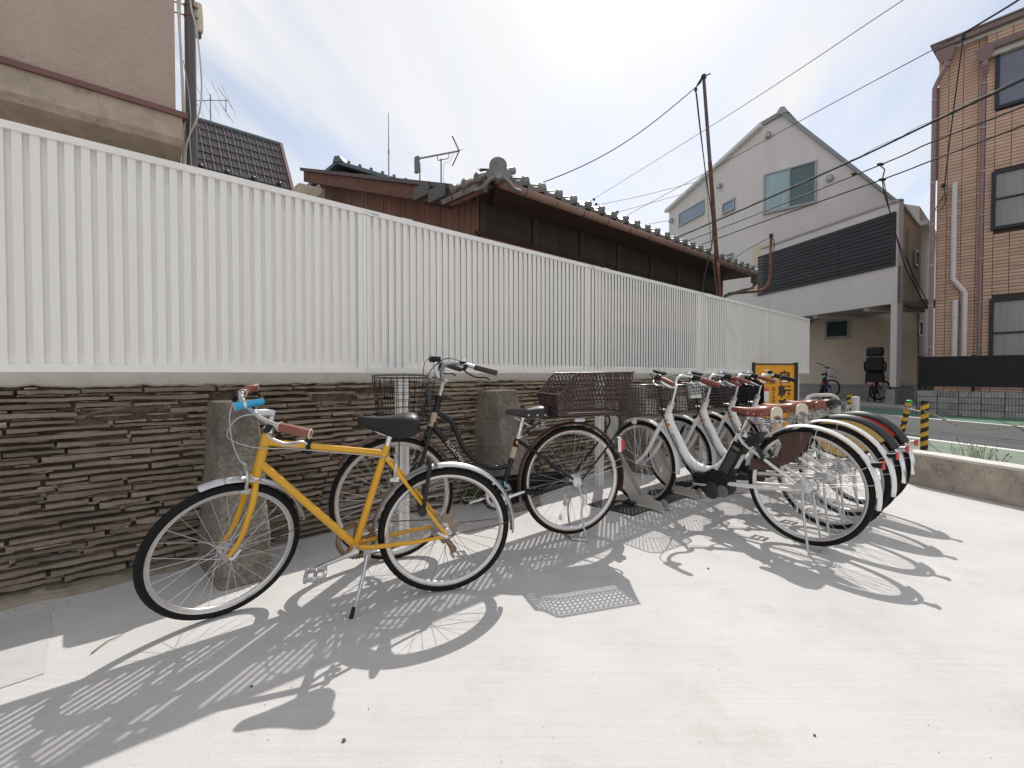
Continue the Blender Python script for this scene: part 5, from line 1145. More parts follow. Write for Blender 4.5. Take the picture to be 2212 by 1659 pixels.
    tubes(T, 'brake_cable', [(spline([(.72, .20, .925), (.80, .17, .90), (.86, .09, .81), (.80, .035, .752), (.71, .02, .735), (.66, .016, .732), (.42, .016, .700), (.30, .017, .682), (.245, .016, .665), (.215, .016, .64)], 6), .0026)], M_cab, None, n=6)
    tm = text_mb('tokyobike', .017, (.650, .0148, .7425), Vector((-.531, 0, -.068)).normalized(), (-.127, 0, .99)); T.part('lettering', tm, mat('white_print', (.70, .66, .55), .5), parent=fr, smooth=False)
    return T
TY = yellow_bike()
# U-lock on its rear wheel
LK = Thing('bicycle_lock', 'black cloth-covered U-lock looped over the yellow bicycle rear wheel', 'lock', TY.o.matrix_world, (0, 0, 0))
mb = MB(); mb.tube(spline([(.105, -.055, .43), (.085, -.055, .57), (.075, -.03, .645), (.075, .02, .655), (.085, .055, .60), (.105, .060, .45)], 5), .0095, 8); LK.part('shackle', mb, mat('lock_rubber', (.02, .02, .021), .7))
mb = MB(); mb.tube([(.112, -.085, .425), (.112, .090, .440)], .019, 12); LK.part('crossbar', mb, mat('lock_rubber', (0, 0, 0)), bev=.003)

# ---------------------------------------------------------------- black town bicycle
def black_bike():
    h = Vector((-.943, -.332)).normalized()
    T = bike_thing('bicycle', 'black town bicycle with a front wire basket and big brown rear basket', (.381, 3.055), h, 0)
    r = .343; zr = .362; W = 1.10; BL = M_blkm
    wheel(T, 0, zr, r, None, True, 36); ht, hb = Vector((.852, 0, .872)), Vector((.905, 0, .700)); X = steer_xf(hb, ht-hb, R_(8))
    w2 = wheel(T, W, r, r, X, True, 36); w1 = T.o.children[0]
    reflector(T, w1, 0, zr, .24, 292, None, .02); reflector(T, w2, W, r, .25, 318, X, .02)
    bb = (.475, 0, .300)
    fr = tubes(T, 'frame', [([bb, (.362, 0, .662)], .0165), ([ht, hb], .0185), (spline([(.864, 0, .815), (.845, 0, .806), (.780, 0, .760), (.738, 0, .678), (.708, 0, .612), (.650, 0, .540), (.58, 0, .492), (.51, 0, .471), (.425, 0, .482)], 5), .0155), (spline([(.880, 0, .755), (.868, 0, .720), (.80, 0, .635), (.709, 0, .520), (.60, 0, .405), bb], 4), .0175)], BL, n=14)
    for sg in (-1, 1):
        tubes(T, 'chainstay', [([(.475, sg*.03, .30), (.25, sg*.055, .325), (0, sg*.065, zr)], .0095)], BL); tubes(T, 'seatstay', [([(.368, sg*.018, .635), (.33, sg*.04, .605), (0, sg*.065, zr)], .0085)], BL)
    mb = MB(); mb.tube([(.405, 0, .525), (.385, 0, .590)], .0172, 14); T.part('tan_band', mb, mat('tan_tape', (.50, .40, .26), .6, var=.1), parent=fr); mb = MB(X); mb.tube([ht-(ht-hb)*.35, ht-(ht-hb)*.80], .0193, 14); T.part('tan_band', mb, mat('tan_tape', (0, 0, 0)), parent=fr)
    mb = MB(); mb.prism([(-.007, -.010), (.007, -.010), (.007, .010), (-.007, .010)], (.378, .0168, .618), (.95, 0, -.31), (.31, 0, .95), (0, .001, 0)); T.part('orange_sticker', mb, mat('orange_sticker', (.85, .30, .01), .5), parent=fr, smooth=False)
    mb = MB(); mb.prism([(-.006, -.016), (.006, -.016), (.006, .016), (-.006, .016)], (.452, .0168, .372), (.95, 0, -.31), (.31, 0, .95), (0, .001, 0)); T.part('blue_sticker', mb, mat('blue_sticker', (.20, .50, .58), .5), parent=fr, smooth=False)
    mb = MB(X); mb.tube([hb+Vector((.004, 0, -.004)), hb+Vector((.010, 0, -.03))], .022, 12)
    for sg in (-1, 1): mb.tube(spline([hb+Vector((.010, sg*.02, -.02)), (.935, sg*.044, .62), (.965, sg*.050, .53), (1.01, sg*.053, .43), (W, sg*.055, r)], 5), .0115, 10)
    T.part('fork', mb, BL)
    mb = MB(X); mb.tube([ht, ht+(ht-hb)*.12, ht+(ht-hb)*.2], [.022, .024, .016], 12); T.part('headset', mb, M_blkp)
    fender(T, W, r, r+.013, 35, 175, .026, M_bfen, X); fender(T, 0, zr, r+.013, -18, 196, .026, M_bfen, None)
    for sg in (-1, 1):
        for a in (160, 200): tubes(T, 'guard_stay', [([(0, sg*.066, zr), (math.cos(R_(a if a < 170 else 168))*(r+.014), sg*.026, zr+math.sin(R_(a if a < 170 else 168))*(r+.014))], .0022)], M_alu, n=5)
        tubes(T, 'guard_stay', [([(W, sg*.058, r), (W+math.cos(R_(168))*(r+.014), sg*.026, r+math.sin(R_(168))*(r+.014))], .0022)], M_alu, X, n=5)
    tubes(T, 'seatpost', [([(.362, 0, .655), (.333, 0, .765)], .0130)], M_chrome, n=12); mb = MB(); mb.tube([(.366, 0, .640), (.360, 0, .668)], .020, 12); mb.tube([(.355, -.025, .655), (.355, .03, .655)], .006, 6); T.part('seat_clamp', mb, M_alu)
    saddle(T, .180, .440, .824, .083, mat('dark_brown_saddle', (.020, .013, .012), .40, var=.1), None, springs=True, plump=1.0)
    # handlebar
    tubes(T, 'stem', [([ht, (.828, 0, .955), (.822, 0, .985)], .0110), ([(.822, 0, .975), (.80, 0, .992), (.826, 0, 1.0)], .012)], M_alu, X, n=12)
    bar = lambda sg: [(.826, sg*.0, 1.0), (.838, sg*.032, 1.005), (.848, sg*.055, 1.045), (.842, sg*.085, 1.085), (.805, sg*.13, 1.095), (.765, sg*.18, 1.090), (.715, sg*.225, 1.075)]
    HB = tubes(T, 'handlebar', [(spline(bar(-1)[::-1]+bar(1)[1:], 5), .0115)], M_alu, X, n=12)
    for sg in (-1, 1):
        mb = MB(X); mb.tube([(.722, sg*.220, 1.077), (.615, sg*.272, 1.048), (.610, sg*.274, 1.046)], [.0155, .0160, .014], 14); T.part('grip', mb, mat('dark_brown_grip', (.045, .030, .027), .6), parent=HB); lever(T, (.745, sg*.198, 1.083), M_blkp, X, sg, HB)
    mb = MB(X); mb.lathe([(.001, .034), (.014, .032), (.021, .022), (.023, .012), (.023, .008)], (.765, .168, 1.096), (0, 0, 1), 16); bl = T.part('bell', mb, M_chrome, parent=HB); mb = MB(X); mb.lathe([(.023, .010), (.023, -.004), (.012, -.01)], (.765, .168, 1.096), (0, 0, 1), 16); T.part('bell_base', mb, M_blkp, parent=bl)
    mb = MB(X); mb.box((.80, -.16, 1.095), (.86, -.10, 1.13)); T.part('shifter', mb, M_blkp, parent=HB, bev=.008)
    for pts in ([(.72, .2, 1.08), (.86, .16, 1.12), (.93, .05, 1.02), (.92, .02, .86), (.905, .02, .75)], [(.72, -.2, 1.08), (.88, -.12, 1.11), (.94, 0, 1.0), (.93, .01, .9), (.92, .03, .72)]): tubes(T, 'brake_cable', [(spline(pts, 6), .0026)], M_blkp, X, n=5)
    basket_wire(T, .905, 1.200, .175, .790, 1.018, M_blkm, X, nz=6, nx=8, ny=9, taper=.80, r=.0016)
    tubes(T, 'basket_bracket', [([(.92, 0, .86), (.95, 0, .83)], .008), ([(1.09, .055, .345), (1.10, .11, .80)], .0035), ([(1.09, -.055, .345), (1.10, -.11, .80)], .0035)], M_blkm, X, n=6)
    mb = MB(X); mb.box((.897, -.02, .87), (.915, .02, .94)); T.part('key_holder', mb, mat('bluegrey_plastic', (.10, .12, .15), .4))
    crank(T, bb, (.315, 0, .345), (.635, 0, .255), M_chrome, M_blkp, .085, M_alu)
    mb = MB(); ccp = [(bb[0]+.105*math.cos(R_(a)), bb[2]+.105*math.sin(R_(a))) for a in range(-90, 91, 15)]+[(.0+.05*math.cos(R_(a)), zr+.05*math.sin(R_(a))) for a in range(90, 271, 30)]
    mb.prism(ccp, (0, -.075, 0), (1, 0, 0), (0, 0, 1), (0, .006, 0)); T.part('chain_case', mb, M_blkp, bev=.002)
    chain(T, bb, .083, (0, 0, zr), .04, M_rust2)
    mb = MB(); mb.tube([(.09, .068, .30), (.085, .07, .27), (.075, .07, .235)], [.009, .010, .012], 8); mb.lathe([(.016, -.004), (.016, .004)], (.08, .065, .235), (0, 1, 0), 12); T.part('derailleur', mb, mat('cream_metal', (.55, .50, .42), .4, .4))
    mb = MB(); mb.lathe([(.001, .03), (.05, .03), (.052, .05), (.03, .075), (.001, .078)], (0, 0, zr), (0, 1, 0), 20); T.part('drum_brake', mb, M_alu)
    # rear rack, stand, lamp
    rk = tubes(T, 'rear_rack', [(spline([(.345, sg*.03, .665), (.31, sg*.05, .70), (.235, sg*.055, .742), (.18, sg*.07, .768), (-.20, sg*.075, .775), (-.285, sg*.072, .762), (-.305, sg*.07, .70), (-.21, sg*.068, .57), (-.02, sg*.07, zr)], 5), .0065) for sg in (-1, 1)]+[([(x, -.07, .770), (x, .07, .770)], .0055) for x in (.15, .0, -.15, -.25)], M_blkm, n=8)
    mb = MB(); mb.sphere((-.355, 0, .565), .032, 12, sc=(.75, .9, 1.35)); T.part('tail_light', mb, M_red); mb = MB(); mb.box((-.345, -.025, .52), (-.315, .025, .62)); T.part('lamp_base', mb, M_chrome, bev=.006)
    mb = MB(); mb.box((-.05, .05, .735), (.02, .075, .760)); T.part('key_tag', mb, M_clear, parent=rk, bev=.006)
    K = tubes(T, 'kickstand', [(spline([(.0, sg*.075, zr-.01), (-.03, sg*.085, .25), (-.015, sg*.095, .15), (-.045, sg*.12, .008)], 4), .0065) for sg in (-1, 1)]+[([(-.045, -.12, .008), (.03, -.06, .008), (.03, .06, .008), (-.045, .12, .008)], .0060)], M_alu, n=8)
    mb = MB(); P = [Vector((-.045+.012*math.cos(a), .085+.012*math.sin(a), .22+.10*i/60)) for i, a in enumerate([2*math.pi*9*k/60 for k in range(61)])]; mb.tube(P, .0022, 5); T.part('stand_spring', mb, M_alu, parent=K)
    # dress guard net
    mb = MB()
    for sg in (-1, 1):
        for i in range(10):
            a = R_(35+i*9.5); e = Vector((math.cos(a), 0, math.sin(a))); mb.tube([Vector((0, sg*.030, zr))+e*(r+.004), Vector((.05, sg*.058, zr+.04))+e*.10], .0010, 4)
        for j in range(7):
            mb.tube([Vector((.05*(1-t_), sg*(.030+.028*(1-t_)), zr+.04*(1-t_)))+Vector((math.cos(R_(35+k*10)), 0, math.sin(R_(35+k*10))))*(.12+(r-.12)*t_) for t_ in [j/6.2] for k in range(9)], .0010, 4)
    T.part('dress_guard', mb, M_blkp, kind='stuff')
    # rear basket: moulded lattice
    M_lat = mat('brown_lattice_plastic', (.060, .034, .034), .38, var=.08)
    x0, x1, hb0, hb1, z0 = .155, -.315, .125, .160, .785
    def rimz(t):                              # t 0 front .. 1 back along the side
        if t < .28: return .918+.125*(1-math.cos(math.pi*t/.28))/2*1.0-.01*(1-t)
        return 1.033+.012*(t-.28)
    def wall(u, v):                            # u round the rim 0..4 (front, left, back, right), v height 0..1
        k = int(u) % 4; f_ = u-int(u)
        if k == 0: xb, yb, t = x0, hb0*(2*f_-1), 0
        elif k == 1: xb, yb, t = x0+(x1-x0)*f_, hb0, f_
        elif k == 2: xb, yb, t = x1, hb0*(1-2*f_), 1
        else: xb, yb, t = x1+(x0-x1)*f_, -hb0, 1-f_
        zt_ = rimz(t); cx = (x0+x1)/2; k2 = 1+.10*v; ky = 1+(hb1/hb0-1)*v
        return Vector((cx+(xb-cx)*k2*.5+ (xb-cx)*.5*(1+.12*v), yb*ky, z0+(zt_-z0)*v))
    per = [.25, .5, .25, .5]
    def path(pts): return [wall(u, v) for u, v in pts]
    N = 120; us = []
    for k in range(4):
        n_ = int(per[k]/sum(per)*N)
        us += [k+i/n_ for i in range(n_)]
    mb = MB(); mb.tube(path([(u, 1.0) for u in us]), .0065, 8, closed=True); B = T.part('basket', mb, M_lat, label='brown woven-look plastic basket')
    mb = MB(); mb.tube(path([(u, 0.0) for u in us]), .007, 6, closed=True); mb.tube(path([(u, .035) for u in us]), .0045, 6, closed=True)
    mb.prism([(x1*.98, -.118), (x0*.95, -.118), (x0*.95, .118), (x1*.98, .118)], (0, 0, z0-.004), (1, 0, 0), (0, 1, 0), (0, 0, .006)); T.part('basket_floor', mb, M_lat, parent=B)
    mb = MB()
    for v in (.07, .105, .14, .175, .21, .245, .28): mb.tube(path([(u, v) for u in us]), .0017, 4, closed=True)
    for u in us: mb.tube(path([(u, 0), (u, .28)]), .0017, 4)
    nlat = len(us)
    for v in (.28, .30): mb.tube(path([(u, v) for u in us]), .0030, 5, closed=True)
    for i in range(0, nlat, 2):
        for sg in (-1, 1):
            pts = []
            for k in range(9):
                v = .29+.71*k/8; j = (i+sg*k*.62) % nlat; j0 = int(j); u0 = us[j0]; u1 = us[(j0+1) % nlat] if j0+1 < nlat else 4.0
                pts.append((u0+(u1-u0)*(j-j0), v))
            mb.tube(path(pts), .0036, 5)
    for v in (.40, .52, .64, .76, .88): mb.tube(path([(u, v) for u in us]), .0030, 5, closed=True)
    T.part('lattice', mb, M_lat, parent=B, kind='stuff')
    dx = Vector((-.162, 0, -.207)).normalized(); tm = text_mb('FLOATMIX', .034, (.757, .0182, .582), dx, (-dx.z, 0, dx.x) if False else (.787, 0, -.617), depth=.0006)
    dd = Vector((-.615, 0, -.788)); up = Vector((-.788, 0, .615)); tm = text_mb('FLOATMIX', .034, (.757, .0182, .582), dd, up*-1 if False else Vector((.788, 0, -.615))*-1, depth=.0006)
    T.part('lettering', tm, mat('silver_print', (.65, .64, .60), .5), parent=fr, smooth=False)
    return T
black_bike()

# ---------------------------------------------------------------- white electric hire bicycles
def ebike(label, R0, h, kind, steer=0.0, lean=0.0):
    T = bike_thing('electric_bicycle', label, R0, Vector(h).normalized(), lean, 'electric bicycles in the rack')
    r = .343; zr = .362; rf = .325; W = 1.19; zf = rf+.012; WP = M_whp
    w1 = wheel(T, 0, zr, r, None, False, 36); ht, hb = Vector((.918, 0, .805)), Vector((.968, 0, .682)); X = steer_xf(hb, ht-hb, steer)
    w2 = wheel(T, W, zf, rf, X, False, 36)
    reflector(T, w2, W, zf, .22, 35, X); reflector(T, w2, W, zf, .2, 188, X)
    fr = tubes(T, 'frame', [([ht, hb], .0215), (spline([(.945, 0, .735), (.928, 0, .672), (.855, 0, .545), (.791, 0, .440), (.719, 0, .383), (.623, 0, .362), (.540, 0, .395), (.470, 0, .470)], 6), .0315), ([(.55, 0, .350), (.395, 0, .655)], .0185)], WP, n=16)
    for sg in (-1, 1):
        tubes(T, 'chainstay', [([(.52, sg*.040, .300), (.25, sg*.058, .322), (0, sg*.066, zr-.01)], [.014, .013, .012])], WP); tubes(T, 'seatstay', [([(.405, sg*.015, .625), (.36, sg*.045, .585), (0, sg*.066, zr)], .0100)], WP)
    mb = MB(X); mb.tube([hb+Vector((.003, 0, -.004)), hb+Vector((.014, 0, -.03))], .024, 12)
    for sg in (-1, 1): mb.tube(spline([hb+Vector((.012, sg*.026, -.018)), (1.015, sg*.046, .578), (1.065, sg*.052, .480), (1.12, sg*.056, .400), (W, sg*.058, zf)], 5), [.016]*8+[.014]*6+[.011]*7, 10)
    T.part('fork', mb, WP)
    mb = MB(X); mb.tube([ht-(ht-hb)*.02, ht+(ht-hb)*.16], [.0235, .021], 14); T.part('headset', mb, M_alu)
    top = kind in ('yellow', 'red')
    fender(T, W, zf, rf+.013, 62, 186, .027, WP, X)
    if top:
        fender(T, 0, zr, r+.004, 28, 150, .036, mat('black_guard_cover', (.035, .035, .038), .42, var=.08), None, dome=.034); fender(T, 0, zr, r+.010, 150, 187, .024, M_chrome, None)
    else:
        fender(T, 0, zr, r+.013, 12, 190, .027, WP, None)
    for sg in (-1, 1):
        for a in (168, 152): tubes(T, 'guard_stay', [([(0, sg*.068, zr), (math.cos(R_(a))*(r+.014), sg*.027, zr+math.sin(R_(a))*(r+.014))], .0022)], M_alu, n=5)
        if not top: tubes(T, 'guard_stay', [([(-.01, sg*.068, zr), (math.cos(R_(100))*(r+.016), sg*.028, zr+math.sin(R_(100))*(r+.016))], .0022)], M_alu, n=5)
        tubes(T, 'guard_stay', [([(W, sg*.060, zf), (W+math.cos(R_(184))*(rf+.014), sg*.027, zf+math.sin(R_(184))*(rf+.014))], .0022)], M_alu, X, n=5)
    # tail light on the mudguard
    a = R_(151); e = Vector((math.cos(a), 0, math.sin(a))); c = Vector((0, 0, zr))+e*(r+.024); mb = MB(); mb.tube([c, c+Vector((-.046, 0, .004))], [.014, .020], 10); L_ = T.part('tail_light', mb, M_chrome if top else M_blkp)
    mb = MB(); mb.box(c+Vector((-.056, -.018, -.018)), c+Vector((-.046, .018, .028))); T.part('lens', mb, M_red, parent=L_, bev=.004)
    tubes(T, 'seatpost', [([(.395, 0, .650), (.352, 0, .755)], .0140)], M_chrome, n=12); mb = MB(); mb.tube([(.402, 0, .640), (.390, 0, .664)], .023, 12); mb.tube([(.385, -.03, .652), (.385, .04, .652)], .006, 6); T.part('seat_clamp', mb, M_alu)
    if kind == 'red': saddle(T, .185, .455, .815, .088, mat('black_saddle', (0, 0, 0)), None)
    elif kind == 'yellow': saddle(T, .185, .455, .825, .088, M_brs, M_brs)
    else: saddle(T, .180, .460, .820, .092, M_brs, M_crm)
    # motor and battery
    mb = MB(); mb.prism([(.70, .345), (.63, .350), (.56, .395), (.49, .385), (.44, .325), (.45, .245), (.47, .215), (.56, .195), (.62, .205), (.66, .255), (.72, .31)], (0, -.058, 0), (1, 0, 0), (0, 0, 1), (0, .116, 0)); mot = T.part('motor', mb, M_blkp, bev=.012)
    mb = MB(); mb.lathe([(.001, .082), (.040, .080), (.055, .072), (.060, .058)], (.562, 0, .245), (0, 1, 0), 24); T.part('motor_cover', mb, mat('black_rubbed_plastic', (.022, .022, .024), .55), parent=mot); mb = MB(); mb.lathe([(.001, .074), (.034, .072), (.042, .058)], (.490, 0, .250), (0, 1, 0), 18); T.part('motor_boss', mb, mat('grey_motor', (.14, .14, .14), .5), parent=mot)
    sd = Vector((-.155, 0, .305)).normalized(); sp_ = Vector((sd.z, 0, -sd.x)); o_ = Vector((.440, 0, .470))
    mb = MB(); mb.prism([(-.042, -.13), (.040, -.13), (.040, .125), (-.030, .135), (-.042, .12)], o_-Vector((0, .050, 0)), sp_, sd, (0, .10, 0)); bt = T.part('battery', mb, M_blkp, bev=.008)
    mb = MB(); mb.prism([(-.028, -.10), (.026, -.10), (.026, .06), (-.028, .06)], o_+Vector((0, .0502, 0)), sp_, sd, (0, .002, 0)); T.part('battery_label', mb, mat('dark_grey_label', (.055, .055, .058), .35), parent=bt, smooth=False)
    mb = MB(); mb.prism([(-.024, .075), (.024, .075), (.024, .095), (-.024, .095)], o_+Vector((0, .0502, 0)), sp_, sd, (0, .0025, 0)); T.part('maker_plate', mb, mat('bronze_plate', (.23, .20, .15), .4, .5), parent=bt, smooth=False)
    mb = MB(); mb.tube(spline([o_+sd*.13+sp_*.03, o_+sd*.158, o_+sd*.13-sp_*.03], 4), .008, 6); T.part('battery_handle', mb, M_blkp, parent=bt)
    mb = MB(); mb.prism([(-.043, -.05), (-.0425, -.05), (-.0425, .06), (-.043, .06)], o_-Vector((0, .03, 0)), sp_, sd, (0, .06, 0)); T.part('white_sticker', mb, mat('white_sticker', (.72, .74, .74), .5), parent=bt, smooth=False)
    bb = (.562, 0, .275)
    crank(T, bb, (.725, 0, .268), (.40, 0, .282), M_alu, M_blkp, .075, M_blkp, -.068); chain(T, bb, .072, (0, 0, zr), .04, M_rust2, -.068)
    mb = MB(); mb.box((.722, .10, .256), (.760, .102, .280)); T.part('pedal_reflector', mb, M_amb, smooth=False)
    mb = MB(); mb.lathe([(.001, .03), (.044, .03), (.048, .05), (.03, .07), (.001, .074)], (0, 0, zr), (0, 1, 0), 20); T.part('drum_brake', mb, M_alu)
    mb = MB(); mb.prism([(-.02, -.03), (.05, -.025), (.055, .01), (.02, .03), (-.025, .02)], (0, .072, zr), (1, 0, 0), (0, 0, 1), (0, .004, 0)); T.part('axle_plate', mb, M_alu, bev=.002)
    K = tubes(T, 'kickstand', [([(-.005, sg*.075, zr-.02), (-.02, sg*.085, .20), (-.050, sg*.10, .010)], .0075) for sg in (-1, 1)]+[([(-.05, .10, .010), (-.085, .09, .006), (-.085, -.09, .006), (-.05, -.10, .010)], .0070)], M_alu, n=8)
    mb = MB(); P = [Vector((.02+.010*math.cos(a_), .088+.010*math.sin(a_), .20+.11*i/60)) for i, a_ in enumerate([2*math.pi*9*k/60 for k in range(61)])]; mb.tube(P, .0022, 5); T.part('stand_spring', mb, M_alu, parent=K)
    # frame lock over the rear wheel
    mb = MB(); mb.prism([(-.055, -.03), (.055, -.03), (.06, .02), (.03, .035), (-.05, .035)], (.285, -.062, .615), Vector((.86, 0, -.5)), Vector((.5, 0, .86)), (0, .124, 0)); lk = T.part('wheel_lock', mb, mat('lock_black', (.016, .017, .020), .45), bev=.010)
    mb = MB(); mb.tube(spline([(.275, .058, .60), (.24, .060, .535), (.225, .05, .49), (.22, .035, .475)], 4), .013, 8); mb.tube(spline([(.275, -.058, .60), (.24, -.060, .535), (.225, -.05, .49), (.22, -.035, .475)], 4), .013, 8); T.part('lock_arms', mb, mat('lock_black', (0, 0, 0)), parent=lk)
    ux, uz = Vector((.86, 0, -.5)), Vector((.5, 0, .86)); mb = MB(); mb.prism([(-.028, -.03), (.010, -.03), (.010, .028), (-.028, .028)], Vector((.285, 0, .615))+uz*.0352, ux, (0, 1, 0), uz*.002); T.part('lock_display', mb, M_amb, parent=lk, smooth=False)
    # skirt guards
    if kind == 'guard':
        gp_ = [(0.157, 0.279), (0.129, 0.299), (0.085, 0.315), (0.027, 0.326), (-0.038, 0.327), (-0.032, 0.29), (-0.002, 0.23), (0.043, 0.173), (0.096, 0.129), (0.152, 0.097), (0.22, 0.072), (0.328, 0.054), (0.309, 0.131), (0.22, 0.139), (0.174, 0.147), (0.14, 0.169), (0.127, 0.197), (0.129, 0.249), (0.146, 0.274)]
        M_gd = mat('smoked_brown_plastic', (.085, .045, .034), .32, var=.25, vscale=6, alpha=.90, coat=.2, dirt=(.20, .14, .12, .5), dscale=8)
        for sg in (-1, 1):
            mb = MB(); mb.prism(gp_, (0, sg*.036, zr), (1, 0, 0), (0, 0, 1), (0, sg*.004, 0)); T.part('skirt_guard', mb, M_gd, bev=.001)
    if top:
        a0, a1 = 44, 140; gpoly = [((r+.006)*math.cos(R_(q)), (r+.006)*math.sin(R_(q))) for q in range(a0, a1+1, 6)]+[(-.12, .115), (.0, .07), (.13, .10)]
        m_g = mat('yellow_guard_print', (.62, .44, .15), .4, var=.03) if kind == 'yellow' else mat('red_guard_print', (.48, .03, .03), .4, var=.03)
        for sg in (-1, 1):
            mb = MB(); mb.prism(gpoly, (0, sg*.032, zr), (1, 0, 0), (0, 0, 1), (0, sg*.003, 0)); g = T.part('skirt_guard', mb, m_g, smooth=False)
            mb = MB(); P_ = [Vector((x_, sg*.0345, zr+z_)) for x_, z_ in gpoly]; mb.tube(P_, .006, 5, closed=True); T.part('guard_edge', mb, M_blkp, parent=g)
            if kind == 'yellow' and sg == 1:
                tm = text_mb('Smile', .05, (-.02, .0356, zr+.245), (-1, 0, 0), (0, 0, 1), depth=.0003)
                mb = MB(); mb.tube(spline([(.045, .0358, zr+.225), (.02, .0358, zr+.255), (.01, .0358, zr+.225), (-.01, .0358, zr+.245), (-.02, .0358, zr+.22), (-.035, .0358, zr+.265), (-.045, .0358, zr+.225), (-.10, .0358, zr+.228)], 5), .0012, 4); T.part('script_mark', mb, mat('dark_print', (.10, .06, .02), .5), parent=g)
            if kind == 'red':
                mb = MB(); mb.prism([(-.02, .24), (.03, .33), (-.005, .345), (-.06, .26)], (0, sg*.0352, zr), (1, 0, 0), (0, 0, 1), (0, sg*.0006, 0)); T.part('yellow_stripe', mb, mat('yellow_stripe_print', (.80, .50, .06), .4), parent=g, smooth=False)
                mb = MB(); mb.prism([(-.075, .25), (-.062, .262), (-.005, .346), (-.02, .346)], (0, sg*.0352, zr), (1, 0, 0), (0, 0, 1), (0, sg*.0009, 0)); T.part('white_stripe', mb, mat('white_stripe_print', (.75, .73, .70), .4), parent=g, smooth=False)
    # cockpit
    tubes(T, 'stem', [([ht, (.888, 0, .905), (.882, 0, .930)], .0115), ([(.884, 0, .918), (.895, 0, .935)], .016)], M_chrome, X, n=12)
    bar = lambda sg: [(.888, 0, .932), (.900, sg*.04, .935), (.930, sg*.070, .955), (.948, sg*.105, .995), (.935, sg*.150, 1.020), (.885, sg*.200, 1.012), (.82, sg*.238, .992)]
    HB = tubes(T, 'handlebar', [(spline(bar(-1)[::-1]+bar(1)[1:], 5), .0115)], M_chrome, X, n=12)
    m_g = M_blkp if kind == 'red' else M_brg
    for sg in (-1, 1):
        mb = MB(X); mb.tube([(.828, sg*.234, .995), (.77, sg*.255, .978), (.708, sg*.270, .955), (.700, sg*.272, .953)], [.0150, .0175, .0165, .0140], 14); T.part('grip', mb, m_g, parent=HB); lever(T, (.868, sg*.213, 1.007), M_alu, X, sg, HB)
        mb = MB(X); mb.tube([(.880, sg*.204, 1.012), (.832, sg*.231, .997)], [.019, .021], 10); T.part('switch_collar', mb, M_blkp, parent=HB)
    mb = MB(X); mb.lathe([(.001, .030), (.016, .028), (.024, .014), (.024, .006), (.010, 0)], (.905, -.185, 1.028), (0, 0, 1), 16); T.part('bell', mb, M_chrome if kind != 'red' else M_blkp, parent=HB)
    mb = MB(X); mb.box((.855, .140, 1.030), (.930, .205, 1.050), rot=Matrix.Rotation(R_(-18), 3, 'Y')); T.part('display', mb, M_blkp, parent=HB, bev=.004)
    for pts in ([(.86, .22, .99), (.98, .17, 1.03), (1.01, .06, .96), (.985, .03, .80), (.975, .03, .70)], [(.86, -.22, .99), (.99, -.15, 1.02), (1.02, -.02, .95), (.98, .025, .78), (.93, .035, .64), (.83, .037, .47), (.74, .036, .36), (.66, .036, .335)]): tubes(T, 'brake_cable', [(spline(pts, 6), .0034)], M_blkp, X if pts[-1][0] > .9 else None, n=6)
    M_bk = mat('brown_grey_wire', (.055, .044, .040), .35, .3) if kind != 'red' else M_blkp
    basket_wire(T, .985, 1.330, .200, .705, .945, M_bk, X, nz=9, nx=10, ny=12, taper=.74, r=.0023)
    tubes(T, 'basket_bracket', [([(.965, 0, .76), (1.01, 0, .76)], .010), ([(W, .062, zf), (1.165, .12, .712)], .004), ([(W, -.062, zf), (1.165, -.12, .712)], .004)], M_alu, X, n=6)
    mb = MB(X); mb.sphere((1.175, .105, .665), .024, 10); T.part('front_lamp', mb, M_clear)
    if kind == 'plain':
        mb = MB(X); mb.box((1.00, -.05, .83), (1.02, .10, .955), rot=Matrix.Rotation(R_(12), 3, 'Y')); T.part('basket_plate', mb, mat('white_plate', (.72, .72, .70), .5), bev=.004)
    if kind == 'red':
        for sg in (-1, 1): mb = MB(X); mb.box((.975, sg*.19-.004, .72), (1.34, sg*.19+.004, .93)); T.part('basket_panel', mb, M_blkp)
    c0 = Vector((.900, .0315, .612)); dd = Vector((-.073, 0, -.127)).normalized(); up = Vector((dd.z, 0, -dd.x))*-1
    if up.x < 0: up = -up
    if kind in ('guard', 'plain'): T.part('lettering', text_mb('PAS Natura', .024, (.858, .0322, .545), dd, Vector((-dd.z, 0, dd.x))*-1, depth=.0006), mat('dark_grey_print', (.12, .12, .13), .5), parent=fr, smooth=False)
    if kind == 'yellow': T.part('lettering', text_mb('PAS Natura', .024, (.858, .0322, .545), dd, Vector((-dd.z, 0, dd.x))*-1, depth=.0006), mat('dark_grey_print', (0, 0, 0)), parent=fr, smooth=False)
    if kind == 'red': T.part('lettering', text_mb('DAI', .030, (.862, .0322, .550), dd, Vector((-dd.z, 0, dd.x))*-1, depth=.0006), mat('dark_grey_print', (0, 0, 0)), parent=fr, smooth=False)
    mb = MB(); mb.prism([(-.010, -.012), (.010, -.012), (.010, .012), (-.010, .012)], (.920, .0318, .655), dd, Vector((-dd.z, 0, dd.x)), (0, .001, 0)); T.part('orange_sticker', mb, mat('orange_sticker', (0, 0, 0)), parent=fr, smooth=False)
    mb = MB(); mb.prism([(-.006, -.012), (.006, -.012), (.006, .012), (-.006, .012)], (.938, .0300, .685), dd, Vector((-dd.z, 0, dd.x)), (0, .001, 0)); T.part('red_sticker', mb, mat('red_sticker', (.60, .10, .08), .5), parent=fr, smooth=False)
    return T
d_ = Vector((.7305, .683))
R1, F1 = Vector((1.746, 2.869)), Vector((1.037, 3.768))
def hdg(F, R): return (F-R).normalized()
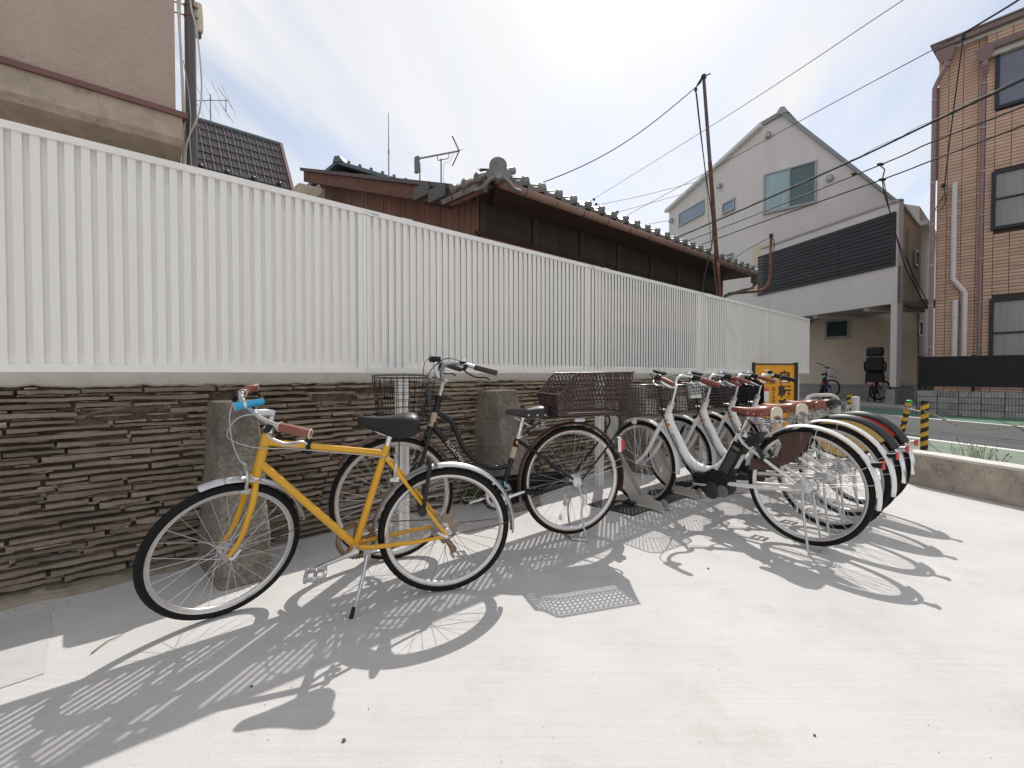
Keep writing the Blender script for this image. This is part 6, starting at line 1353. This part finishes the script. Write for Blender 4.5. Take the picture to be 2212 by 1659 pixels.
for lab, kind, sr, sf, st in (('white electric bicycle with a smoked brown skirt guard, nearest in the rack', 'guard', 0, 0, 0),
                          ('white electric bicycle with cream-backed saddle and a white plate in its basket', 'plain', .46, .565, .06),
                          ('white electric bicycle with black mudguard and yellow skirt guard', 'yellow', .88, 1.09, .10),
                          ('white electric bicycle with black saddle, black grips and red skirt guard', 'red', 1.31, 1.60, .10)):
    Rk, Fk = R1+d_*sr, F1+d_*sf; hh = hdg(Fk, Rk)
    ebike(lab, (Rk.x, Rk.y), hh, kind, -R_(3) if kind == 'guard' else st)

# ================================================================ bicycle rack
M_rackp = mat('black_rack_plate', (.022, .022, .024), .30, var=.2, vscale=10, dirt=(.10, .095, .09, .5), dscale=6)
M_rackg = mat('grey_rack_steel', (.62, .595, .56), .45, .25, var=.08, vscale=6)
rk = Thing('bicycle_rack', 'low bicycle rack of bent grey wheel holders on a black floor plate', 'bicycle rack', FF, (4.6, 2.15, 0))
mb = MB(); mb.box((3.03, 1.956, 0), (6.3, 2.37, .010)); rk.part('floor_plate', mb, M_rackp, smooth=False, bev=.002)
mb = MB(); mb.box((3.25, 2.10, .0105), (6.2, 2.20, .030)); rk.part('cross_rail', mb, M_rackp, smooth=False, bev=.004)
Fi = FF.inverted()
for k, sf in enumerate((0, .565, 1.09, 1.60)):
    c = Fi @ Vector((F1.x+d_.x*sf, F1.y+d_.y*sf, 0)); Rr = Fi @ Vector((R1.x+d_.x*(0, .46, .88, 1.31)[k], R1.y+d_.y*(0, .46, .88, 1.31)[k], 0)); hx = (c-Rr).normalized()
    ly = Vector((-hx.y, hx.x, 0)); o = c-hx*.20; pl = [(0, .012), (.035, .075), (.24, .085), (.50, .43), (.50, .80), (.555, .80), (.555, .40), (.30, .012)]
    for sg in (-1, 1):
        mb = MB(); mb.prism(pl, o+ly*sg*.033, hx, (0, 0, 1), ly*.0035*sg); br = rk.part('wheel_holder', mb, M_rackg, smooth=False, bev=.001)
        mb = MB(); mb.prism([(.0, .0105), (.30, .0105), (.30, .0145), (.0, .0145)], o+ly*sg*.0365, hx, (0, 0, 1), ly*.028*sg); rk.part('holder_flange', mb, M_rackg, parent=br, smooth=False)
    mb = MB(); mb.prism([(.495, .43), (.50, .43), (.50, .80), (.495, .80)], o-ly*.033, hx, (0, 0, 1), ly*.066); rk.part('holder_back', mb, M_rackg, smooth=False)
    if k == 1:
        mb = MB(); mb.box(o+hx*.40+Vector((-.09, -.04, .46)), o+hx*.40+Vector((.09, .06, .58))); rk.part('beacon_box', mb, mat('white_plastic_box', (.72, .72, .71), .5), bev=.015)

# ================================================================ orange hire sign
SY = 6.72
def sp_(x, y, dy=0.0): p = at(x, y, SY); return Vector((p.x, SY-dy, p.z))
sg_ = Thing('hire_sign', 'orange bicycle hire sign board with black lettering in a black frame', 'sign', WF, (sp_(1673, 900).x, SY, 0))
M_or = mat('orange_board', (.80, .335, .008), .4, var=.03, vscale=3); M_sbk = mat('sign_black', (.012, .012, .013), .4); M_ink = mat('sign_ink', (.035, .022, .010), .5); M_swh = mat('sign_white', (.72, .72, .72), .5)
a, b = sp_(1631, 788), sp_(1716, 930)
mb = MB(); mb.box((a.x, SY, b.z), (b.x, SY+.02, a.z)); bd = sg_.part('board', mb, M_or, smooth=False)
for x0, x1 in ((1624, 1630.6), (1716.4, 1723)):
    mb = MB(); mb.box((sp_(x0, 0+783).x, SY-.02, .2), (sp_(x1, 783).x, SY+.04, sp_(x0, 783).z)); sg_.part('post', mb, M_sbk, smooth=False, bev=.004)
for y0, y1 in ((785, 788), (930, 933)): mb = MB(); mb.box((a.x, SY-.012, sp_(1650, y1).z), (b.x, SY+.03, sp_(1650, y0).z)); sg_.part('frame_bar', mb, M_sbk, smooth=False)
mb = MB(); mb.box((a.x-.1, SY-.22, .2), (a.x+.0, SY+.25, .235)); sg_.part('foot', mb, M_sbk, smooth=False); mb = MB(); mb.box((b.x, SY-.22, .2), (b.x+.1, SY+.25, .235)); sg_.part('foot', mb, M_sbk, smooth=False)
def stext(t, size, x, y, m, bold=0.0, par=None, dy=.002): return sg_.part('lettering', text_mb(t, size, sp_(x, y, dy), (1, 0, 0), (0, 0, 1), bold, .0008), m, parent=par or bd, smooth=False)
for ch, y in (('自', 816.5), ('転', 847), ('車', 877.5)): stext(ch, .182, 1694.8, y, M_ink, .0062)
for ch, y, s_ in (('借', 840.4, .060), ('り', 849.8, .055), ('ら', 858.4, .055), ('れ', 866.8, .055), ('る', 875.2, .055)): stext(ch, s_, 1671, y, M_ink, .0008)
stext('借りた所で', .026, 1665, 824.2, M_ink); stext('所で返せる', .026, 1665, 828.6, M_ink)
def srect(name, x0, y0, x1, y1, m, dy, par=None): p, q = sp_(x0, y0), sp_(x1, y1); mb = MB(); mb.box((p.x, SY-dy, q.z), (q.x, SY-dy+.0015, p.z)); return sg_.part(name, mb, m, parent=par or bd, smooth=False)
srect('white_tab', 1650, 798.3, 1663, 801.2, M_swh, .003)
srect('notice_card', 1636.8, 836.7, 1660.5, 867.8, M_swh, .003); srect('card_header', 1636.8, 836.7, 1660.5, 844.6, mat('sign_red', (.62, .03, .02), .5), .0045); stext('使い方', .026, 1653, 839.6, M_swh, 0, None, .006)
srect('dark_strip', 1632, 902.8, 1714, 906.8, mat('strip_dark', (.03, .03, .035), .5), .003); srect('lower_panel', 1632, 906.8, 1714, 926, M_swh, .003)
for x, y, r_, m in ((1671, 916.5, .046, M_or), (1695, 917.5, .046, M_or), (1659, 912.5, .014, M_sbk), (1684, 912.5, .014, M_sbk), (1677, 924, .006, mat('sign_red', (0, 0, 0))), (1683, 924, .007, mat('sign_red', (0, 0, 0)))):
    mb = MB(); mb.lathe([(.001, .0012), (r_, .0012), (r_, 0)], sp_(x, y, .0035), (0, -1, 0), 20); sg_.part('dot', mb, m, parent=bd)

# ================================================================ barrier, bollard, striped posts and rope
M_bar = mat('barrier_white', (.68, .655, .61), .45, var=.06, vscale=8, dirt=(.30, .17, .10, .7), dscale=16, dthr=(.66, .74))
AY = 8.0; l, r2 = at(1740, 853.5, AY), at(1812, 853.5, AY); zt_ = l.z; rr = .15
ar = Thing('arch_barrier', 'white tubular arch barrier behind the bicycle saddles', 'barrier', WF, ((l.x+r2.x)/2, AY, 0))
P = [Vector((l.x, AY, .2)), Vector((l.x, AY, zt_-rr))]+[Vector((l.x+rr-rr*math.cos(R_(t)), AY, zt_-rr+rr*math.sin(R_(t)))) for t in range(10, 91, 10)]+[Vector((r2.x-rr+rr*math.sin(R_(t)), AY, zt_-rr+rr*math.cos(R_(t)))) for t in range(0, 81, 10)]+[Vector((r2.x, AY, zt_-rr)), Vector((r2.x, AY, .2))]
mb = MB(); mb.tube(P, .030, 14); ar.part('hoop', mb, M_bar)
mb = MB(); mb.tube([(l.x, AY, .36), (r2.x, AY, .36)], .018, 10); ar.part('crossbar', mb, M_bar)
c = at(1848, 856, 7.7); bo = Thing('bollard', 'short white steel bollard beside a striped post', 'bollard', WF, (c.x, 7.7, 0))
mb = MB(); mb.lathe([(.057, .2-c.z), (.057, -.035)], c, (0, 0, 1), 20); bo.part('tube', mb, M_bar); mb = MB(); mb.lathe([(.058, -.040), (.059, -.02), (.050, -.006), (.001, 0)], c, (0, 0, 1), 20); bo.part('cap', mb, M_bar)
def stripe_mat():
    m = mat('hazard_stripes', (.62, .36, .02), .5, var=.08, vscale=10); t = m.node_tree; b = t.nodes['Principled BSDF']; co = t.nodes['Texture Coordinate']
    sx = t.nodes.new('ShaderNodeSeparateXYZ'); t.links.new(co.outputs['Object'], sx.inputs[0])
    an = t.nodes.new('ShaderNodeMath'); an.operation = 'ARCTAN2'; t.links.new(sx.outputs[1], an.inputs[0]); t.links.new(sx.outputs[0], an.inputs[1])
    m1 = t.nodes.new('ShaderNodeMath'); m1.operation = 'MULTIPLY_ADD'; t.links.new(an.outputs[0], m1.inputs[0]); m1.inputs[1].default_value = -1/(2*math.pi)
    m2 = t.nodes.new('ShaderNodeMath'); m2.operation = 'MULTIPLY'; t.links.new(sx.outputs[2], m2.inputs[0]); m2.inputs[1].default_value = 1/.098; t.links.new(m2.outputs[0], m1.inputs[2])
    fr = t.nodes.new('ShaderNodeMath'); fr.operation = 'FRACT'; t.links.new(m1.outputs[0], fr.inputs[0])
    gt = t.nodes.new('ShaderNodeMath'); gt.operation = 'GREATER_THAN'; t.links.new(fr.outputs[0], gt.inputs[0]); gt.inputs[1].default_value = .5
    nz = t.nodes.new('ShaderNodeTexNoise'); nz.inputs['Scale'].default_value = 18; nz.inputs['Detail'].default_value = 6; t.links.new(co.outputs['Object'], nz.inputs['Vector'])
    mx = t.nodes.new('ShaderNodeMix'); mx.data_type = 'RGBA'; t.links.new(gt.outputs[0], mx.inputs[0]); t.links.new(b.inputs['Base Color'].links[0].from_socket, mx.inputs[6]); mx.inputs[7].default_value = (.014, .013, .013, 1); t.links.new(mx.outputs[2], b.inputs['Base Color'])
    return m
M_str = stripe_mat()
def spost(label, x, y, Y, r_, lean=(0, 0), group='striped posts along the road'):
    c = at(x, y, Y); t = Thing('striped_post', label, 'post', WF, (c.x-lean[0], Y, 0), group)
    mb = MB(); B_ = Vector((c.x-lean[0], Y, .2)); mb.tube([B_, B_.lerp(c, .5), c], r_, 18); t.part('tube', mb, M_str); mb = MB(); mb.lathe([(r_*1.02, -.012), (r_*1.02, .002), (.001, .004)], c, (0, 0, 1), 16); t.part('top_cap', mb, M_blkp); return t, c
spost('straight black and yellow striped post nearest the low wall', 1998, 866, 5.25, .035)
t1, c1 = spost('leaning scuffed black and yellow post with green cover on top', 1964, 866, 6.75, .034, (.10, 0))
mb = MB(); mb.lathe([(.0345, -.055), (.0365, -.02), (.035, .006), (.020, .014), (.001, .008)], c1, (0, 0, 1), 14); t1.part('green_cover', mb, mat('green_wrap', (.04, .42, .12), .4, var=.5, vscale=25))
t2, c2 = spost('striped post tied with white rope left of the white bollard', 1834.5, 851, 8.1, .035)
t3, c3 = spost('striped post standing behind the white arch barrier', 1797, 849, 8.6, .035)
M_rope = mat('tan_rope', (.40, .33, .26), .9, var=.6, vscale=60)
def rope(label, pts, r_=.008):
    P = spline(pts, 10); o = []
    mb = MB()
    for ph in (0, math.pi):
        Q = []
        L = 0
        for i, p in enumerate(P):
            if i: L += (P[i]-P[i-1]).length
            Q.append(p+Vector((0, math.cos(L/.02+ph)*.005, math.sin(L/.02+ph)*.005)))
        mb.tube(Q, r_*.62, 5)
    return single('rope', mb, M_rope, label, 'rope', WF, P[0], 'ropes between the striped posts')
p4 = at(1997, 889, 5.21); pC = at(1956, 886, 6.7)
rope('long twisted rope sagging away from the near striped post over the low wall', [p4, at(2020, 897, 5.15), at(2060, 915, 5.05), at(2110, 926, 4.95), at(2160, 925, 4.85), at(2212, 915, 4.75), at(2300, 890, 4.6)])
rope('short rope tying the leaning post to the near striped post', [pC, at(1966, 883, 6.4), at(1980, 887, 5.8), p4])
for cc, zz, rad, nm, lab in ((c1-Vector((.02, 0, 0)), .52, .040, 4, 'rope coil knotted round the leaning striped post'), (c2, .47, .041, 5, 'white rope coil knotted round the striped post by the bollard')):
    mb = MB(); P = [Vector((cc.x+rad*math.cos(a), cc.y+rad*math.sin(a), zz+.05*i/60)) for i, a in enumerate([2*math.pi*nm*k/60 for k in range(61)])]; mb.tube(P, .007, 6)
    if nm == 5:
        for q in range(3): mb.tube(spline([(cc.x-.04, cc.y-.03, zz+.03), (cc.x-.08, cc.y-.05, zz-.02-.03*q), (cc.x-.05, cc.y-.05, zz-.09+.02*q), (cc.x-.03, cc.y-.04, zz)], 5), .006, 5)
    single('rope_coil', mb, mat('pale_rope', (.60, .57, .50), .9, var=.3, vscale=50) if nm == 5 else M_rope, lab, 'rope', WF, (cc.x, cc.y, zz), 'ropes between the striped posts')

# ================================================================ bicycles under the white house
def far_bike(label, P0, h, steer, m_fr, child=False):
    T = Thing('bicycle', label, 'bicycle', frame(math.atan2(h[1], h[0]), P0), (0, 0, 0)); r = .31; W = 1.08
    def mini(cx, X):
        c = Vector((cx, 0, r+.02)); mb = MB(X); mb.ring(r-.034, [(.010, -.012), (.010, .012), (-.012, .008), (-.012, -.008)], c, (0, 1, 0), 36); w_ = T.part('wheel', mb, M_blkp)
        mb = MB(X); mb.ring(r-.022, [(.022*math.cos(a), .022*math.sin(a)) for a in [2*math.pi*i/8 for i in range(8)]], c, (0, 1, 0), 36); T.part('tyre', mb, M_rub, parent=w_)
        mb = MB(X)
        for k in range(16): a = 2*math.pi*k/16; mb.tube([c+Vector((math.cos(a)*.03, .03*(-1)**k, math.sin(a)*.03)), c+Vector((math.cos(a+.25)*(r-.04), 0, math.sin(a+.25)*(r-.04)))], .0018, 4)
        T.part('spokes', mb, M_spk, parent=w_, kind='stuff')
    ht, hb = Vector((.80, 0, .86)), Vector((.86, 0, .66)); X = steer_xf(hb, ht-hb, steer); mini(0, None); mini(W, X)
    tubes(T, 'frame', [([ht, hb], .022), ([(.83, 0, .72), (.62, 0, .42), (.45, 0, .31)], .024), ([(.45, 0, .31), (.33, 0, .70)], .020)]+[([(.45, s*.03, .31), (0, s*.065, r+.02)], .011) for s in (-1, 1)]+[([(.36, s*.03, .62), (0, s*.065, r+.02)], .010) for s in (-1, 1)], m_fr)
    mb = MB(X)
    for s in (-1, 1): mb.tube([hb+Vector((.01, s*.03, -.02)), (.93, s*.055, .52), (W, s*.06, r+.02)], .014, 8)
    T.part('fork', mb, m_fr)
    tubes(T, 'stem', [([ht, (.77, 0, .98)], .014)], M_alu, X)
    HB = tubes(T, 'handlebar', [(spline([(.58, -.30, 1.04), (.68, -.26, 1.06), (.78, -.10, 1.0), (.78, 0, .98), (.78, .10, 1.0), (.68, .26, 1.06), (.58, .30, 1.04)], 4), .013)], M_blkp, X)
    fender(T, 0, r+.02, r+.014, 20, 190, .03, M_blkp); mb = MB(); mb.box((-.345, -.03, .46), (-.315, .03, .56)); T.part('tail_light', mb, M_red, bev=.01)
    mb = MB(); mb.box((.36, -.05, .32), (.46, .05, .60), rot=Matrix.Rotation(R_(-17), 3, 'Y')); T.part('battery', mb, M_blkp, bev=.01)
    mb = MB(); mb.prism([(.40, .22), (.52, .22), (.56, .32), (.48, .40), (.38, .36)], (0, -.07, 0), (1, 0, 0), (0, 0, 1), (0, .14, 0)); T.part('motor', mb, M_blkp, bev=.015)
    basket_wire(T, .90, 1.22, .20, .72, .96, M_alu, X, nz=4, nx=5, ny=6, r=.003)
    tubes(T, 'kickstand', [([(0, .08, r), (-.06, .16, .01), (.12, .16, .01)], .009), ([(0, -.08, r), (-.06, -.16, .01), (.12, -.16, .01)], .009), ([(-.06, -.16, .01), (-.06, .16, .01)], .009)], M_blkp)
    if not child: saddle(T, .18, .42, .80, .08, M_blkp, None, springs=False, rivets=False)
    for s in (-1, 1): mb = MB(); mb.tube([(.45, s*.06, .31), (.45+s*.12, s*.09, .31-s*.1)], .012, 6); arm = T.part('crank_arm', mb, M_alu); pedal(T, (.45+s*.12, s*.09, .31-s*.1), M_blkp, arm)
    if child:
        m = mat('child_seat_black', (.010, .010, .011), .6, var=.1)
        mb = MB(); mb.box((-.20, -.20, .80), (.10, .20, .88)); s_ = T.part('child_seat', mb, m, bev=.04); mb = MB(); mb.box((-.26, -.205, .86), (-.16, .205, 1.26)); T.part('seat_back', mb, m, parent=s_, bev=.05); mb = MB(); mb.box((-.27, -.20, 1.275), (-.14, .20, 1.53)); T.part('head_rest', mb, m, parent=s_, bev=.055)
        for s in (-1, 1):
            mb = MB(); mb.box((-.12, s*.20-.015, .50), (.10, s*.20+.015, .82)); T.part('leg_guard', mb, m, parent=s_, bev=.012); mb = MB(); mb.tube(spline([(-.16, s*.21, 1.12), (.0, s*.235, 1.08), (.06, s*.235, .95), (.02, s*.21, .86)], 4), .022, 8); T.part('arm_rest', mb, m, parent=s_)
        mb = MB(); mb.box((-.22, -.19, .56), (-.19, .19, .80)); T.part('rear_panel', mb, m, parent=s_, bev=.01)
    return T
q = gp(1779, 864, .24); far_bike('blue bicycle with a wire basket parked by the white house wall', (q.x, q.y, .242), Vector((.60, .80)), -R_(58), mat('blue_paint', (.015, .06, .26), .35, coat=.3))
q = gp(1889, 869, .24); far_bike('black bicycle with a tall child seat beside the house column', (q.x, q.y, .242), Vector((.62, .78)), -R_(55), M_blkm, True)

# ================================================================ weeds, grit, twig
M_leaf = mat('weed_leaf', (.10, .17, .045), .7, var=.35, vscale=20); M_stalk = mat('weed_stalk', (.16, .17, .08), .8, var=.3, vscale=20)
rw = random.Random(11)
def leafy(name, label, base, n, h, spread, F=WF, seed=0, heads=False):
    T = Thing(name, label, 'weed', F, base); b = Vector(base); rr_ = random.Random(seed); ms, ml = MB(), MB()
    for i in range(n):
        a = rr_.uniform(0, 6.28); hh = h*rr_.uniform(.45, 1); o = b+Vector((math.cos(a), math.sin(a), 0))*rr_.uniform(0, spread*.5); t = o+Vector((math.cos(a)*spread*rr_.uniform(.2, .9), math.sin(a)*spread*rr_.uniform(.2, .9), hh)); md = o.lerp(t, .5)+Vector((0, 0, hh*.12))
        ms.tube([o, md, t], [.0022, .0018, .001], 4)
        for k in range(5 if not heads else 4):
            u = rr_.uniform(.15, .95); c = o.lerp(md, u*2) if u < .5 else md.lerp(t, u*2-1); an = rr_.uniform(0, 6.28); L = (.03 if not heads else .018)*rr_.uniform(.6, 1.3); dv = Vector((math.cos(an), math.sin(an), rr_.uniform(-.2, .6))).normalized(); sd = dv.cross(Vector((0, 0, 1))).normalized()*L*.3
            ml.add([c, c+dv*L*.5+sd, c+dv*L+Vector((0, 0, -L*.2)), c+dv*L*.5-sd], [(0, 1, 2, 3)])
        if heads: ms.sphere(t, .006, 6, sc=(.7, .7, 1.6))
    T.part('stalks', ms, M_stalk, kind='stuff'); T.part('leaves', ml, M_leaf, kind='stuff'); return T
for i, (x, y, lab) in enumerate(((2072, 981, 'thin dry weed at the left end of the low wall strip'), (2098, 984, 'tall seeding weed in the middle of the strip behind the low wall'), (2125, 987, 'bushy weed clump behind the low wall under the sagging rope'), (2158, 991, 'small yellowish weed farthest right behind the low wall'))):
    b = gp(x, y+15, .2); f_ = Vector((b.x, b.y, .2)); leafy('weed', lab, f_, (6, 13, 15, 8)[i], (.20, .22, .19, .12)[i], .11, seed=i+3, heads=True)
b = FF @ Vector((2.40, 3.04, 0)); leafy('weed', 'small green weed growing at the foot of the old stone wall', (b.x, b.y, 0), 26, .16, .11, seed=21)
mbg = MB(); rg_ = random.Random(5)
def pebble(mb, c, r_, rn):
    n = 6; pts = []
    for i in range(4):
        t = math.pi*i/3
        for j in range(n): a = 2*math.pi*j/n; k = r_*rn.uniform(.75, 1.2); pts.append(Vector(c)+Vector((math.sin(t)*math.cos(a)*k, math.sin(t)*math.sin(a)*k, math.cos(t)*k*.65)))
    mb.add(pts, [(i*n+j, (i+1)*n+j, (i+1)*n+(j+1) % n, i*n+(j+1) % n) for i in range(3) for j in range(n)])
for i in range(310):
    if i < 260: s_ = rg_.uniform(-.6, 7.5); q_ = 3.05-abs(rg_.gauss(0, .16)); p = FF @ Vector((s_, q_, 0))
    else: p = gp(rg_.uniform(0, 2200), rg_.uniform(1150, 1659)); p = Vector((p.x, p.y, 0))
    pebble(mbg, (p.x, p.y, .002), rg_.uniform(.0012, .0034)*(1 if i < 260 else .62), rg_)
single('grit', mbg, mat('grit_stone', (.20, .18, .16), .9, var=.4, vscale=80), kind='stuff')
for i, (x, y, r_, lab, col) in enumerate(((743, 1601, .0065, 'dark angular pebble alone on the sunlit concrete foreground', (.12, .11, .11)), (543, 1484, .005, 'small dark pebble in the striped shadow of the fence', (.05, .045, .045)), (1530, 1229, .006, 'dark pebble on the concrete beside the basket shadow', (.08, .07, .07)), (680, 1258, .010, 'crumbled brown pebble below the yellow bicycle pedal', (.34, .28, .22)), (1760, 1590, .0042, 'tiny dark pebble in the sunlit right foreground', (.10, .09, .09)))):
    c = gp(x, y); mb = MB(); pebble(mb, (c.x, c.y, r_*.5), r_, random.Random(i)); single('pebble', mb, mat('pebble_%d' % i, col, .9, var=.3, vscale=60), lab, 'pebble', WF, (c.x, c.y, 0), 'loose pebbles on the concrete', ang=20)
P = [gp(x, y)+Vector((0, 0, .006)) for x, y in ((197, 1415), (213, 1402), (232, 1388), (255, 1378), (269, 1370))]; mb = MB(); mb.tube(P, [.0022, .002, .002, .0016, .001], 5); single('twig', mb, mat('twig_brown', (.17, .10, .06), .9), 'thin brown twig lying on the shaded concrete near the wall', 'twig', WF, P[0])
